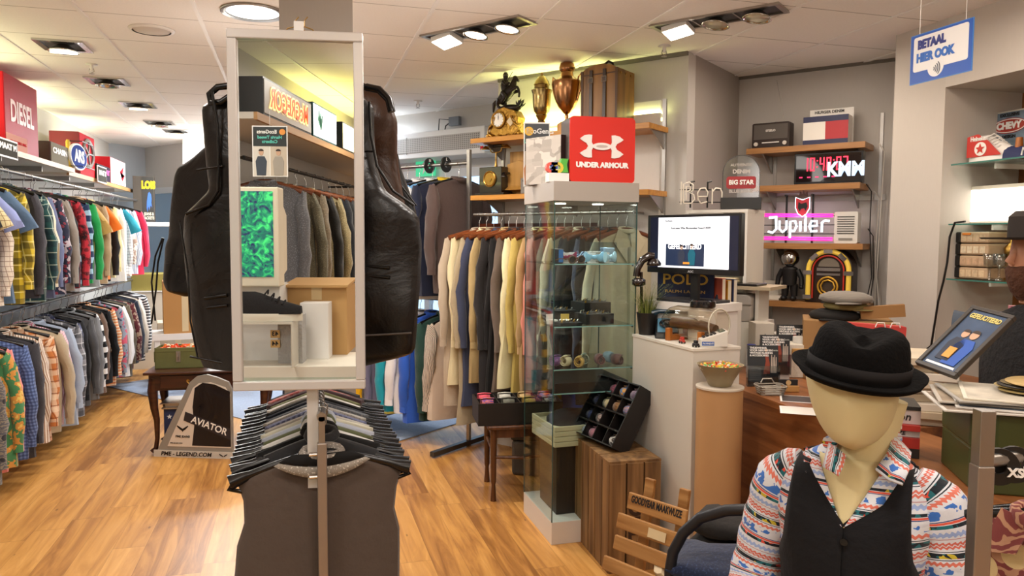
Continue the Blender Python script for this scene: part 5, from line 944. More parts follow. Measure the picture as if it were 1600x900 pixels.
for i,(x,y,c,p_,c2,d)in enumerate(((.06,.12,'#6c4878','floral','#8c6898','purple rolled tie'),(.11,.10,'#d8c8a4','plain',None,'cream rolled tie'),(.17,.06,'#d0a860','plain',None,'gold rolled tie'),(.23,.14,'#a8b09c','camo','#6c7868','pale green patterned rolled tie'),(.30,.10,'#8a5a58','herring','#6a3c3c','dull red rolled tie'),(.38,.16,'#8ca4b4','plain',None,'pale blue rolled tie'),(.39,.07,'#6c4440','plain',None,'rust rolled tie'))):
 roll(CP(x,y,SHZ[2]),.028,.06,c,p_,c2,d+' on the third glass shelf',R(20+17*i),'rolled ties in the glass cabinet')
t=thing('tie_tray','flat black tray under the glass shelf of rolled ties','tray',CP(.02,.02,SHZ[3]),0);m=MB();m.box(0,0,0,cw-.05,.42,.05);m.build('tray_body',mat('#121010',.6),t)
z0=ony(850,700,CY0+.05).z;t=thing('tray_stack','stack of cream cardboard trays holding folded dark clothes in the glass cabinet','tray stack',CP(.03,.05,.5),R(3));CRM=mat('#c9bf9c',.7)
for k_ in range(4):m=MB();z=.028*k_;m.box(0,0,z,.36,.012,z+.026);m.box(0,.33,z,.36,.342,z+.026);m.box(0,.012,z,.012,.33,z+.026);m.box(.348,.012,z,.36,.33,z+.026);m.box(.012,.012,z,.348,.33,z+.006);m.build('card_tray',CRM,t,bevel=.003)
m=MB();m.loft([[(.18+.15*s_*math.cos(a),.17+.14*s_*math.sin(a),.03+.028*3+h__)for a in[k_*math.pi/8 for k_ in range(16)]]for s_,h__ in((1,-.08),(1,.0),(.7,.03),(.2,.035))]);m.build('folded_clothes',mat('#2c2a2c',.9,bump=.5),t,smooth=True)
t=thing('glass_shelf_stand','black box supporting the cream trays inside the glass cabinet','box',CP(.06,.1,.1205),0);m=MB();m.box(0,0,0,.3,.28,.375);m.build('box_body',mat('#1a1817',.5),t,bevel=.003)
t=thing('loudspeaker','dark rectangular speaker standing on the cabinet floor','speaker',CP(.2,.03,.1205),R(6));m=MB();m.box(0,0,0,.07,.05,.26);m.build('enclosure',mat('#35302c',.7),t,bevel=.002);m=MB();m.box(.006,-.003,.01,.064,0,.25);m.build('speaker_grille',mat('#26221f',.9,bump=.5,nscale=200),t)
def onC(px,py,Y=CY0+.05):return ony(px,py,Y)
ZC=HT+.1;x0,x1=onC(890,288).x,onC(989,288).x;zt_=onC(940,183).z
t=thing('light_box_sign','glossy red square sign with a silver logo on the glass cabinet','sign',(x0,CY0+.05,ZC),R(-3));w_=x1-x0;h=zt_-ZC
m=MB();m.prism([(x,z)for x,z in rrect(0,0,w_,h,.02)],.012,.16);m.build('box_body',mat('#5c5450',.5),t);m=MB();m.prism(rrect(0,0,w_,h,.022),0,.012);f=m.build('face',mat('#cf2413',.38,name='glossy_red_face',spec=.35),t)
SV=mat('#d9d2cc',.3,.3)
cx_,cz_=w_*.48,h*.55
for sx in(-1,1):
 for sz in(-1,1):
  m=MB();P=[(sx*.05,0),(sx*.13,sz*.015),(sx*.155,sz*.06),(sx*.15,sz*.17),(sx*.2,sz*.175),(sx*.27,sz*.16),(sx*.335,sz*.11),(sx*.29,sz*.075),(sx*.235,sz*.045),(sx*.21,0)]
  m.prism([(cx_+x*w_,cz_+z*h)for x,z in P],-.006 if sz>0 else-.0063,0);m.build('logo_arm',SV,f)
m=MB();m.prism(arc(cx_,cz_,w_*.145,0,352,30,h*.055),-.008,0);m.build('logo_ring',SV,f);m=MB();m.prism(arc(cx_,cz_,w_*.09,0,352,24,h*.022),-.0085,-.0079);m.build('logo_ring_inset',mat('#b8a8a0',.3),f)
text('UNDER ARMOUR',h*.105,WT,f,(cx_+.004,-.004,h*.265),bold=.0022,wscale=w_*.84/(h*.105*8.2))
a,b_=onC(832,292,CY0+.2),onC(858,290,CY0+.06);zt_=onC(845,212,CY0+.12).z
t=thing('photo_block','upright black block with a grey street photograph on its left face, on the cabinet','photo block',(a.x+.005,CY0+.34,ZC),R(-62));m=MB();m.box(0,0,0,.26,.09,zt_-ZC+.01);m.build('block',mat('#2c1816',.5),t);hh=zt_-ZC+.01
ph=NT('street_photograph');tcp=ph.n('TexCoord');n1=ph.n('TexVoronoi',{'Vector':ph.n('Mapping',{'Vector':tcp.outputs['Object'],'Scale':(14,1,26)}).outputs[0],'Scale':1.},distance='CHEBYCHEV');rr_=ph.n('ValToRGB',{0:n1.outputs['Color']});rr_.color_ramp.elements[0].color=lin('#7d756c');rr_.color_ramp.elements[1].color=lin('#e0d8ce');ph.base(rr_.outputs[0])
m=MB();m.box(.002,-.002,.0,.258,0,hh);m.build('photograph',ph.m,t)
t=thing('poster','white-edged dark-topped poster behind the photo block','poster',(onC(823,268,CY0+.3).x,CY0+.36,onC(840,292,CY0+.36).z),R(-12));w_=onC(862,195,CY0+.36).x-onC(823,195,CY0+.36).x;h=onC(843,192,CY0+.36).z-onC(840,292,CY0+.36).z
m=MB();m.box(0,0,0,w_,.004,h);m.build('card',WT,t);m=MB();m.box(.006,-.002,h*.55,w_-.006,0,h-.008);f=m.build('dark_band',mat('#3f4144',.5),t);m=MB();m.cyl((w_*.2,-.003,h*.86),h*.07,-.001,18,ax='y');m.build('logo',mat('#e8b63c',.5),f);text('EcoGents',h*.11,WT,f,(w_*.62,-.003,h*.86),bold=.0008);text('Lange Jassen',h*.08,mat('#8fd8c8',.5),f,(w_*.5,-.003,h*.70),bold=.0008)
m=MB();m.box(.006,-.001,.01,w_-.006,0,h*.545);f=m.build('photo',mat('#cfc4b4',.6),t);figure(f,w_*.25,.01,h*.5,'#c98a5c')
t=thing('letter_base','small white shelf block carrying coloured letters on the cabinet top','sign',(onC(858,288).x,CY0+.07,ZC),R(0));w_=onC(889,288).x-onC(858,288).x
m=MB();m.box(0,-.02,0,w_,.04,.045);m.build('block',WHITE,t);m=MB();m.prism([(w_*.6,.05),(w_,.05),(w_*.92,.09),(w_,.12),(w_*.66,.12),(w_*.58,.09)],-.01,.02);m.build('green_x_letter',mat('#4fae3a',.4),t)
for ch_,x,c in(('G',.12,'#e05a4c'),('E',.28,'#2c4494'),('O',.47,'#d8c03c')):text(ch_,.07,mat(c,.4),t,(w_*x,-.0,.07),bold=.004,depth=.012,name='coloured_letter')
# ================================================================ chair with the black tie tray, bin
CHW=wood('#6a4024','#42230f','Z',1.2,.35,'dark_chair_wood');cx_,cy_=1.13,4.36;zs_=.47
t=thing('wooden_chair','brown wooden chair used as a stand for the black tray','chair',(cx_,cy_,0),R(-8))
m=MB();m.box(-.03,-.03,zs_-.025,.42,.42,zs_);m.build('seat',CHW,t,bevel=.008)
m=MB();m.box(0,0,zs_-.08,.39,.02,zs_-.025);m.box(0,.37,zs_-.08,.39,.39,zs_-.025);m.box(0,.02,zs_-.08,.02,.37,zs_-.025);m.box(.37,.02,zs_-.08,.39,.37,zs_-.025);m.build('seat_frame',CHW,t)
for(x,y)in((.01,.01),(.38,.01),(.01,.38),(.38,.38)):m=MB();m.tube([(x,y,zs_-.03),(x,y,.12),(x,y,.1),(x,y,0)],[.021,.017,.012,.019],8);m.build('leg',CHW,t,smooth=True)
for a in(((0.02,.01,.27),(.37,.01,.27)),((.01,.02,.3),(.01,.37,.3)),((.38,.02,.3),(.38,.37,.3))):m=MB();p,q_=Vector(a[0]),Vector(a[1]);mid=(p+q_)/2+Vector((0,-.03 if a[0][1]==a[1][1]else 0,0));m.tube([p,mid,q_],.011,8);m.build('stretcher',CHW,t,smooth=True)
t=thing('tie_tray','black divided tray of rolled ties on the wooden chair','tray',(ony(748,640,cy_-.02).x,cy_-.01,zs_+.001),R(-6));TW=.52;BK=mat('#15100f',.5)
m=MB();H_=.135
for a in((0,0,0,TW,.3,.01),(0,0,.01,TW,.01,H_),(0,.29,.01,TW,.3,H_),(0,.01,.01,.01,.29,H_),(TW-.01,.01,.01,TW,.29,H_)):m.box(*a)
m.build('tray_body',BK,t)
for x in(.13,.26,.39):m=MB();m.box(x-.003,.01,.01,x+.003,.29,H_);m.build('divider',BK,t)
m=MB();m.box(.01,.147,.01,TW-.01,.153,H_);m.build('divider',BK,t);m=MB();m.box(.01,.01,.01,TW-.01,.29,.085);m.build('tray_lining',BK,t)
tm=t.matrix_basis if False else Matrix.Translation(t.location)@Matrix.Rotation(R(-6),4,'Z')
for i,(x,y,c,p_,c2,d)in enumerate(((.065,.22,'#d04a5c','plain',None,'pink-red'),(.065,.075,'#d8702c','paisley','#5c3c9c','orange and purple'),(.195,.22,'#c8c4b8','plain',None,'silver white'),(.195,.075,'#7c7c6c','herring','#3c3c34','grey green'),(.325,.22,'#c8a870','plain',None,'light gold'),(.325,.075,'#b8963c','plain',None,'mustard'),(.455,.22,'#7c4c90','floral','#d8662c','violet floral'),(.455,.075,'#968a80','floral','#4c4440','grey floral'))):
 roll(tm@Vector((x,y,.086)),.034,.085,c,p_,c2,d+' rolled tie in the tray on the chair',R(-6),'rolled ties in the chair tray')
p=onz(820,742,0);t=thing('waste_bin','small dark grey boxy bin on the floor behind the wooden chair','bin',(p.x-.09,p.y+.02,0),R(-30));m=MB();m.box(0,0,0,.2,.16,.24);m.build('bin_body',mat('#4c4844',.5),t,bevel=.02);m=MB();m.box(-.005,-.005,.24,.205,.165,.27);m.build('lid',mat('#181716',.3),t,bevel=.01);m=MB();m.tube([(.03,.08,.27),(.05,.08,.3),(.15,.08,.3),(.17,.08,.27)],.006,6);m.build('handle',BLACK,t)
# ================================================================ old crate with the sloping tie display
c0=onz(950,893,0);CRW=wood('#9a7448','#5a3e22','Z',.8,.7,'old_crate_wood');X0,Y0,CW,CD,CHh=1.415,3.25,.27,.56,.53
t=thing('wooden_crate','old upright slatted wooden crate carrying the black sloping tie display','crate',(X0,Y0,0),R(-2))
nn=6
for i in range(nn):m=MB();y=CD/nn*i;m.box(0,y+.004,.0,.012,y+CD/nn-.006,CHh);m.build('slat',CRW,t)
for i in range(3):m=MB();x=CW/3*i;m.box(x+.004,-.004,0,x+CW/3-.005,.01,CHh);m.build('slat',CRW,t)
for i in range(4):m=MB();m.box(0.0,CD/4*i+.004,CHh,CW,CD/4*(i+1)-.005,CHh+.012);m.build('top_board',CRW,t)
for(x,y)in((.012,.01),(CW-.03,.01),(.012,CD-.03),(CW-.03,CD-.03)):m=MB();m.box(x,y,0,x+.03,y+.03,CHh);m.build('corner_post',CRW,t)
m=MB();m.box(CW-.012,.01,0,CW,CD,CHh);m.box(.012,CD-.012,0,CW,CD,CHh);m.box(.012,.01,0,CW-.012,CD-.012,.012);m.build('back_boards',CRW,t)
text('OUD',.1,mat('#3c2616',.9),t,(CW*.5,-.0055,.24),rot=(R(90),R(90),0),bold=.004,name='stencilled_lettering')
A_=ony(952,582,3.86);Bq=ony(1000,605,3.62);
t=thing('tie_display','black four-by-four compartment display of rolled ties leaning on the crate','tie display',(X0+.01,Y0+.53,CHh+.014),0)
U0=ony(893,680,3.74);U1=ony(955,728,3.38);V0=ony(955,582,3.86)
t.location=U0;U0.z=CHh+.045;uu=(U1-U0);uu.z=0;Lu=uu.length;uu.normalize();nh=Vector((-uu.y,uu.x,0))
if nh.x<0:nh=-nh
vv=(nh*.50+Vector((0,0,.86))).normalized();Lv=.34
nn_=uu.cross(vv).normalized();
if nn_.x>0:nn_=-nn_
mw_=Matrix((uu,-nn_,vv)).transposed().to_4x4();mw_.translation=U0;t.matrix_basis=mw_
DP=.11;m=MB()
for a in((0,0,0,Lu,DP,.006),(0,0,Lv-.006,Lu,DP,Lv),(0,0,.006,.006,DP,Lv-.006),(Lu-.006,0,.006,Lu,DP,Lv-.006),(.006,DP-.006,.006,Lu-.006,DP,Lv-.006)):m.box(*a)
m.build('display_body',mat('#161314',.5),t)
for i in(1,2,3):
 m=MB();m.box(Lu/4*i-.0025,.004,.006,Lu/4*i+.0025,DP-.006,Lv-.006);m.build('divider',BK,t);m=MB();m.box(.006,.002,Lv/4*i-.004,Lu-.006,DP-.006,Lv/4*i+.004);m.build('divider',BK,t)
TC=[['#c9ccd6/vstripe/#2c3040/black and white striped','#c88a94/vstripe/#5c3050/rose striped',None,'#e0dcd4/floral/#3c3430/white spotted'],['#2c3468/vstripe/#6870a8/deep blue ribbed','#4a4040/floral/#a89890/grey speckled',None,None],['#4c5490/gingham/#8088b8/slate blue checked','#d8c878/vstripe/#8a94b0/pale yellow and grey striped','#b08450/plaid/#6c4424/ochre plaid','#6a7ab0/paisley/#c08878/blue and pink paisley'],['#a89860/floral/#54502c/olive gold mesh','#a05868/floral/#70384c/wine floral','#5c84b8/floral/#d89840/blue floral','#b090a0/plaid/#3c3450/mauve plaid']]
for r_ in range(4):
 for c_ in range(4):
  v=TC[r_][c_]
  if not v:continue
  a,p_,b2,d=v.split('/');q_=mw_@Vector((Lu/4*(c_+.5),DP*.42,Lv/4*r_+.008));o=roll(q_,.030,Lu/4*.72,a,p_,b2,d+' rolled tie in the sloping display',0,'rolled ties in the sloping display');mr=Matrix((uu,-nn_,vv)).transposed().to_4x4();mr.translation=q_;o.matrix_basis=mr
g0,g1=onz(962,905,.0),onz(1085,905,0);GY=2.62
x0,x1=ony(985,765,GY).x,ony(1080,830,GY-.1).x;SLW_=wood('#b98a52','#8a5c2c','X',1,.5,'sign_wood')
t=thing('slatted_rack','light wooden slatted rack printed with black lettering beside the crate','rack',(x0,GY,0),0)
P0,P1=ony(990,768,2.72),ony(1070,812,2.50);d3=(P1-P0);d3.z=0;angg=math.atan2(d3.y,d3.x);LL=d3.length*1.12;t.location=(P0.x-.02,P0.y,0);t.rotation_euler=(0,0,angg)
ZT=P0.z
for i,(dz,wd,yy)in enumerate(((0,.065,.0),(-.085,.06,-.03),(-.165,.055,-.06),(-.25,.055,-.09),(-.33,.06,-.16),(-.41,.055,-.17))):
 m=MB();m.cbox((LL/2-(.02*(i%2)),yy,ZT+dz-wd/2),(LL+.02*i,.016,wd),rot=(R(-14),0,0));s_=m.build('slat',SLW_,t,bevel=.004)
 if i==0:text('GOODYEAR MAAKWUZE',.038,DT,s_,(LL*.5,-.006,ZT-.022),rot=(R(76),0,0),bold=.0012,wscale=LL*.8/.40);text('ALLE MATEN VOORRADIG',.014,mat('#5a4630',.6),s_,(LL*.5,-.007,ZT-.05),rot=(R(76),0,0))
 if i==1:m=MB();m.cbox((LL*.62,yy-.012,ZT+dz-.03),(LL*.3,.002,.035),rot=(R(-14),0,0));m.build('paper_label',mat('#d2bd94',.7),s_)
 if i==4:text('SAIL HOTEL',.035,DT,s_,(LL*.35,yy-.02,ZT+dz-.03),rot=(R(76),0,0),bold=.001)
for x in(.05,LL-.06):m=MB();m.cbox((x,.02,ZT*.5+.03),(.045,.018,ZT+.05),rot=(R(-10),0,0));m.build('upright',SLW_,t,bevel=.004)
for x in(.05,LL-.06):m=MB();m.box(x-.02,-.26,0,x+.02,.08,.03);m.build('foot',SLW_,t)
t=thing('paper_wrapping','crumpled cream paper wrapping stuffed into the slatted rack','paper',(P0.x+.05,P0.y-.2,ZT-.25),angg);m=MB();rnd=random.Random(5);rg=[]
for j in range(8):
 f=j/7;rg.append([(-.02+.2*f+.01*rnd.uniform(-1,1),(.05+.02*math.sin(j))*math.cos(a)*(1+.25*math.sin(a*3+j)),(.045+.02*math.sin(j*2))*math.sin(a)*(1+.3*math.sin(a*4+j*2))-.10*f)for a in[k_*math.pi/8 for k_ in range(16)]])
m.loft(rg);m.build('paper',mat('#cdbb98',.7,bump=.6,nscale=12),t,smooth='auto')
# ================================================================ pedestal and its objects
PX,PY,PZ=1.74,3.06,1.1;PR=R(4)
t=thing('white_pedestal','tall plain white pedestal between the glass cabinet and the counter','pedestal',(PX,PY,0),PR);m=MB();m.box(0,0,0,.255,.56,PZ-.012);m.build('carcass',mat('#d6d0c6',.5),t,bevel=.002);m=MB();m.box(-.003,-.003,PZ-.012,.258,.563,PZ);m.build('top_panel',mat('#ddd6ca',.45),t)
def on_p(px,py,z=PZ):p=onz(px,py,z);p.z=z+.0008;return p
p=on_p(994,514);p=Vector((1.775,3.585,PZ+.001));t=thing('potted_grass','yellow-green grass plant in a black pot at the back of the pedestal','plant',p)
m=MB();m.lathe([(.028,0),(.036,.075),(.038,.085),(.034,.085),(.03,.07),(0,.07)],n=16);m.build('pot',mat('#171412',.5),t,smooth='auto')
m=MB();rnd=random.Random(2)
for i in range(170):
 a,l_,sp_=rnd.uniform(0,6.28),rnd.uniform(.08,.16),rnd.uniform(.1,.55);r0=rnd.uniform(0,.028);bx,by=r0*math.cos(a),r0*math.sin(a);w2=.0014;P=[]
 for k_ in range(5):f=k_/4;P.append((bx+math.cos(a)*sp_*l_*f*f,by+math.sin(a)*sp_*l_*f*f,.07+l_*f*(1-.15*f)))
 m.loft([[(x-w2*(1.05-k_/4),y,z),(x+w2*(1.05-k_/4),y+w2,z)]for k_,(x,y,z)in enumerate(P)],closed=False,cap=False,mi=i%3)
g=m.build('grass_blades',[mat('#7d8a3c',.6),mat('#a5a85a',.6),mat('#59682c',.6)],t);g['kind']='stuff'
t.scale=(1.5,1.5,1.35);t.location.x=1.765
p=on_p(1010,514);t=thing('retro_telephone','black and light blue retro dial telephone beside the grass plant','telephone',(1.815,3.46,PZ+.001),R(-25));m=MB();m.add([(-.05,-.06,0),(.05,-.06,0),(.05,.06,0),(-.05,.06,0),(-.046,-.056,.022),(.046,-.056,.022),(.04,.055,.07),(-.04,.055,.07)],[(0,3,2,1),(4,5,6,7),(0,1,5,4),(1,2,6,5),(2,3,7,6),(3,0,4,7)]);m.build('case',mat('#16191d',.25),t,bevel=.004)
m=MB();m.add([(-.04,-.05,.0255),(.04,-.05,.0255),(.036,.05,.0705),(-.036,.05,.0705)],[(0,1,2,3)]);m.build('blue_top',mat('#4f7c94',.3),t,solid=.002)
m=MB();m.M=Matrix.Translation((0,0,.05))@Euler((R(24),0,0)).to_matrix().to_4x4();m.tube([(x,z,.006)for x,z in arc(0,0,.026,0,340,16)],.006,6,closed=True);m.cyl((0,0,0),.014,.012,14);m.build('dial',mat('#10141a',.12,coat=1.),t,smooth='auto')
m=MB();m.tube([(-.06,.05,.09),(-.03,.05,.1),(.03,.05,.1),(.06,.05,.09)],[.014,.009,.009,.014],10);m.build('handset',mat('#1d3240',.2),t,smooth=True)
t.scale=(1.25,)*3
pA,pB=Vector((1.815,3.40,PZ)),Vector((1.90,3.17,PZ));dd=pB-pA;an=math.atan2(dd.y,dd.x);t=thing('glass_bottle','large clear glass jar lying on two orange wood cradles on the pedestal','glass jar',pA,an);LN=dd.length;rb=.062;zc=.075
m=MB();m.M=Matrix(((0,0,1,0),(1,0,0,0),(0,1,0,zc),(0,0,0,1)));m.lathe([(.02,-.05),(.035,-.03),(rb*.9,0),(rb,.03),(rb,LN+.02)],n=32,cap=False);b_=m.build('jar_wall',glassmat('#efe9dd',.02,1.6),t,smooth=True)
m=MB();m.tube([(LN+.02,rb*math.cos(a),zc+rb*math.sin(a))for a in[k_*math.pi/14 for k_ in range(28)]],.0035,6,closed=True);m.build('jar_rim',mat('#c9c2ae',.1,name='glass_rim'),t,smooth=True)
ORW=wood('#b8702c','#8c4c18','Z',1.5,.35,'orange_wood')
for x in(.03,LN-.03):m=MB();m.box(x-.012,-.05,0,x+.012,.05,.022);m.box(x-.012,-.062,0,x+.012,-.04,.05);m.box(x-.012,.04,0,x+.012,.062,.05);m.build('cradle',ORW,t,bevel=.003)
m=MB();m.tube([(.0,0,zc-.01),(LN*.5,.0,zc-.004),(LN,0,zc-.02)],.022,8);m.build('driftwood',wood('#6a4a30','#3c2818','X',2),t,smooth=True)
t.scale=(1.08,1.25,1.25)
for i,(px,py,c,d)in enumerate(((1027,516,'#8c8a88','grey'),(1042,522,'#b8382c','red'),(1070,531,'#26242a','black'))):
 p=(1.775-.0*i,3.36-.13*i,PZ+.001);t=thing('toy_car','tiny %s vintage toy car in front of the glass jar'%d,'toy car',p,R(-100+10*i),'toy cars on the pedestal');s_=.75
 m=MB();m.box(-.022*s_,-.011*s_,.006,.022*s_,.011*s_,.018);m.box(-.012*s_,-.010*s_,.018,.012*s_,.010*s_,.032);m.build('car_body',mat(c,.3),t,bevel=.002)
 for x in(-.014,.014):
  for y in(-.012,.010):m=MB();m.cyl((x*s_,y*s_,.006),.0065,.003,10,ax='y');m.build('wheel',BLACK,t)
t=thing('card_terminal','white countertop calculator-style terminal at the near corner of the pedestal','card terminal',on_p(1096,533),R(-20));t.location=(1.875,3.125,PZ+.001);m=MB()
WP=mat('#ddd8ce',.4);m.prism([(-.05,0),(.05,0),(.05,.062),(-.05,.028)],-.04,.04);m.build('casing',WP,t,bevel=.003)
m=MB();m.M=Matrix.Translation((0,0,.046))@Euler((0,-math.atan2(.034,.1),0)).to_matrix().to_4x4();
for i in range(4):
 for j in range(4):m.box(-.042+.014*i,-.032+.017*j,0,-.033+.014*i,-.020+.017*j,.004)
m.build('keypad',mat('#2c2c2e',.5),t);m=MB();m.M=Matrix.Translation((0,0,.046))@Euler((0,-math.atan2(.034,.1),0)).to_matrix().to_4x4();m.box(.022,-.03,0,.044,.03,.003);m.build('display',mat('#5c6658',.2),t);m=MB();m.box(-.045,-.0405,.005,.0,-.04,.02);m.build('blue_label',mat('#4866a8',.5),t);text('PAYMENT',.009,WT,t,(-.022,-.0412,.0125))
t.scale=(1.25,)*3
q0=atd(1005,430,3.95);t=thing('candlestick_telephone','dark old telephone handset held upright left of the monitor','telephone',(q0.x,q0.y,q0.z-.16),-YAW);BRN=mat('#1c1210',.15,coat=1.)
def qq(px,py):v=Matrix.Rotation(YAW,4,'Z')@(atd(px,py,3.95)-t.location);return(v.x,v.y,v.z)
m=MB();m.tube([qq(994,432),qq(996,420),qq(1003,407),qq(1014,400),qq(1022,400)],[.018,.018,.02,.022,.02],10);m.build('handset',BRN,t,smooth=True)
m=MB();m.lathe([(.02,.0),(.036,-.02),(.04,-.034),(.03,-.038)],c=Vector(qq(1022,404)),n=16);m.build('mouthpiece',BRN,t,smooth=True);m=MB();m.lathe([(.02,0),(.036,-.01),(.036,-.035),(.02,-.045)],c=Vector(qq(998,440))+Vector((0,0,.02)),n=16);m.build('earpiece',BRN,t,smooth=True);m=MB();m.tube([(0,.03,-.75),(0,.03,-.02),Vector(qq(1002,425))],.008,8);m.lathe([(.05,-.77),(.05,-.75),(.015,-.73)],c=(0,.03,0),n=16);m.build('stand',BRN,t,smooth=True)
t.location.z+=0
# ================================================================ monitor, POLO sign
def quad(pxl,dl,pxr,dr,pyb):
 a,b_=atd(pxl,pyb,dl),atd(pxr,pyb,dr);d=b_-a;d.z=0;return a,math.atan2(d.y,d.x),d.length
a,an,w_=quad(1011,4.1,1156,3.65,428);zb_=atd(1155,432,3.65).z;H=atd(1156,333,3.65).z-zb_
t=thing('computer_monitor','black widescreen monitor showing a white congratulations web page','monitor',(a.x,a.y,zb_),an)
m=MB();m.box(0,0,0,w_,.035,H);m.box(w_*.3,.035,H*.2,w_*.7,.07,H*.8);m.build('casing',mat('#141416',.3),t,bevel=.003)
m=MB();m.box(.02,-.001,.028,w_-.012,0,H-.012);sc_=m.build('screen',mat('#1c2038',.1,emit=.25,name='screen_dark'),t)
m=MB();m.box(w_*.13,-.002,.030,w_*.89,-.001,H-.014);pg=m.build('web_page',mat('#f6f7fb',.3,emit=1.25,name='screen_white'),sc_)
text('EcoGents Wint Modewinkel Award 2020!',.0145,mat('#333740',.5),sc_,(w_*.49,-.003,H*.77),bold=.0003);text('EcoGents',.012,DT,sc_,(w_*.25,-.003,H*.895),bold=.0003)
m=MB();m.box(w_*.22,-.003,.04,w_*.64,-.002,H*.5);ph_=m.build('page_photo',mat('#23304c',.3,emit=.6),sc_);text('GEFELICITEERD',.036,mat('#f4f6fa',.4,emit=.9),ph_,(w_*.43,-.004,H*.455),bold=.001,wscale=.86)
figure(ph_,w_*.40,.045,H*.36,'#3c4660');figure(ph_,w_*.51,.045,H*.38,'#1c7c9c')
for o_ in list(ph_.children)[1:]:o_.location.y=-.002
m=MB();m.box(w_*.42,-.0065,.05,w_*.49,-.006,H*.2);m.build('orange_certificate',mat('#e89838',.4,emit=.5),ph_)
text('AOC',.016,mat('#b9b9bc',.4),t,(w_*.5,-.002,.012),bold=.0003)
m=MB();m.box(w_*.46,.03,-.13,w_*.54,.05,.05);m.build('stand_neck',mat('#18181a',.4),t);m=MB();m.box(w_*.2,-.06,-.145,w_*.75,.14,-.13);m.build('stand_foot',mat('#26262a',.4),t,bevel=.004);zst=zb_-.145
t=thing('till_platform','low white platform under the monitor stand behind the pedestal','platform',(a.x,a.y,0),an);m=MB();m.box(w_*.1,-.08,zst-.04,w_*.8,.2,zst);m.build('platform_top',WHITE,t);m=MB();m.box(w_*.12,-.06,0,w_*.78,.18,zst-.04);m.build('carcass',WHITE,t)
a,an2,w_=quad(1027,4.15,1115,4.0,460);zb_=atd(1070,461,4.07).z;H=atd(1070,419,4.07).z-zb_
t=thing('brand_sign','navy blue sign with gold letters below the monitor','sign',(a.x,a.y,zb_),an2);m=MB();m.box(0,0,-.02,w_,.02,H+.01);m.build('board',mat('#141c3c',.4),t);text('POLO',.078,mat('#c9a24a',.35,.6),t,(w_*.5,-.002,H*.56),bold=.001,wscale=w_*.84/.21);text('RALPH LAUREN',.022,mat('#b9924a',.4),t,(w_*.5,-.002,H*.12),wscale=w_*.72/.155)
m=MB();m.box(.05,.005,zst-zb_,.08,.02,0);m.box(w_-.08,.005,zst-zb_,w_-.05,.02,0);m.build('sign_feet',BLACK,t)
t=thing('card_reader_puck','round black device with a glossy top behind the glass jar','device',atd(1098,480,3.7),0);m=MB();m.lathe([(.06,0),(.062,.004),(.062,.03),(.055,.036),(0,.036)],n=24);m.build('puck',mat('#1a1a1c',.2,coat=.6),t,smooth='auto');m=MB();m.box(-.05,-.05,-.26,.05,.05,0);m.build('support_box',mat('#d9d4cc',.6),t)
t=thing('display_glove','dark blue padded glove shape standing right of the gold-lettered navy sign','glove',atd(1120,520,3.95),-YAW);m=MB();m.tube([(0,0,.9-t.location.z),(0,0,0),(-.004,0,.1),(-.006,0,.17),(-.004,0,.2)],[.026,.028,.026,.018,.006],12,flat=.6);m.tube([(.02,0,-.1),(.03,0,.02),(.032,0,.08),(.03,0,.1)],[.02,.022,.016,.006],12,flat=.6);m.build('glove',mat('#1d2234',.9),t,smooth=True)
# ================================================================ white bookcase by the alcove
TF=-.40;s0,s1=KS(ont(1070,430,TF)),KS(ont(1192,430,TF+.3));zt_=ont(1150,327,TF).z;bw=s1-s0
t=thing('bookcase','open white bookcase behind the monitor holding a scroll candle stand','bookcase',K(s0,TF,0),KA);m=MB();WB=mat('#e4dfd6',.5)
for x in(0,bw-.018):m=MB();m.box(x,0,0,x+.018,.3,zt_-.018);m.build('side_panel',WB,t)
m=MB();m.box(.018,.29,0,bw-.018,.3,zt_-.018);m.build('back_panel',WB,t);m=MB();m.box(-.002,-.002,zt_-.018,bw+.002,.3,zt_);m.build('top',WB,t)
zs2=[ont(1170,412,TF).z,ont(1170,455,TF).z-.09,.85,.5,.1]
for z in zs2:m=MB();m.box(.018,.0,z-.016,bw-.018,.29,z);m.build('shelf',WB,t)
m=MB();m.box(.018,.004,zs2[0],bw*.62,.29,zt_-.018);m.build('cupboard_block',WB,t)
t=thing('candle_stand','black wrought iron candle stand with two spirals inside the white bookcase','candle holder',K(s0+bw*.80,TF+.1,zs2[0]+.001),KA);m=MB()
for zc_,r_ in((.16,.028),(.05,.036)):m.tube([(r_*(1-u*.85)*math.cos(u*9)+.01,0,zc_+r_*(1-u*.85)*math.sin(u*9))for u in[i/20 for i in range(21)]],.0025,5)
m.tube([(-.02,0,0),(-.02,0,.2)],.003,5);m.tube([(-.02,0,.13),(.04,0,.14)],.003,5);m.build('iron_scroll',BLACK,t,smooth=True);m=MB();m.ball((-.005,-.02,.022),(.03,.02,.02),12);m.build('gold_cup',BRASS,t,smooth=True)
t=thing('acrylic_award','clear arched acrylic sign with a red label on a black base','sign',K(KS(ont(1157,322,TF+.1)),TF+.1,zt_+.001),R(-28));wq=.125;hq=ont(1157,243,TF+.1).z-zt_
m=MB();m.box(-wq*.9,-.03,0,wq*.9,.04,.07);m.build('base',mat('#141212',.3),t,bevel=.002);m=MB();pr=[(wq*.82,.07)]+[(x,z)for x,z in arc(0,hq-wq*.82,wq*.82,0,180,20)]+[(-wq*.82,.07)];m.prism(pr,0,.008);m.build('acrylic_arch',glassmat('#eef0f2',.1,1.5),t);m=MB();m.tube([(x,.004,z)for x,z in pr],.0025,5);m.build('arch_edge',mat('#33302e',.3),t)
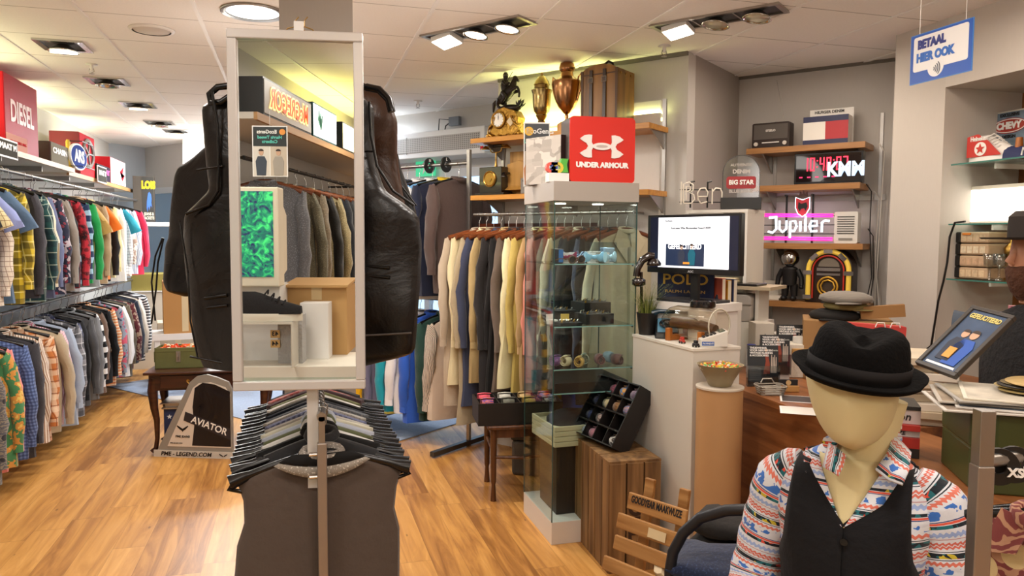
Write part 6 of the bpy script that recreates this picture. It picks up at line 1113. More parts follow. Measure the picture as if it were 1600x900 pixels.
m=MB();m.prism([(x,z+hq*.5)for x,z in rrect(-wq*.66,-.035,wq*.66,.035,.015)],-.006,0);lb_=m.build('red_label',mat('#9c1f24',.4),t);text('BIG STAR',.036,WT,lb_,(0,-.008,hq*.5),bold=.0014,wscale=.92)
FR=mat('#c4bdb6',.5,name='engraved_text');text('AUTHENTIC',.022,FR,t,(0,-.001,hq*.82));text('DENIM',.032,FR,t,(0,-.001,hq*.7),bold=.001);text('BLUE JEANS',.026,FR,t,(0,-.001,hq*.34),bold=.0008)
bz=ont(1090,318,TF+.02);t=thing('neon_sign','unlit white tube neon sign of three letters on a black frame above the monitor','neon sign',K(KS(ont(1097,318,TF)),TF-.02,zt_+.012),R(-16));NE=mat('#e6dfd0',.3,name='white_neon_tube')
def neon(chains,m_,par,nm,r=.0045):m=MB();[m.tube([(x,y_,z)for x,z in c],r,6,closed=False)for c,y_ in chains];return m.build(nm,m_,par,smooth=True)
u=.0033
def PN(pts):return[((x-1097)*u,(318-y)*u+.012)for x,y in pts]
neon([(PN([(1066,313),(1066,280),(1076,277),(1083,282),(1083,291),(1077,295),(1084,299),(1086,307),(1080,314),(1066,314)]),0),(PN([(1062,316),(1062,276)]),0),(PN([(1071,308),(1071,284),(1078,285),(1078,291),(1072,294)]),0)],NE,t,'letter_b')
neon([(PN([(1093,302),(1108,302),(1109,294),(1104,287),(1096,288),(1091,296),(1092,307),(1097,314),(1108,311)]),0)],NE,t,'letter_e');neon([(PN([(1117,315),(1117,288)]),0),(PN([(1117,294),(1123,287),(1131,288),(1134,294),(1134,315)]),0)],NE,t,'letter_n')
m=MB()
for px in(1080,1110):m.tube([((px-1097)*u,.02,0),((px-1097)*u,.02,.15)],.005,6);m.tube([((px-1097)*u,.02,.15),((px-1090)*u,.02,.156)],.006,6)
for py in(286,308):m.tube([(-.12,.02,(318-py)*u),(.13,.02,(318-py)*u)],.004,6)
m.build('black_frame',BLACK,t)
ztr=zs2[1]+.2;a=ont(1180,448,TF-.1);t=thing('drawing_board','pale wooden board shelf sticking out right of the white bookcase','board',K(s0+bw*.5,TF-.12,a.z),KA);m=MB();m.box(0,0,-.018,.36,.3,0);m.build('board',mat('#b9a88c',.6),t);m=MB();m.box(.02,.02,-a.z,.30,.28,-.2);m.build('support_cupboard',WB,t);m=MB();m.box(.04,.06,-.2,.06,.24,-.018);m.box(.26,.06,-.2,.28,.24,-.018);m.build('support_leg',WB,t)
t2=thing('tablet','black tablet lying on the pale board','tablet',K(s0+bw*.5+.04,TF-.10,a.z+.001),KA);m=MB();m.box(0,0,0,.24,.18,.012);m.build('tablet_body',mat('#1c1b1c',.3),t2,bevel=.003)
t2=thing('envelope_pack','cream padded envelopes on top of the black tablet','envelopes',K(s0+bw*.5+.0,TF-.08,a.z+.0135),KA+R(8));m=MB();m.box(0,0,0,.15,.12,.012);m.box(.01,.005,.012,.145,.118,.026);m.build('envelopes',mat('#d9c9a4',.7),t2,bevel=.003)
t2=thing('toiletry_case','pale grey rounded suitcase-like case under the wooden board','case',K(s0+bw*.5+.03,TF-.10,a.z-.198),KA);m=MB();m.prism(rrect(.02,0,.22,.15,.03),.0,.16);m.build('case_body',mat('#b5aea6',.5),t2,bevel=.006);m=MB();m.prism(rrect(.018,.09,.222,.098,.003),-.003,.0);m.build('metal_rim',STEEL,t2)
for i,(dx,c,h_,d)in enumerate(((0,'#c4543c',.13,'red-orange book'),(.03,'#d8a038',.12,'yellow book'),(.06,'#3c4a78',.125,'blue book'))):p=atd(1128+i*9,462,3.95-.0*i);t=thing('book',d+' standing right of the monitor','book',(p.x,p.y,p.z-.04),-YAW+R(20),'books right of the monitor');m=MB();m.box(0,0,0,.022,.09,h_);m.build('cover',mat(c,.5),t);m=MB();m.box(.002,-.0005,.002,.02,.088,h_-.003);m.build('pages',mat('#e6dfcc',.8),t)
t=thing('book_stand','small white cube shelf the three upright books stand on','shelf',atd(1118,500,4.0),-YAW+R(20));t.location.z=0;m=MB();m.box(0,-.03,0,.14,.12,atd(1128,462,3.95).z-.041);m.build('cube',WB,t)
# ================================================================ alcove shelves and objects
TFR=.67;SL=.93
ZA=[ont(1250,227,TFR).z,ont(1250,288,TFR).z,ont(1250,380,TFR).z,ont(1250,472,TFR).z]
sa=[KS(ont(1166,228,TFR)),KS(ont(1172,290,TFR)),KS(ont(1184,380,TFR)),KS(ont(1150,472,TFR))];se=[KS(ont(1352,222,TFR)),KS(ont(1344,284,TFR)),KS(ont(1348,382,TFR)),KS(ont(1352,478,TFR))]
for i in range(4):bracket_shelf(max(.02,sa[i]),se[i],.94,.27,ZA[i],('topmost','second','third','lowest')[i]+' honey oak shelf in the alcove',(max(.02,sa[i])+.1,se[i]-.06),wood('#b98650','#8c5e30','X',.8,.35,'alcove_shelf_wood'),grp='alcove shelves',th=.04)
for s_ in(.28,.98):
 t=thing('wall_upright',('slotted upright at the left of the alcove shelves','slotted upright at the right end of the alcove shelves')[s_>.5],'shelf upright',K(s_,.945,.9),KA,'slotted uprights in the alcove');m=MB();m.box(-.01,-.004,0,.01,0,1.55);m.build('channel',STEEL,t)
t=thing('metal_strip','flat steel strip on the alcove wall behind the neon sign','strip',K(.2,.942,ont(1250,311,.93).z),KA);m=MB();m.box(0,-.004,-.02,.82,0,.02);m.build('strip',STEEL,t)
def ka(px,z,tq=.72):return K(KS(ont(px,300,tq)),tq,z+.001)
def kw(p0,p1,tq=.72):return abs(KS(ont(p1,300,tq))-KS(ont(p0,300,tq)))
t=thing('retro_radio','brown retro radio with two white knobs, left on the top alcove shelf','radio',ka(1173,ZA[0]),KA);w_=kw(1173,1231);h=ont(1200,192,.72).z-ZA[0]
m=MB();m.prism(rrect(0,0,w_,h,.012),0,.1);m.build('case',mat('#2c1d16',.4),t);m=MB();m.box(.012,-.003,h*.35,w_-.012,0,h-.012);m.build('speaker_cloth',mat('#5c5652',.8),t);text('STEELO',.02,WT,t,(w_*.5,-.004,h*.68),bold=.0005)
for x in(.03,w_-.03):m=MB();m.cyl((x,0,h*.17),.014,-.012,16,ax='y');m.build('knob',mat('#d9d2c8',.4),t)
m=MB();m.box(.07,-.002,h*.2,w_-.07,0,h*.24);m.build('tuning_scale',WT,t);m=MB();m.tube([(w_*.8,.05,h),(w_*.55,.06,h+.3)],.0018,5);m.build('antenna',CHROME,t)
t=thing('flag_box','navy, white and red flag-striped display box on the top alcove shelf','sign',ka(1252,ZA[0]),KA);w_=kw(1252,1322);h=ont(1290,181,.72).z-ZA[0]
m=MB();m.box(0,.001,0,w_,.11,h);m.build('box_body',WHITE,t,bevel=.002);NB=mat('#1d2450',.4);m=MB();m.box(0,-.002,h*.8,w_,.0,h);m.box(0,-.002,0,w_,0,h*.18);m.build('navy_bands',NB,t);m=MB();m.box(w_*.5,-.002,h*.18,w_,0,h*.8);m.build('red_field',mat('#b8202c',.4),t);m=MB();m.box(0,-.002,h*.18,w_*.5,0,h*.8);m.build('white_field',mat('#efece6',.4),t)
t=thing('brand_card','white lettered card peeking out above the flag box','card',ka(1262,ZA[0],.84),KA);w_=kw(1262,1330,.84);h=ont(1290,171,.84).z-ZA[0];m=MB();m.box(0,0,0,w_,.01,h);m.build('card',WT,t);text('HILFIGER DENIM',.026,DT,t,(w_*.45,-.002,h-.02),bold=.0006)
t=thing('led_clock','wide black LED clock with red digits 10:40:07 and a modelled reflection of white letters','clock',ka(1240,ZA[1],.70),KA);w_=kw(1240,1347,.70);h=ont(1290,238,.70).z-ZA[1]
m=MB();m.box(0,0,0,w_,.06,h);m.build('case',mat('#0f0f11',.2),t,bevel=.003);m=MB();m.box(.012,-.001,.015,w_-.012,0,h-.012);f=m.build('front_glass',mat('#14090b',.05,coat=1.),t);LR=mat('#ff2c48',.4,emit=2.2,name='red_led')
SEG={'1':'bc','0':'abcdef','4':'bcfg','7':'abc'}
def digit(ch,x,z,w2,h2,m):
 th=h2*.09;S={'a':(x,z+h2-th,x+w2,z+h2),'g':(x,z+h2/2-th/2,x+w2,z+h2/2+th/2),'d':(x,z,x+w2,z+th),'f':(x,z+h2/2,x+th,z+h2),'e':(x,z,x+th,z+h2/2),'b':(x+w2-th,z+h2/2,x+w2,z+h2),'c':(x+w2-th,z,x+w2,z+h2/2)}
 for s_ in SEG[ch]:a=S[s_];m.box(a[0],-.004,a[1],a[2],-.001,a[3])
x=w_*.14;
for ch in '10:40:07':
 m=MB()
 if ch==':':m.box(x,-.004,h*.52,x+.008,-.001,h*.56);m.box(x,-.004,h*.72,x+.008,-.001,h*.76);x+=w_*.045;m.build('colon',LR,f)
 else:digit(ch,x,h*.42,w_*.07,h*.42,m);x+=w_*.098;m.build('digit',LR,f)
for k_ in range(5):m=MB();m.box(w_*(.08+.12*k_),-.003,h*.2,w_*(.08+.12*k_)+w_*.05,-.001,h*.24);m.build('small_digit',mat('#e03068',.4,emit=1.2),f)
text('KMM',.13,mat('#cfe6ff',.3,emit=.5,name='painted_reflection'),f,(w_*.76,-.005,h*.42),bold=.005,wscale=.82)  # pale glowing letters stand in for a reflection on the clock front
t=thing('neon_sign','lit pink and white neon sign with a red bull crest','neon sign',ka(1190,ZA[2],.70),KA);w_=kw(1190,1306,.70);PKN=mat('#ff2c9c',.4,emit=1.5,name='pink_neon');WN=mat('#e2f0ff',.4,emit=2.2,name='white_neon')
s2=w_/116;z0=ZA[2]
def PJ(pts):return[((x-1190)*s2,ont(1250,y,.70).z-z0)for x,y in pts]
for k_,(y0,y1_)in enumerate(((334,336),(371,372))):
 m=MB();P=PJ([(1195,y0),(1304,y1_)]);m.tube([(p_[0],-.012,p_[1])for p_ in P],.006,8);m.tube([(p_[0],-.012,p_[1]-.014)for p_ in P],.006,8);m.build('pink_tube',PKN,t)
ch_={'j':[[(1216,339),(1217,358),(1211,364),(1204,362)]],'u':[[(1222,345),(1222,358),(1227,363),(1233,358),(1233,345)]],'p':[[(1239,372),(1239,346),(1247,346),(1249,354),(1246,361),(1239,361)]],'i':[[(1255,346),(1255,362)]],'l':[[(1263,338),(1263,362)]],'e':[[(1270,354),(1281,353),(1280,346),(1272,346),(1269,354),(1272,362),(1281,361)]],'r':[[(1288,363),(1288,348),(1293,345),(1299,346)]]}
for c in 'jupiler':
 m=MB();[m.tube([(p_[0],-.02,p_[1])for p_ in PJ(q_)],.0075,8)for q_ in ch_[c]];m.build('letter_'+c,WN,t,smooth=True)
m=MB();m.tube([(p_[0],-.02,p_[1])for p_ in PJ([(1205,340),(1218,339)])],.0075,8);m.build('letter_j_bar',WN,t)
m=MB();hN=ont(1250,304,.70).z-z0
for px in(1231,1272):x=(px-1190)*s2;m.box(x-.006,.0,0,x+.006,.012,hN);m.box(x-.006,-.03,hN-.012,x+.006,.0,hN)
m.box(0,.0,.02,.012,.012,.2);
for z in(.06,.12,.18):m.box(0,0,z,w_,.006,z+.006)
m.build('black_frame',BLACK,t)
P=PJ([(1247,309),(1258,313),(1269,309),(1269,326),(1264,335),(1258,339),(1251,334),(1247,325)]);m=MB();m.prism([(x,z)for x,z in P],-.03,-.02);cr1=m.build('crest',mat('#a0202c',.4,emit=.5),t);m=MB();m.tube([(x,-.03,z)for x,z in P],.003,5,closed=True);m.build('crest_rim',WN,cr1)
P=PJ([(1252,316),(1256,319),(1264,317),(1266,323),(1263,330),(1261,326),(1256,327),(1254,331),(1251,325)]);m=MB();m.prism([(x,z)for x,z in P],-.034,-.03);m.build('bull',BLACK,cr1);P=PJ([(1252,306),(1254,300),(1257,304),(1259,298),(1261,304),(1265,300),(1265,308)]);m=MB();m.prism([(x,z)for x,z in P],-.03,-.022);m.build('crown',mat('#3a1c1c',.4),cr1)
lamp('POINT','neon_glow',K(KS(ont(1250,340,.7)),.66,ZA[2]+.14),1.6,(.75,.85,1),.06)
t=thing('fan_heater','small white louvred heater beside the pink neon','heater',ka(1305,ZA[2],.70),KA);w_=kw(1305,1342,.70);h=ont(1320,331,.70).z-ZA[2];m=MB();m.prism(rrect(0,0,w_,h,.012),0,.1);m.build('casing',mat('#dedbd4',.4),t)
for i in range(8):m=MB();m.box(.02,-.003,h*.3+i*h*.075,w_-.02,.0,h*.3+i*h*.075+.006);m.build('louvre',mat('#4c4a46',.6),t)
m=MB();m.box(.03,-.004,h*.1,w_-.03,0,h*.17);m.build('control_panel',mat('#8c8880',.4),t)
t=thing('helmet_figure','small black suited figurine with a round chrome helmet on the lowest alcove shelf','figurine',ka(1238,ZA[3],.76),KA);h=ont(1238,390,.76).z-ZA[3];BF=mat('#141315',.5)
m=MB();m.ball((0,0,h*.83),(h*.17,h*.17,h*.17),18);m.build('helmet',CHROME,t,smooth=True);m=MB();m.tube([(0,0,h*.62),(0,0,h*.3)],[h*.15,h*.13],12);m.ball((0,0,h*.62),(h*.15,h*.1,h*.06),12);m.build('torso',BF,t,smooth=True);m=MB();m.tube([(x,-h*.17*.7,h*.83+z)for x,z in arc(0,0,h*.11,0,350,18)],.003,5,closed=True);m.build('visor_rim',STEEL,t)
for sx in(-1,1):
 m=MB();m.tube([(sx*h*.14,0,h*.6),(sx*h*.22,0,h*.45),(sx*h*.23,-.01,h*.3)],[h*.06,h*.05,h*.045],8);m.ball((sx*h*.23,-.01,h*.27),h*.045,8);m.build('arm',BF,t,smooth=True);m=MB();m.tube([(sx*h*.08,0,h*.32),(sx*h*.09,0,.03)],[h*.08,h*.06],10);m.ball((sx*h*.09,-.02,.018),(h*.065,h*.1,.018),10);m.build('leg',BF,t,smooth=True)
t=thing('jukebox','small golden yellow arched jukebox radio on the lowest alcove shelf','jukebox',ka(1299,ZA[3],.72),KA);w_=kw(1259,1334,.72)*.98;h=ont(1299,388,.72).z-ZA[3];r_=w_/2
def archp(rr,z0_):return[(rr,z0_)]+[(x,z)for x,z in arc(0,h-r_,rr,0,180,20)]+[(-rr,z0_)]
m=MB();m.prism(archp(r_,0),0,.16);m.build('cabinet',mat('#2a1a12',.35),t,bevel=.004)
YG=mat('#e8c24c',.25,emit=.25,name='yellow_arch')
m=MB();P=archp(r_*.86,.02);m.tube([(x,-.012,z)for x,z in P],.020,10,flat=.8);m.build('yellow_arch',YG,t,smooth=True);m=MB();m.tube([(x,-.018,z)for x,z in archp(r_*.66,.03)],.005,8);m.build('red_tube',mat('#b02c20',.3,emit=.2),t,smooth=True)
for x,z in((-r_*.86,h*.1),(r_*.86,h*.1),(-r_*.86,h*.55),(r_*.86,h*.55),(0,h-r_*.14),(-r_*.6,h-r_*.4),(r_*.6,h-r_*.4)):m=MB();m.cbox((x,-.022,z),(.055,.03,.028),rot=(0,0 if abs(x)>r_*.7 or x==0 else math.copysign(R(45),x),0));m.build('chrome_clasp',CHROME,t)
m=MB();m.tube([(x,-.02,z)for x,z in arc(0,h*.3,r_*.42,0,345,24)],.007,6,closed=True);m.tube([(x,-.02,z)for x,z in arc(0,h*.3,r_*.3,0,345,8)],.006,6,closed=True);m.build('speaker_ring',mat('#d9a83c',.3,.5),t,smooth=True);m=MB();m.cyl((0,-.004,h*.3),r_*.38,-.004,24,ax='y');m.build('speaker_grille',mat('#3c2c1c',.6),t)
m=MB();m.box(-r_*.5,-.012,h*.58,r_*.5,0,h*.64);m.box(-r_*.5,-.010,h*.5,r_*.5,0,h*.54);m.build('tuning_panel',CHROME,t);m=MB();m.prism([(x,z)for x,z in arc(0,h*.66,r_*.45,0,180,14,h*.16)],-.004,0);m.build('upper_window',mat('#8c8478',.2,.3),t)
m=MB();m.box(-.03,-.05,0,.03,0,.012);m.build('front_foot',mat('#2c2c2c',.4),t)
t=thing('paper_stack','stack of white papers at the left of the lowest alcove shelf','papers',ka(1190,ZA[3],.74),KA);m=MB();m.box(0,0,0,.14,.16,.012);m.box(.01,.005,.012,.15,.15,.03);m.build('papers',mat('#d9d4ca',.8),t);m=MB();m.box(.0,.1,.03,.14,.13,.13);m.build('white_folder',mat('#d0cac0',.6),t)
for i,(dx,c)in enumerate(((0,'#2a2828'),(.02,'#2f2d2c'),(.05,'#c9c4bc'),(.07,'#d9d4cc'))):
 t=thing('power_cable',('black cable hanging from the clock shelf','second black cable bundled beside it','grey cable hanging at the right of the alcove shelves','white cable running down from the top alcove shelf')[i],'cable',K(se[1]+.03+dx,.86,0),KA,'cables in the alcove');zt2=(ZA[1],ZA[2]+.1,ZA[1]-.05,ZA[0])[i];m=MB();m.tube([(-.03,0,zt2),(0,.02,zt2-.05),(.012*math.sin(i*2),.01,zt2-.3),(.02*math.cos(i),.02,1.35),(-.02+.01*i,.01,1.1),(0,.02,.92)],.004,6);m.build('cable',mat(c,.5),t,smooth=True)
# ================================================================ counter
DZ=.9;DWD=wood('#a3683a','#6f3f1c','Y',.7,.4,'counter_walnut');t=thing('wood_counter','walnut veneered shop counter running behind the seated mannequin','counter',(0,0,0))
poly=[(1.99,3.62),(3.36,3.62),(3.36,2.25),(2.2,2.25),(2.2,1.15),(1.72,1.15),(1.72,1.85),(1.985,2.3)]
m=MB();m.prismz(poly,DZ-.03,DZ);m.build('worktop',DWD,t);m=MB();c0_=(2.3,2.7);m.prismz([(x+(.012 if x<2.1 else-.012),y-(.012 if y>3 else-.012))for x,y in poly],0,DZ-.03);m.build('carcass',DWD,t)
def oc(px,py,z=DZ):p=onz(px,py,z);p.z=z+.0008;return p
tb=Vector((1.795,2.92,0));TH=onz(1122,606,1.0);
tz=1.6-(606-375)/1180*(tb.x*math.sin(YAW)+tb.y*math.cos(YAW));t=thing('cardboard_tube','wide brown cardboard tube standing at the counter corner as a plinth','tube',tb);CB_=mat('#b58a5c',.75,name='brown_board',noise_=.08,nscale=6);rt=.1
m=MB();m.cyl((0,0,0),rt,tz-.008,40);m.build('tube',CB_,t,smooth='auto');m=MB();m.cyl((0,0,tz-.008),rt+.004,.008,40);m.build('tube_lid',mat('#cbbfae',.6),t,smooth='auto')
t=thing('sweet_bowl','stoneware bowl full of colourful wrapped sweets on the cardboard tube','bowl',(tb.x,tb.y,tz+.001));m=MB();m.lathe([(.0,0),(.045,0),(.05,.004),(.062,.03),(.098,.09),(.101,.096),(.096,.096),(.085,.078),(.05,.03),(0,.03)],n=36);m.build('bowl',mat('#8f8164',.45,noise_=.35,nscale=10),t,smooth='auto');m=MB();rnd=random.Random(9)
for i in range(120):a=rnd.uniform(0,6.28);r_=.086*rnd.random()**.5;m.M=Matrix.Translation((r_*math.cos(a),r_*math.sin(a),.082+.016*(1-r_/.09)*rnd.random()*1.5))@Euler((rnd.uniform(0,3),rnd.uniform(0,3),rnd.uniform(0,3))).to_matrix().to_4x4();m.box(-.010,-.005,-.003,.010,.005,.003,mi=i%6)
o=m.build('wrapped_sweets',[mat(c,.3)for c in('#d83c2c','#e8b83c','#5a9c4c','#e8e0d0','#e07838','#b8c84c')],t);o['kind']='stuff'
t=thing('red_ring','glossy red paper ring under the sweet bowl','coaster',(tb.x,tb.y,tz-.0));bpy.data.objects.remove(t)
def leaflets(px,py,z,k_,lb):
 p=oc(px,py,z);t=thing('leaflet_holder',lb,'leaflet holder',p,-YAW-R(4),'tiered leaflet holders on the counter');AC=glassmat('#e6eaec',.03,1.8)
 m=MB();m.box(-.075,-.012,0,.075,-.010,.10);m.box(-.075,.02,0,.075,.022,.17);m.box(-.075,-.01,0,-.073,.02,.1);m.box(.073,-.01,0,.075,.02,.1);m.box(-.073,-.01,0,.073,.02,.002);m.build('acrylic',AC,t)
 m=MB();m.box(-.07,-.008,.003,.07,.012,.195);lf=m.build('leaflet',mat('#24282c',.45),t,rot=(R(-7),0,0));text('THUISWINKEL\nVOOR NIEUWE EN\nVINTAGE KLEDING\n& ACCESSOIRES',.0125,WT,lf,(-.063,-.0095,.165),bold=.0004,align='LEFT',ls=.95)
 text('EcoGents',.012,mat('#c9ccc8',.5),lf,(.045,-.0095,.172));m=MB();m.cyl((.014,-.0085,.172),.006,-.001,12,ax='y');m.build('logo',mat('#d99a4c',.5),lf);m=MB();m.prism([(-.0,.06),(.012,.12),(.008,.155),(.022,.155),(.03,.11),(.03,.06)],-.0095,-.008);m.build('dress_photo',mat('#8c3c28',.6),lf)
 m=MB();[m.prism([(.034+.007*j,.065),(.038+.007*j,.15-.01*(j%2)),(.041+.007*j,.15-.01*(j%2)),(.04+.007*j,.065)],-.0095,-.008)for j in range(4)];m.build('clothes_photo',mat('#c8b8a8',.6),lf);m=MB();m.box(-.065,-.009,.02,-.01,-.008,.09);m.build('small_print',mat('#4a5054',.5),lf)
 return p
for i,(px,py,z,l_)in enumerate(((1192,604,DZ,'front'),(1211,585,DZ+.03,'middle'),(1236,566,DZ+.06,'rear'))):
 leaflets(px,py,z,i,l_+' acrylic holder of dark fashion leaflets on the counter')
 if i:p=oc(px,py,z);t=thing('riser_block',('low','tall')[i-1]+' clear riser block under the '+('middle','rear')[i-1]+' leaflet holder','riser',(p.x,p.y+.005,DZ+.0005),-YAW-R(4));m=MB();m.box(-.07,-.01,0,.07,.03,.03*i-.001);m.build('block',mat('#b9b7b2',.2),t)
p=oc(1190,610);t=thing('woven_basket','small silver woven basket at the counter edge beside the tube','basket',(2.06,2.93,DZ+.001),-YAW);BK_=mat('#aaa398',.4,.5)
m=MB()
for k_ in range(4):z=.006+.011*k_;w2=.05+.004*k_;m.tube([(x,y,z+.002*math.sin(i_*2.1))for i_,(x,y)in enumerate([(a_,b__)for a_,b__ in rrect(-w2,-w2*.75,w2,w2*.75,.015,6)])],.0035,6,closed=True)
for i_,(x,y)in enumerate(rrect(-.055,-.042,.055,.042,.015,6)):m.tube([(x*.9,y*.9,0),(x*1.06,y*1.06,.045)],.0022,5)
m.build('weave',BK_,t,smooth=True);m=MB();m.box(-.048,-.036,0,.048,.036,.003);m.build('basket_floor',BK_,t);m=MB();m.tube([(-.03,.04,.045),(-.02,.045,.062),(.02,.045,.062),(.03,.04,.045)],.003,6);m.build('handle',BK_,t)
t=thing('card_holder','pale wooden business card holder with dark cards right of the basket','card holder',(2.175,2.96,DZ+.001),-YAW-R(4));m=MB();m.box(-.048,-.016,0,.048,-.010,.03);m.box(-.048,.012,0,.048,.018,.034);m.box(-.048,-.01,0,.048,.012,.008);m.build('wood_body',mat('#b88a50',.5),t,bevel=.003);m=MB();m.box(-.042,-.006,.008,.042,.008,.055);c_=m.build('business_cards',mat('#1c1c1e',.5),t);m=MB();m.cyl((0,-.0065,.042),.012,-.001,16,ax='y');m.build('round_logo',mat('#c9a878',.5),c_)
for i,(px,py,c,w2,l_)in enumerate(((1262,626,'#3c3634',.13,'dark printed leaflet lying on the counter behind the mannequin'),(1265,645,'#e6e2da',.13,'white printed sheet lying at the counter edge by the mannequin hat'))):
 p=oc(px,py);t=thing('paper_sheet',l_,'paper',(p.x+.02,p.y,DZ+.001+.002*i),-YAW+R(-18));m=MB();m.box(-w2,-.07,0,w2*.7,.07,.001);m.build('sheet',WT,t);m=MB();m.box(-w2+.008,-.062,.001,w2*.6,.062,.0014);m.build('print_area',mat(c,.5),t)
p=oc(1262,592);t=thing('handled_box','cream storage box with a light wooden handle behind the leaflets','box',(p.x+.0,p.y+.02,DZ+.001),-YAW-R(6));m=MB();m.box(-.10,0,0,.10,.2,.17);m.build('box_body',mat('#d6cfc0',.6,bump=.3,nscale=80),t,bevel=.004);m=MB();m.box(-.07,-.01,.115,.06,0,.15);m.build('wooden_handle',mat('#c09454',.5),t,bevel=.003);m=MB();m.cyl((.04,-.01,.132),.006,-.002,10,ax='y');m.build('handle_screw',BRASS,t)
t=thing('flyer','pink and cream flyer leaning on the cream storage box','flyer',(p.x+.04,p.y-.03,DZ+.001),-YAW-R(6),rot=(R(-10),0,-YAW-R(6)));m=MB();m.box(-.06,0,0,.06,.002,.075);m.build('card',mat('#d9b8ac',.6),t);m=MB();[m.box(-.05+.014*j,-.001,.02,-.045+.014*j,0,.05)for j in range(7)];m.build('printed_bars',mat('#b86a68',.5),t)
t=thing('leaflet_pile','low pile of dark leaflets beside the business cards','leaflets',(p.x+.09,p.y-.10,DZ+.001),-YAW-R(10));m=MB();[m.box(-.07+.002*(k_%2),-.04,.004*k_,.07+.002*(k_%3),.04,.004*k_+.0035)for k_ in range(9)];m.build('leaflets',mat('#2c2c2c',.5),t)
p=oc(1345,590);bx=Vector((2.62,3.12,DZ));t=thing('cardboard_box','brown cardboard box with the flat caps on it at the back of the counter','box',bx,-YAW-R(20));hbx=ont(1330,500,-.5).z;tpz=1.6-(503-375)/1180*(bx.x*math.sin(YAW)+bx.y*math.cos(YAW));m=MB();m.box(-.2,0,0,.22,.3,tpz-DZ);m.build('carton',mat('#a07a4c',.8),t,bevel=.003);text('ECO',.05,mat('#6a4c2c',.8),t,(-.12,-.002,.12));m=MB();m.box(.1,.05,tpz-DZ,.3,.1,tpz-DZ+.06);m.build('open_flap',mat('#9a7244',.8),t,rot=(0,R(-6),0))
cz=tpz+.001;base=Matrix.Translation(bx)@Matrix.Rotation(-YAW-R(20),4,'Z')
q1=base@Vector((-.05,.13,cz-DZ));t=thing('flat_cap','black flat cap at the bottom of the cap stack on the box','cap',q1,-YAW);m=MB();m.lathe([(.0,0),(.11,0),(.12,.012),(.115,.03),(.08,.045),(0,.05)],n=24,sy=1.15);m.build('crown',mat('#1a1816',.9),t,smooth=True);m=MB();m.lathe([(.0,0),(.06,0),(.06,.006),(0,.01)],c=(-.06,-.10,.0),n=16,sy=.6);m.build('visor',mat('#171514',.9),t,smooth=True)
q1=base@Vector((.0,.13,cz-DZ+.05));t=thing('flat_cap','khaki green flat cap in the middle of the cap stack','cap',q1,-YAW);m=MB();m.lathe([(.0,0),(.09,0),(.105,.012),(.1,.028),(.05,.036),(0,.04)],n=24,sy=1.1);m.build('crown',mat('#8a7c4c',.9,bump=.4),t,smooth=True);m=MB();m.lathe([(.0,0),(.06,0),(.06,.005),(0,.01)],c=(.05,-.09,.0),n=16,sy=.6);m.build('visor',mat('#857648',.9),t,smooth=True)
q1=base@Vector((.0,.12,cz-DZ+.085));t=thing('flat_cap','grey houndstooth flat cap on top of the cap stack','cap',q1,-YAW+R(10));m=MB();m.lathe([(.0,0),(.10,0),(.125,.014),(.12,.034),(.08,.052),(0,.06)],n=28,sy=1.1);m.build('crown',cloth('#565250','gingham','#b0a89c',None,.35),t,smooth=True);m=MB();m.lathe([(.0,0),(.07,0),(.07,.006),(0,.012)],c=(-.05,-.10,.0),n=16,sy=.55);m.build('visor',cloth('#565250','gingham','#b0a89c',None,.35),t,smooth=True)
p=oc(1345,640,DZ);rbp=Vector((2.42,2.72,DZ+.001));t=thing('paper_bag','flat red paper bag with white twisted handles lying behind the mannequin hat','bag',rbp,-YAW-R(12));tzb=1.6-(508-375)/1180*(rbp.x*math.sin(YAW)+rbp.y*math.cos(YAW))-DZ;m=MB();m.prism(rrect(-.13,0,.12,tzb,.006),0,.05);m.build('bag_body',mat('#c9413c',.5),t,rot=(0,R(3),0))
for sx in(.03,.09):m=MB();m.tube([(sx-.02,-.004,tzb-.01),(sx-.014,-.01,tzb+.01),(sx+.014,-.01,tzb+.01),(sx+.02,-.004,tzb-.01)],.0025,6);m.build('handle',WT,t,smooth=True)
rnd=random.Random(12)
for i in range(12):
 c,d=[('#e9e4da','white envelope'),('#d8bc84','brown envelope'),('#e6d9b8','cream envelope'),('#d46ab0','pink paper'),('#e4e6ec','white letter'),('#c89a5c','kraft wrapper'),('#ddd6c8','folded receipt roll'),('#b8b4ac','grey leaflet'),('#caa66c','small padded bag'),('#efe9dd','long white letter'),('#d9c59a','yellowed note'),('#8c3c2c','dark red card')][i]
 px,py=1150+rnd.uniform(-12,45),560-rnd.uniform(0,40);p=oc(px,py,DZ);p.x=min(max(p.x,2.06),2.5);p.y=min(max(p.y,3.12),3.5);t=thing('envelope',d+' in the paper heap between the pedestal and leaflets','papers',(p.x,p.y,DZ+.004+.014*i),0,'paper heap on the counter',rot=(R(rnd.uniform(-5,10)),R(rnd.uniform(-8,8)),rnd.uniform(0,3)));m=MB();m.box(-.09,-.05,0,.09,.05,.004);m.build('paper',mat(c,.7),t,bevel=.0015)
p=Vector((2.42,3.42,DZ));t=thing('stationery_box','open grey magazine file and office boxes behind the paper heap','box',p,-YAW);m=MB();m.box(-.1,0,0,.0,.12,.26);m.box(.01,.02,0,.12,.14,.2);m.build('file_box',mat('#c9c2b6',.6),t,bevel=.003);m=MB();m.tube([(-.09,-.004,.05),(-.05,-.004,.2),(-.01,-.004,.05)],.006,6);m.build('loop',mat('#4c4844',.6),t)
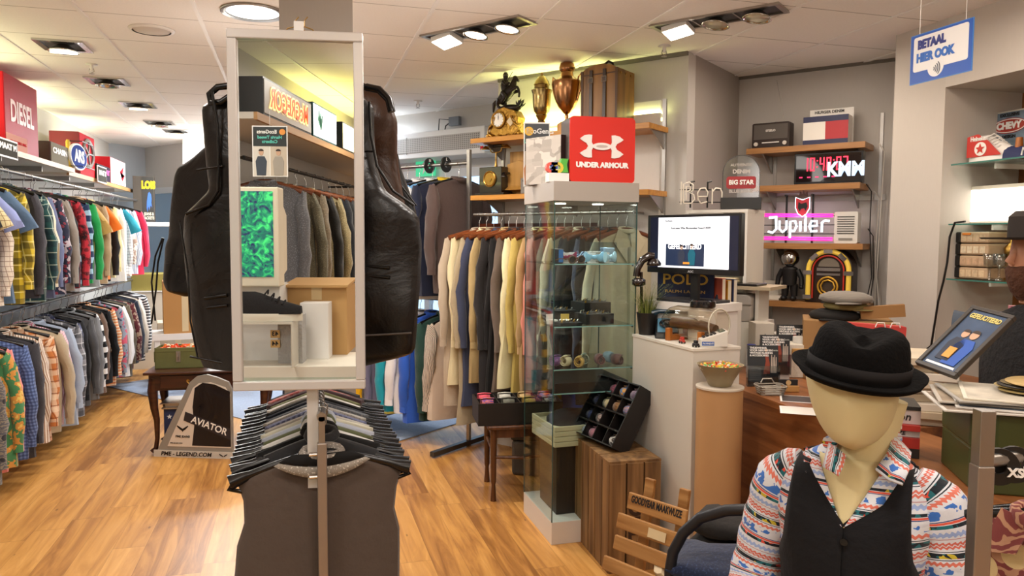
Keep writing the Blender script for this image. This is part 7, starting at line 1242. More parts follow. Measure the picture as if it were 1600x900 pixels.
t=thing('glue_bottle','small white bottle with a blue cap behind the leaflets','bottle',(2.27,3.4,DZ+.001));m=MB();m.lathe([(.022,0),(.024,.01),(.024,.12),(.02,.13)],n=16);m.build('bottle',WT,t,smooth='auto');m=MB();m.lathe([(.022,.13),(.022,.155),(.0,.157)],n=16);m.build('cap',mat('#26307c',.4),t,smooth='auto')
t=thing('paint_tin','small white tin with purple lettering behind the cream box','tin',(2.5,3.3,DZ+.001));m=MB();m.cyl((0,0,0),.045,.2,24);m.build('tin',mat('#dcd8d0',.4),t,smooth='auto');m=MB();m.cyl((0,0,.13),.0455,.04,24);m.build('printed_band',mat('#6c5a94',.5),t,smooth='auto')
# ================================================================ hanging pay sign
a=onx(1422,134,2.5);y0,y1=onx(1421,134,2.5).y,onx(1518,112,2.5).y;zb_,zt_=2.25,2.452
t=thing('payment_sign','blue and white hanging sign BETAAL HIER OOK with a contactless symbol','sign',(2.5,y0,zb_),R(-90));w_=y0-y1;h=zt_-zb_;BL=mat('#1c55b4',.35)
m=MB();m.box(0,0,0,w_,.004,h);m.build('board',mat('#4a8ad8',.35),t);m=MB();m.box(.003,-.001,.003,w_-.003,0,h-.003);m.build('blue_face',BL,t);m=MB();m.prism(rrect(w_*.06,h*.24,w_*.94,h*.94,.01),-.002,-.001);m.prism(arc(w_*.44,h*.26,h*.2,0,352,28),-.0021,-.001);f=m.build('white_panel',mat('#f1efec',.4),t)
text('BETAAL',h*.235,mat('#2a3484',.4),f,(w_*.36,-.003,h*.765),bold=.0028,wscale=w_*.52/(h*.26*3.6));text('HIER OOK',h*.235,mat('#2f6cc4',.4),f,(w_*.42,-.003,h*.50),bold=.0028,wscale=w_*.66/(h*.26*4.6))
m=MB();[m.tube([(x,-.003,z)for x,z in arc(w_*.39,h*.22,h*(.05+.045*k_),-40,40,8)],.0016,5)for k_ in range(4)];m.build('contactless_waves',mat('#4c5060',.4),f)
for x in(w_*.14,w_*.88):m=MB();m.tube([(x,.002,h-.01),(x,.002,CH-zb_)],.0012,5);m.build('hanging_wire',WT,t)
# ================================================================ niche with glass shelves
def onN(px,py,X=3.55):return onx(px,py,X)
gz=[onx(1520,258,3.6).z,onx(1520,350,3.6).z,onx(1520,435,3.6).z]
for i,z in enumerate(gz):
 t=thing('glass_shelf',('top','middle','bottom')[i]+' glass shelf of the wall niche at the right','shelf',(3.45,1.2,z),0,'glass shelves of the niche');m=MB();m.box(0,0,-.008,.45,2.14,0);m.build('glass',glassmat('#eaf5f2'),t);m=MB();m.box(-.002,0,-.008,0,2.14,0);m.build('glass_edge',mat('#3f7a70',.1),t)
 for y in(1.95,.8):m=MB();m.box(.1,y,-.035,.48,y+.012,-.009);m.build('bracket',WHITE,t)
def nplace(px0,px1,X):return onx(px0,300,X).y,onx(px1,300,X).y
y0,y1=nplace(1504,1566,3.5);t=thing('high_top_shoe','red and white high-top shoe with a red star on the top glass shelf','shoe',(3.56,(y0+y1)/2,gz[0]+.001),R(-90));LN=y0-y1
RS=mat('#c83228',.5);m=MB();rg=[]
for i in range(13):
 u_=i/12;x=-LN/2+LN*u_;hh_=.125 if u_<.45 else .125-.075*((u_-.45)/.55)**.8;ww=.045*math.sin(math.pi*max(.08,min(.93,.1+u_*.82)))**.5;rg.append([(x,ww*math.cos(a),.02+hh_*max(0,math.sin(a))**.8)for a in[math.pi*k_/9 for k_ in range(10)]])
m.loft(rg);m.build('canvas_upper',mat('#e9e4de',.6),t,smooth='auto');m=MB();m.loft([[(x,s_*y,z)for x,y in[(-LN/2+LN*u_,.05*math.sin(math.pi*max(.06,min(.95,.08+u_*.86)))**.5)for u_ in[i/10 for i in range(11)]]+[(-LN/2+LN*u_,-.05*math.sin(math.pi*max(.06,min(.95,.08+u_*.86)))**.5)for u_ in[1-i/10 for i in range(11)]]]for z,s_ in((0,1),(.028,1))]);m.build('sole',WT,t,smooth='auto')
def patch(poly,c,nm,yy=-.046):m=MB();m.prism(poly,yy-.003,yy);return m.build(nm,c,t)
patch([(-LN*.48,.03),(-LN*.48,.14),(-LN*.2,.15),(LN*.05,.11),(LN*.38,.03)],RS,'red_panel');pr=patch(arc(-LN*.12,.07,.036,0,350,24),WT,'white_disc',-.0495);patch([(-LN*.12+(.028 if k_%2==0 else .012)*math.sin(k_*math.pi/5),.07+(.028 if k_%2==0 else .012)*math.cos(k_*math.pi/5))for k_ in range(10)],RS,'red_star',-.053);text('Heineken',.034,WT,t,(-LN*.17,-.0505,.125),bold=.001,wscale=.8)
for k_ in range(5):m=MB();x=LN*.02+k_*LN*.07;m.tube([(x-.01,-.04,.125-.013*k_),(x,0,.148-.015*k_),(x+.01,.04,.125-.013*k_)],.004,6);m.build('lace',WT,t)
y0,y1=nplace(1568,1610,3.5);t=thing('shoe','navy blue shoe with a white logo and wooden shoe tree, beside the red shoe','shoe',(3.56,(y0+y1)/2,gz[0]+.001),R(-90));m=MB();m.loft([[(-.11+.24*u_,.04*math.cos(a),.0+(.075-.03*u_)*max(0,math.sin(a)))for a in[math.pi*k_/9 for k_ in range(10)]]for u_ in[i/8 for i in range(9)]]);m.build('upper',mat('#242c58',.7),t,smooth='auto');m=MB();m.tube([(-.05,0,.05),(-.05,0,.11)],[.02,.016],10);m.build('wooden_shoe_tree',ORW,t,smooth=True);m=MB();m.tube([(.0,-.04,.015),(.01,-.044,.05),(.03,-.042,.02),(.045,-.04,.045),(.06,-.038,.015)],.005,6);m.build('white_logo',WT,t)
y0,y1=nplace(1535,1640,3.78);zb2=gz[0]+.002;zt2=onx(1560,176,3.78).z;t=thing('tin_sign','grey blue tin sign with a red oval badge leaning behind the shoes','sign',(3.78,y0,zb2),R(-90));w_=y0-y1;h=zt2-zb2
m=MB();m.box(0,0,0,w_,.012,h);m.build('board',mat('#c9c4b4',.5),t);m=MB();m.box(.008,-.002,.008,w_-.008,0,h-.008);f=m.build('picture',mat('#6a7c8c',.5,noise_=.7,nscale=24),t);m=MB();m.prism(arc(w_*.38,h*.72,w_*.26,0,352,30,h*.14),-.005,-.002);b_=m.build('red_badge',mat('#a8382c',.4),f);m=MB();m.tube([(x,-.005,z)for x,z in arc(w_*.38,h*.72,w_*.25,0,350,30,h*.12)],.003,5,closed=True);m.build('badge_rim',WT,b_);text('CHEVY',h*.17,WT,b_,(w_*.38,-.007,h*.72),bold=.003,wscale=w_*.36/(h*.17*3.1));text('EXCLUSIVE',h*.08,DT,f,(w_*.38,-.004,h*.92),bold=.001);text('DESIGN',h*.08,DT,f,(w_*.38,-.004,h*.52),bold=.001)
y0,y1=nplace(1510,1660,3.62);z0_,z1_=gz[1]+.002,onx(1540,290,3.62).z;t=thing('light_box','glowing blank white light box on the middle glass shelf','light box',(3.62,y0,z0_),R(-90));w_=y0-y1;m=MB();m.box(0,0,0,w_,.12,z1_-z0_);m.build('frame',mat('#e6e0d0',.5),t,bevel=.003);m=MB();m.box(.012,-.002,.012,w_-.012,0,z1_-z0_-.02);m.build('lit_face',mat('#fff8ea',.5,emit=2.6,name='lit_face'),t)
y0,y1=nplace(1496,1548,3.52);h=gz[1]-.03-gz[2];t=thing('organiser_case','clear plastic organiser cases with dark sides stacked on the bottom glass shelf','organiser',(3.52,y0,gz[2]+.001),R(-90));w_=y0-y1;m=MB();OC=mat('#c4a888',.3,name='clear_case_contents')
for k_ in range(4):m=MB();z=k_*h*.95/4;m.box(.03,0,z+.003,w_,.2,z+h*.23);cs=m.build('case_drawer',OC,t,bevel=.008);m=MB();m.box(-.0,0,z+.003,.03,.2,z+h*.23);m.build('dark_side',BLACK,cs,bevel=.006);m=MB();[m.box(.04+j*(w_-.05)/4,-.002,z+.012,.04+(j+.8)*(w_-.05)/4,0,z+h*.18)for j in range(4)];m.build('compartments',mat(('#d9c09c','#caa888','#e0cdb0','#c8b090')[k_],.6,noise_=.4,nscale=60),cs)
m=MB();m.box(.05,-.006,h*.88,.1,0,h*.92);m.build('orange_latch',mat('#e8882c',.4),t)
for i,(px,d)in enumerate(((1545,'left'),(1560,'right'))):
 y_=onx(px,300,3.5).y;t=thing('glass_goblet','clear faceted glass goblet, the %s of two on the bottom glass shelf'%d,'goblet',(3.53,y_,gz[2]+.001),0,'goblets in the niche');m=MB();m.lathe([(.03,0),(.03,.004),(.006,.015),(.006,.06),(.03,.08),(.035,.14),(.032,.14),(.027,.085),(0,.07)],n=20);m.build('goblet',glassmat('#f4f6f6',.02,3.),t,smooth=True)
y_=onx(1580,300,3.6).y;t=thing('model_ornament','brass and silver ornament at the right of the organiser cases','ornament',(3.62,y_,gz[2]+.001));m=MB();m.lathe([(.04,0),(.03,.01),(.01,.02),(.012,.1),(.03,.13),(.035,.17),(.01,.2),(.0,.24)],n=20);m.build('ornament',BRASS,t,smooth=True)
t=thing('black_cable','black cable looping down the wall from the middle glass shelf','cable',(3.39,3.3,0));
q_=[onx(px,py,3.385)for px,py in((1508,346),(1492,348),(1484,370),(1480,410),(1474,440),(1466,470),(1455,540),(1430,560))];m=MB();m.tube([v-Vector((3.39,3.3,0))for v in q_],.006,6);m.build('cable',BLACK,t,smooth=True)
t=thing('cabinet','brown wood-fronted back cabinet below the niche','cabinet',(2.72,2.3,0));
bpy.data.objects.remove(t)
# ================================================================ right foreground: green boxes, magazines, books, frame
GRN=mat('#3d4420',.35,name='green_lacquer',noise_=.15,nscale=8)
gb=Vector((1.80,1.62,DZ+.001));t=thing('green_trunk','dark olive green lacquered box with a lid seam on the counter near the front','box',gb,R(-30));m=MB();GHT=.225
def chamf(w_,d_,c):return[(c,0),(w_-c,0),(w_,c),(w_,d_),(0,d_),(0,c)]
m=MB();m.prismz(chamf(.34,.3,.05),0,GHT*.52);m.build('box_base',GRN,t,bevel=.005);m=MB();m.prismz([(x*1.01-.0017,y*1.01-.0015)for x,y in chamf(.34,.3,.05)],GHT*.535,GHT);m.build('lid',GRN,t,bevel=.005);m=MB();m.prismz(chamf(.34,.3,.05),GHT*.52,GHT*.535);m.build('seam',mat('#6c6a3c',.4,.5),t)
mg=Matrix.Translation(gb)@Matrix.Rotation(R(-30),4,'Z');rnd=random.Random(31);zt3=DZ+GHT+.002
MCOL=['#cfcac0','#e2ded6','#b9b2a6','#d8d4cc','#a8a49c','#ddd6c6']
for i in range(6):q_=mg@Vector((.15+rnd.uniform(-.03,.05),.14+rnd.uniform(-.03,.03),0));t=thing('magazine',('lowest magazine','second lowest magazine','third lowest magazine','third highest magazine','second highest magazine','top open magazine')[i]+' in the pile on the green box','magazine',(q_.x,q_.y,zt3+.006*i),R(-30+rnd.uniform(-14,14)),'magazines on the green box');m=MB();m.box(-.2,-.14,0,.2,.14,.005);m.build('pages',mat(MCOL[i],.6),t,bevel=.001);m=MB();m.box(-.19,-.13,.005,.19,.13,.0056);m.build('cover_print',mat(('#8c7c6c','#5c6a7c','#9c8c78','#6c5c4c','#a89c84','#c8c0b0')[i],.4,noise_=.6,nscale=14),t)
zr=zt3+.006*6
for i in range(7):q_=mg@Vector((.2,.15,0));t=thing('placemat',('bottom','second','third','fourth','fifth','sixth','topmost')[i]+' dark round-edged placemat in the stack on the magazines','placemat',(q_.x+rnd.uniform(-.008,.008),q_.y+rnd.uniform(-.008,.008),zr+.0045*i+.001),rnd.uniform(0,3),'placemats on the magazines');m=MB();m.lathe([(0,0),(.10,0),(.103,.002),(.10,.0038),(0,.0038)],n=30,sy=.8);m.build('disc',mat(('#2c2820','#8c7848','#35302a','#a08c5c','#26221e','#6c5c3c','#b89c64')[i],.5,noise_=.4,nscale=30),t,smooth='auto')
bz=DZ+.001;
for i,(th,c,tx,tc,dx,d)in enumerate(((.03,'#1e1c1c','XL','#e8e4dc',.0,'black-and-cream box file'),(.034,'#a82c24','','#e8e4dc',-.004,'thick red book'),(.022,'#d6d2cc','KING SIZE','#3c3440',.002,'white and violet book'),(.018,'#b8352c','FASHION','#f0e0d8',-.006,'thin red book'),(.045,'#d9c9c4','Fashion','#1c1a1c',.006,'pale pink Fashion book'),(.012,'#33322f','','#e8e4dc',.0,'slim dark grey book'))):
 q_=Vector((1.84+dx,1.995+dx,bz));t=thing('book',d+(' at the bottom of' if i==0 else(' on top of' if i==5 else ' within'))+' the book stack beside the green box','book',q_,R(-42+3*(i%3)),'books stacked beside the green box');m=MB();w_=.2;m.box(-w_/2,0,0,w_/2,.15,th*.1);m.box(-w_/2,0,th*.9,w_/2,.15,th);m.box(-w_/2,-.003,0,w_/2,.0,th);m.build('cover',mat(c,.4),t);m=MB();m.box(-w_/2+.004,.0,th*.1,w_/2-.003,.146,th*.9);m.build('pages',mat('#e2dccb',.8),t)
 if tx:text(tx,th*.75,mat(tc,.5),t,(0.02,-.0045,th*.5),bold=.0005,shear=.2 if tx=='Fashion' else 0)
 bz+=th+.0008
fa,fb=atd(1432,560,2.55),atd(1500,590,2.3);zf=atd(1478,590,2.35).z
t=thing('magazine_pile','spread pile of pale magazines under the picture frame','magazines',(2.1,2.34,DZ+.001),R(-20));bpy.data.objects.remove(t)
zz=DZ+.001;zt4=atd(1440,588,2.4).z-.01;nm_=9;th4=(zt4-DZ)/nm_
for i in range(nm_):t=thing('magazine',('undermost','second','third','fourth','fifth','sixth','seventh','eighth','uppermost')[i]+' of the pale magazines stacked under the picture frame','magazine',(2.28+rnd.uniform(-.02,.02),2.42+rnd.uniform(-.02,.02),zz),R(-30+rnd.uniform(-12,12)),'magazines under the picture frame');m=MB();m.box(-.26,-.13,0,.2,.16,th4-.001);m.build('pages',mat(('#d8ccb8','#c9b89c','#e0d6c6','#b8a890','#d9cfc0','#cfc0a8','#ddd4c6','#bfae94','#d6c8b0')[i],.6,noise_=.15,nscale=8),t,bevel=.002);zz+=th4
FRW=mat('#3a342f',.45)
pc=[atd(1430,567,2.42),atd(1492,590,2.28),atd(1538,478,2.42),atd(1471,465,2.56)]
ux_=(pc[1]-pc[0]);W_=ux_.length;ux_.normalize();vz_=(pc[3]-pc[0]);vz_-=ux_*vz_.dot(ux_);H_=vz_.length;vz_.normalize();ny_=vz_.cross(ux_)
t=thing('picture_frame','dark framed award ceremony photo leaning at the counter back','picture',pc[0]);mm_=Matrix((ux_,ny_,vz_)).transposed().to_4x4();mm_.translation=pc[0];t.matrix_basis=mm_
if ny_.dot(fwd)<0:pass
m=MB();fw_=.014
for a in((0,0,W_,fw_),(0,H_-fw_,W_,H_),(0,fw_,fw_,H_-fw_),(W_-fw_,fw_,W_,H_-fw_)):m.box(a[0],-.006,a[1],a[2],.012,a[3])
m.build('frame',FRW,t,bevel=.002);m=MB();m.box(fw_,.0,fw_,W_-fw_,.006,H_-fw_);pp=m.build('photo',mat('#4c5e78',.15,coat=.6,noise_=.5,nscale=9),t);text('GEFELICITEERD',.026,mat('#d8c878',.4),pp,(W_*.5,-.002,H_*.86),bold=.0008,wscale=W_*.8/.2)
figure(pp,W_*.42,H_*.16,H_*.52,'#2a3040');figure(pp,W_*.62,H_*.12,H_*.58,'#2c58b0')
m=MB();m.box(W_*.38,-.006,H_*.2,W_*.56,-.004,H_*.36);m.build('certificate',mat('#d8983c',.5),pp);m=MB();m.box(fw_+.01,-.002,fw_+.006,W_-fw_-.01,0,fw_+.014);m.build('white_line',WT,pp)
m=MB();m.box(W_*.45,.012,0,W_*.55,.016,H_*.6);m.build('easel_back',KR,t)
t=thing('wooden_board','brown wooden panel slanting behind the picture frame','panel',(2.62,2.3,DZ+.001),0,rot=(R(-38),0,R(-50)));m=MB();m.box(0,0,0,.42,.02,.3);m.build('panel',wood('#8c6238','#64421f','X'),t)
p=atd(1545,520,2.9);t=thing('shoe','grey blue sneaker with a white toe lying beyond the picture frame','shoe',p,R(-60));m=MB();m.loft([[(-.12+.24*u_,.04*math.cos(a),(.08-.04*u_)*max(0,math.sin(a)))for a in[math.pi*k_/9 for k_ in range(10)]]for u_ in[i/8 for i in range(9)]]);m.build('upper',mat('#4c5664',.8),t,smooth='auto');m=MB();m.box(-.12,-.042,-.015,.125,.042,.004);m.build('sole',WT,t,bevel=.012)
t=thing('shoe_shelf','dark cupboard behind the picture frame that carries the sneaker','cupboard',(p.x-.05,p.y-.12,0),R(-35));m=MB();m.box(0,0,DZ+.001,.5,.36,p.z-.017);m.build('carcass',mat('#3c3632',.6),t)
for i,(px,py,c,d)in enumerate(((1563,510,'#2c4a9c','blue and orange'),(1560,560,'#b8a8c4','lilac'),(1592,500,'#c47a84','pink'))):p2=atd(px,py+20,2.85);t=thing('product_box','small %s packaging box at the right edge behind the frame'%d,'box',(p2.x,p2.y,p2.z),R(-40),'packaging boxes at the right edge');m=MB();m.box(-.03,0,0,.05,.05,.1);m.build('carton',mat(c,.5),t);m=MB();m.box(-.02,-.002,.03,.03,0,.07);m.build('printed_patch',mat('#e8dccc',.5),t);m=MB();m.box(-.02,.005,DZ+.001-p2.z,.04,.045,0);m.build('stand',mat('#3c3632',.6),t)
hb_=atd(1624,402,2.62);t=thing('bearded_mannequin','bearded display mannequin in a black jacket and wide dark hat at the right edge','mannequin',(hb_.x,hb_.y,0),R(-100));HZ=hb_.z;SK=mat('#b98468',.5);HAIR=mat('#4a2a18',.95,name='brown_hair',bump=1.,nscale=60)
m=MB();m.loft([[(fx*0+a_*math.cos(k_*math.pi/9),-cy__-b__*math.sin(k_*math.pi/9)*-1,HZ+z)for k_ in range(18)]for z,a_,b__,cy__,fx in((-.16,.05,.055,0,0),(-.10,.055,.06,.0,0),(-.07,.062,.08,.01,0),(-.02,.07,.09,.01,0),(.03,.074,.092,.0,0),(.07,.07,.088,0,0),(.11,.05,.06,0,0))]);m.build('head',SK,t,smooth=True)
m=MB();m.tube([(0,-.085,HZ+.03),(0,-.112,HZ-.015),(0,-.095,HZ-.022)],[.008,.014,.01],8);m.build('nose',SK,t,smooth=True)
m=MB();m.loft([[(w2*math.cos(k_*math.pi/9),-.05-d2*math.sin(k_*math.pi/9)*.9,HZ+z)for k_ in range(18)]for z,w2,d2 in((-.15,.02,.02),(-.12,.045,.045),(-.08,.06,.06),(-.045,.068,.062),(-.03,.06,.05))]);m.build('beard',HAIR,t,smooth=True)
m=MB();m.loft([[(w2*math.cos(k_*math.pi/9),.03+d2*math.sin(k_*math.pi/9),HZ+z)for k_ in range(18)]for z,w2,d2 in((-.1,.06,.05),(-.03,.078,.07),(.05,.08,.08))]);m.build('hair',HAIR,t,smooth=True)
m=MB();m.lathe([(.16,HZ+.062),(.165,HZ+.068),(.09,HZ+.06),(.088,HZ+.14),(.07,HZ+.16),(0,HZ+.155)],n=30,sy=1.15);m.build('hat',mat('#2a221d',.9),t,smooth='auto')
m=MB();m.loft([[(w2*math.cos(k_*math.pi/12),d2*math.sin(k_*math.pi/12),z)for k_ in range(24)]for z,w2,d2 in((.9,.19,.12),(1.0,.2,.13),(1.15,.21,.13),(HZ-.27,.21,.12),(HZ-.21,.15,.09),(HZ-.17,.06,.06))]);m.build('jacket',mat('#151416',.95,bump=1.,nscale=50),t,smooth=True);m=MB();m.tube([(0,0,0),(0,0,.9)],.02,8);m.cyl((0,0,0),.16,.02,24);m.build('stand',STEEL,t)
pp_=atd(1538,650,1.22);t=thing('garment_rack','square chromed rack post with rail at the lower right foreground','clothes rack',(pp_.x,pp_.y,0),R(-16));m=MB();m.box(-.0135,-.0135,0,.0135,.0135,pp_.z-.08);m.build('post',ST2,t,bevel=.002);m=MB();m.box(-.012,-.012,pp_.z-.08,.012,.012,pp_.z+.01);m.build('post_insert',STEEL,t,bevel=.001);m=MB();m.tube([(0,0,pp_.z-.075),(.60,.22,pp_.z-.075)],.011,10);m.build('rail',STEEL,t,smooth='auto');m=MB();m.box(-.05,-.3,0,.05,.3,.02);m.build('foot',ST2,t)
mr=Matrix.Translation((pp_.x,pp_.y,0))@Matrix.Rotation(R(-16),4,'Z')
for i,(x,tx,lb_)in enumerate(((.032,'XS','nearest black XS size disc on the foreground rack'),(.062,'SX','second black size disc on the foreground rack'))):
 q_=mr@Vector((x*1.1,x*.4,pp_.z-.075-.012));t=thing('size_disc',lb_,'size disc',q_,R(-30),'size discs on the foreground rack');m=MB();m.lathe([(.012,-.003),(.031,-.003),(.031,.003),(.012,.003),(.012,-.003)],n=28,cap=False);m.build('disc',BLACK,t,rot=(R(90),0,0),smooth='auto');text(tx,.02,WT,t,(.024,-.005,-.008),bold=.0008)
for i,(x,c,c2,c3,d)in enumerate(((.12,'#7c3c3a','#b88a6c','#d8c08c','maroon and gold paisley shirt'),(.2,'#a08a34','#c8b878','#5c6a84','mustard and blue paisley shirt'),(.27,'#5c5470','#c8a0a0','#8c8c50','multicoloured floral shirt'))):
 q_=mr@Vector((x*1.0+.03,x*.37+.01,pp_.z-.075));garment('paisley_shirt',d+' on the foreground rack at the right edge','shirt',q_,R(-70+i*5),cloth(c,'paisley',c2,c3,1.3),kind='shirt',w=.42,L=.75,sl=.5,th=.03,seed=1500+i,group='patterned shirts on the foreground rack')
# ================================================================ seated mannequin
MP=atd(1350,700,1.5);MR=R(-50);t=thing('seated_mannequin','faceless cream mannequin in a folk print shirt, black waistcoat and black felt hat','mannequin',(MP.x,MP.y,.035),MR)
FAB=NT('cream_jersey');tcf=FAB.n('TexCoord');nf=FAB.n('TexNoise',{'Vector':tcf.outputs['Object'],'Scale':8.,'Detail':4.});FAB.base(FAB.mix(nf.outputs[0],lin('#cbbd8e'),lin('#dccfa2')));FAB.p.inputs['Roughness'].default_value=.8;nf2=FAB.n('TexNoise',{'Vector':tcf.outputs['Object'],'Scale':700.});FAB.bump(nf2.outputs[0],.15,.001)
FOLK=cloth('#dfe2ea','folk',rough=.7)
inv=(Matrix.Translation((MP.x,MP.y,.035))@Matrix.Rotation(MR,4,'Z')).inverted()
def ml(px,py,d):v=inv@atd(px,py,d);return v
HC=ml(1340,640,1.46);hx,hy=HC.x,HC.y
rows=[(1.168,.012,.05,.03),(1.176,.034,.074,.05),(1.19,.050,.086,.062),(1.21,.0635,.093,.072),(1.24,.0745,.097,.082),(1.27,.081,.1,.09),(1.30,.0845,.1,.095),(1.322,.084,.096,.096),(1.338,.074,.08,.084),(1.350,.055,.055,.062),(1.356,.02,.02,.03)]
m=MB();rg=[]
for z,w2,f_,b_ in rows:
 r1=[]
 for k_ in range(40):
  a=2*math.pi*k_/40;c,s=math.cos(a),math.sin(a);x=w2*c;y=(b_*s if s>0 else f_*math.copysign(abs(s)**.9,s))
  if s<0:
   nose=math.exp(-((z-1.262)/.030)**2)*math.exp(-(x/.013)**2)*.010;chin=math.exp(-((z-1.195)/.014)**2)*math.exp(-(x/.022)**2)*.006;eye=-math.exp(-((z-1.305)/.02)**2)*math.exp(-((abs(x)-.034)/.02)**2)*.006;y-=nose+chin+eye
  r1.append((x,y,z))
 rg.append(r1)
m.loft(rg);hd=m.build('head',FAB.m,t,loc=(0,0,0),smooth=True,sub=1)
HM=Matrix.Translation((hx,hy,0))@Matrix.Translation((0,0,1.17))@Euler((R(-3),R(-5),R(4))).to_matrix().to_4x4()@Matrix.Translation((0,0,-1.17));hd.matrix_basis=HM
m=MB();nk=[(hx+.03,hy+.045,1.26,.052),(hx+.02,hy+.04,1.2,.05),(hx+.012,hy+.03,1.15,.051),(hx+.006,hy+.02,1.10,.056),(hx,hy+.012,1.05,.07)]
m.tube([(a,b_,c)for a,b_,c,r_ in nk],[r_ for*_,r_ in nk],24);m.build('neck',FAB.m,t,smooth=True)
TX_,TY_=hx-.005,hy+.045
def tw(z):return[(.40,.15),(.6,.128),(.8,.124),(.9,.128),(.98,.14),(1.03,.148),(1.07,.148),(1.10,.135),(1.125,.105),(1.145,.072)]
def itp(tab,z):
 if z<=tab[0][0]:return tab[0][1]
 for(a,b_),(c,d)in zip(tab,tab[1:]):
  if z<=c:f=(z-a)/(c-a);return b_+(d-b_)*f
 return tab[-1][1]
TWT=tw(0);TDT=[(.40,.12),(.6,.11),(.8,.115),(.95,.125),(1.03,.115),(1.08,.09),(1.12,.07),(1.145,.055)]
m=MB();rg=[];uv_=[]
for z in[.42+.04*i for i in range(16)]+[1.045,1.065,1.085,1.10,1.115,1.13,1.145]:
 w2,d2=itp(TWT,z),itp(TDT,z);r1=[(TX_+w2*math.copysign(abs(math.cos(a))**.85,math.cos(a)),TY_+d2*math.copysign(abs(math.sin(a))**.8,math.sin(a)),z)for a in[2*math.pi*k_/36 for k_ in range(36)]];rg.append(r1);uv_.append([(p_[0],z)for p_ in r1])
m.loft(rg,uvs=uv_);m.build('shirt_body',FOLK,t,smooth=True)
def tfront(x,z,off):w2,d2=itp(TWT,z)+off*.6,itp(TDT,z)+off;u_=min(.999,abs(x)/w2);return TY_-d2*(1-u_**2.4)**.42
def sleeve(sx,pts,rs,nm):
 P=[Vector(p_)for p_ in pts];Q=[];rr=[]
 for i in range(len(P)-1):
  p0=P[max(i-1,0)];p1=P[i];p2=P[i+1];p3=P[min(i+2,len(P)-1)]
  for k_ in range(7):f=k_/7;Q.append(.5*((2*p1)+(p2-p0)*f+(2*p0-5*p1+4*p2-p3)*f*f+(3*p1-p0-3*p2+p3)*f**3));rr.append((rs[i]+(rs[i+1]-rs[i])*f)*(1+.035*math.sin(len(Q)*1.9)+.02*math.sin(len(Q)*.9)))
 Q.append(P[-1]);rr.append(rs[-1]);m=MB();m.tube(Q,rr,26);return m.build(nm,FOLK,t,smooth=True)
sl_=sleeve(-1,[(TX_-.095,TY_,1.10),(TX_-.140,TY_+.0,1.062),(TX_-.168,TY_+.005,.96),(TX_-.192,TY_-.01,.84),(TX_-.18,TY_-.09,.77),(TX_-.15,TY_-.22,.76)],[.036,.056,.056,.053,.05,.044],'sleeve')
sr_=sleeve(1,[(TX_+.095,TY_,1.10),(TX_+.138,TY_+.0,1.062),(TX_+.162,TY_+.0,.96),(TX_+.176,TY_-.01,.84),(TX_+.17,TY_-.09,.77),(TX_+.15,TY_-.22,.76)],[.036,.056,.056,.053,.05,.044],'sleeve')
for sx in(-1,1):
 bx,by,bz_=TX_+sx*.15,TY_-.23,.755;m=MB();m.tube([(bx,by,bz_),(bx-sx*.015,by-.05,bz_-.008),(bx-sx*.025,by-.09,bz_-.012)],[.026,.036,.034],14,flat=.5);m.build('palm',FAB.m,t,smooth=True)
 for k_ in range(4):m=MB();x=bx-sx*.025+(-.027+.018*k_);l_=(.06,.07,.065,.05)[k_];m.tube([(x,by-.09,bz_-.01),(x,by-.09-l_*.5,bz_-.014),(x,by-.09-l_,bz_-.03)],[.009,.0085,.007],8);m.build('finger',FAB.m,t,smooth=True)
 m=MB();m.tube([(bx-sx*.03,by-.03,bz_),(bx-sx*.06,by-.06,bz_-.006),(bx-sx*.066,by-.09,bz_-.012)],[.012,.01,.008],8);m.build('thumb',FAB.m,t,smooth=True)
for sx in(-1,1):
 m=MB();m.tube([(TX_+sx*.08,TY_,.52),(TX_+sx*.1,TY_-.2,.53),(TX_+sx*.11,TY_-.42,.50),(TX_+sx*.11,TY_-.45,.40),(TX_+sx*.11,TY_-.43,.04)],[.09,.085,.07,.062,.05],18);m.build('trouser_leg',cloth('#24262e'),t,smooth=True);m=MB();m.tube([(TX_+sx*.11,TY_-.40,.0),(TX_+sx*.11,TY_-.5,-.004),(TX_+sx*.115,TY_-.62,-.012)],[.04,.042,.03],12);m.build('foot',mat('#1c1614',.4),t,smooth=True)
WCM=cloth('#0f0f13',rough=.85);zV=1.045;
def wpanel(sgn,back=False):
 m=MB();R_=[]
 zs_l=[.62+.03*i for i in range(14)]+[1.035,1.05,1.065,1.08,1.095,1.108,1.12,1.13]
 for z in zs_l:
  inn=.0 if(z<zV or back)else .010+(z-zV)/.085*.072
  if back:inn=0 if z<1.10 else .05
  if z<.93:out=itp(TWT,z)+.004
  else:out=.112+max(0,(.985-z)/.055)*.018 if z<.985 else .112-.006*(z-.985)/.1
  inn=min(inn,out-.03);row=[]
  for k_ in range(11):u_=k_/10;x=inn+(out-inn)*u_;yy=tfront(x,z,.009);yy=yy if not back else 2*TY_-yy;row.append((TX_+sgn*x-(.0 if not back else 0),yy-(.002 if sgn<0 and not back else 0),z))
  R_.append(row)
 m.loft(R_,closed=False,cap=False);return m
wpanel(-1).build('waistcoat_front',WCM,t,smooth=True,solid=.005);wf_=wpanel(1).build('waistcoat_front',WCM,t,smooth=True,solid=.005);wpanel(-1,True).build('waistcoat_back',WCM,t,smooth=True,solid=.004);wpanel(1,True).build('waistcoat_back',WCM,t,smooth=True,solid=.004)
for k_ in range(4):z=1.005-.085*k_;m=MB();m.cyl((TX_+.004,tfront(0,z,.014),z),.007,-.004,14,ax='y');m.build('button',mat('#0c0c0e',.25),wf_)
m=MB();R_=[]
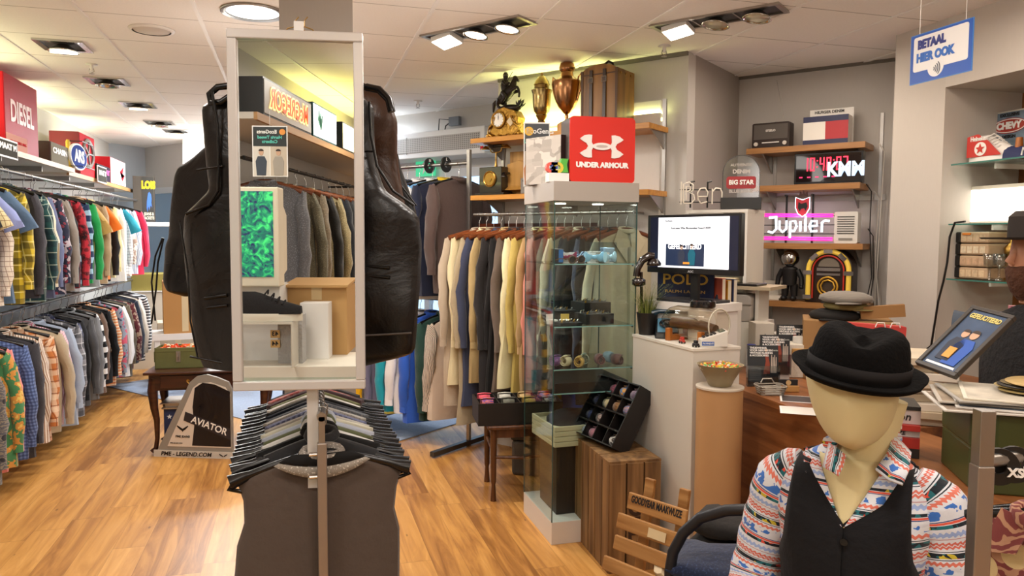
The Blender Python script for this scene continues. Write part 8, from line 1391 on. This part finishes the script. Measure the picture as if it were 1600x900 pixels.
for z in[1.03+.11*i/7 for i in range(8)]:
 f=(z-1.03)/.11;g_=.036*min(1,f*2.5);R_.append([(TX_-.002-.058*f-g_*k_,tfront(.058*f+g_*k_,z,.0115),z)for k_ in(0,.5,1)])
m.loft(R_,closed=False,cap=False);m.build('shirt_placket',FOLK,t,smooth=True,solid=.003)
m=MB();R_=[[(TX_+.002+.058*f+.036*min(1,f*2.5)*k_,tfront(.058*f+.036*min(1,f*2.5)*k_,z,.0115),z)for k_ in(0,.5,1)]for z,f in[(1.03+.11*i/7,i/7)for i in range(8)]]
m.loft(R_,closed=False,cap=False);m.build('shirt_placket',FOLK,t,smooth=True,solid=.003)
m=MB();m.loft([[(TX_+(.060*f+.002)*k_,tfront(abs((.060*f+.002)*k_),z,.0095)-.012*f*(1-k_*k_),z)for k_ in(-1,-.5,0,.5,1)]for z,f in[(1.028+.117*i/7,i/7)for i in range(8)]],closed=False,cap=False);m.build('chest',FAB.m,t,smooth=True,solid=.002)
def flap(sgn,pts,nm='collar_flap'):
 m=MB();n_=len(pts)//2;m.loft([pts[i]for i in range(len(pts))],closed=False,cap=False);return m.build(nm,FOLK,t,smooth=True,solid=.004)
L1=[ml(1308,700,1.44),ml(1322,718,1.42)];
flap(-1,[[ml(1296,692,1.47),ml(1290,712,1.45),ml(1286,730,1.43)],[ml(1308,700,1.44),ml(1304,718,1.42),ml(1300,737,1.405)],[ml(1322,712,1.42),ml(1318,728,1.405),ml(1310,744,1.395)]])
flap(1,[[ml(1396,680,1.45),ml(1412,694,1.43),ml(1424,708,1.41)],[ml(1386,708,1.42),ml(1402,724,1.39),ml(1420,736,1.37)],[ml(1368,734,1.40),ml(1388,750,1.375),ml(1410,758,1.355)]])
m=MB();m.tube([ml(1296,692,1.48),ml(1310,684,1.54),ml(1350,668,1.60),ml(1385,672,1.53),ml(1398,684,1.45)],.014,10);m.build('collar_stand',FOLK,t,smooth=True)
FELT=mat('#060505',.95,spec=.12,name='black_felt',bump=.3,nscale=120);bc=Vector((hx-.004,hy+.002,1.305));HTM=Matrix.Translation(bc)@Euler((R(4),R(7),R(10))).to_matrix().to_4x4()
m=MB();rg=[]
for f_,up_ in((.66,.004),(.78,.0),(.92,.002),(1.0,.010),(1.005,.014),(.98,.014),(.9,.008),(.76,.006),(.66,.008)):rg.append([(.121*f_*math.cos(a),.138*f_*math.sin(a),up_+(.004*abs(math.cos(a))**3 if f_>.85 else 0)-(.006 if math.sin(a)<-.5 and f_>.9 else 0))for a in[2*math.pi*k_/48 for k_ in range(48)]])
m.loft(rg,cap=False);ht=m.build('hat_brim',FELT,t,smooth=True);ht.matrix_basis=HTM
m=MB();rg=[]
for z,s_ in((.0,1.0),(.03,.98),(.06,.93),(.078,.87),(.090,.76),(.093,.62),(.088,.45),(.082,.2),(.080,.02)):
 r1=[]
 for k_ in range(40):
  a=2*math.pi*k_/40;x=.091*s_*math.cos(a);y=.106*s_*math.sin(a);dent=-.018*math.exp(-(x/.022)**2)*(1 if z>.08 else 0)-.010*math.exp(-((y+.07)/.04)**2)*(1 if z>.05 else 0);r1.append((x*(1-.10*math.exp(-((y+.09)/.03)**2)*(z>.05)),y,z+dent))
 rg.append(r1)
m.loft(rg);hc_=m.build('hat_crown',FELT,t,smooth=True);hc_.matrix_basis=HTM
m=MB();m.loft([[(.0925*math.cos(a),.1075*math.sin(a),z)for a in[2*math.pi*k_/40 for k_ in range(40)]]for z in(.006,.034)],cap=False);hb2=m.build('hat_band',mat('#151212',.8,spec=.2),t,smooth=True,solid=.002);hb2.matrix_basis=HTM
t2=thing('armchair','grey fabric armchair with black tubular arms under the seated mannequin','chair',(MP.x,MP.y,0),MR);m=MB();m.box(TX_-.25,TY_-.34,.38,TX_+.25,TY_+.12,.43);m.build('seat',mat('#8c8c8e',.9,bump=.3),t2,bevel=.02);m=MB();m.box(TX_-.23,TY_+.14,.44,TX_+.23,TY_+.18,.86);m.build('backrest',mat('#2a2a2c',.9),t2,bevel=.02)
inv2=inv;A_=[(1047,905,1.95),(1047,872,1.95),(1052,842,1.95),(1068,812,1.94),(1095,788,1.92),(1135,776,1.88),(1180,774,1.84),(1200,782,1.82)]
q_=[inv@atd(*a)for a in A_];q_=[Vector((q_[0].x,q_[0].y,.02))]+q_;m=MB();m.tube(q_+[Vector((q_[-1].x,q_[-1].y,.5))],.0145,12);m.build('arm_tube',mat('#17161a',.5),t2,smooth=True)
m=MB();m.tube([(TX_+.28,TY_-.3,.02),(TX_+.28,TY_-.3,.62),(TX_+.28,TY_+.12,.66),(TX_+.28,TY_+.14,.02)],.0145,10);m.build('arm_tube',mat('#17161a',.5),t2,smooth=True)
sp=atd(1142,905,1.98);t=thing('stool','low white stool hidden under the folded jeans beside the armchair','stool',(sp.x,sp.y,0),MR);zj=.62;m=MB();m.cyl((0,0,zj-.03),.17,.03,28);m.build('seat',WHITE,t)
for k_ in range(4):a=R(45+90*k_);m=MB();m.tube([(.12*math.cos(a),.12*math.sin(a),zj-.03),(.15*math.cos(a),.15*math.sin(a),0)],.012,8);m.build('leg',STEEL,t)
def fold(loc,rz,w2,d2,h2,c,name,lb,cat,nl=3):
 t=thing(name,lb,cat,loc,rz)
 for k_ in range(nl):
  m=MB();hh=h2/nl;rg=[]
  for j in range(9):
   u_=j/8*2-1;s_=(1-abs(u_)**6)**.5 if abs(u_)<1 else .12;rg.append([(u_*w2,d2*math.cos(a)*(1-.03*k_)+.006*math.sin(u_*7+k_),hh*k_+hh/2+hh*.52*math.copysign(abs(math.sin(a))**.5,math.sin(a))*max(.25,s_)+.004*math.sin(u_*5+a*2))for a in[2*math.pi*q2/16 for q2 in range(16)]])
  m.loft(rg);m.build('folded_layer',c[k_%len(c)],t,smooth=True)
 return t
DEN=cloth('#1a2744','tweed','#141d36','#2a3a5c',1.);fold((sp.x,sp.y,zj+.001),MR+R(10),.15,.12,.15,[cloth('#9aa0a8'),DEN,DEN],'folded_jeans','folded dark blue jeans with grey ones beneath, beside the black chair arm','jeans')
s2p=atd(1158,850,2.25);fold((s2p.x,s2p.y,.66),MR,.14,.10,.12,[cloth('#24211f')],'folded_jacket','dark brown folded jacket between the jeans and cardboard tube','jacket',2);t=thing('storage_box','black box under the dark folded jacket','box',(s2p.x,s2p.y,0),MR);m=MB();m.box(-.14,-.1,0,.14,.1,.655);m.build('box_body',mat('#1a1816',.6),t)
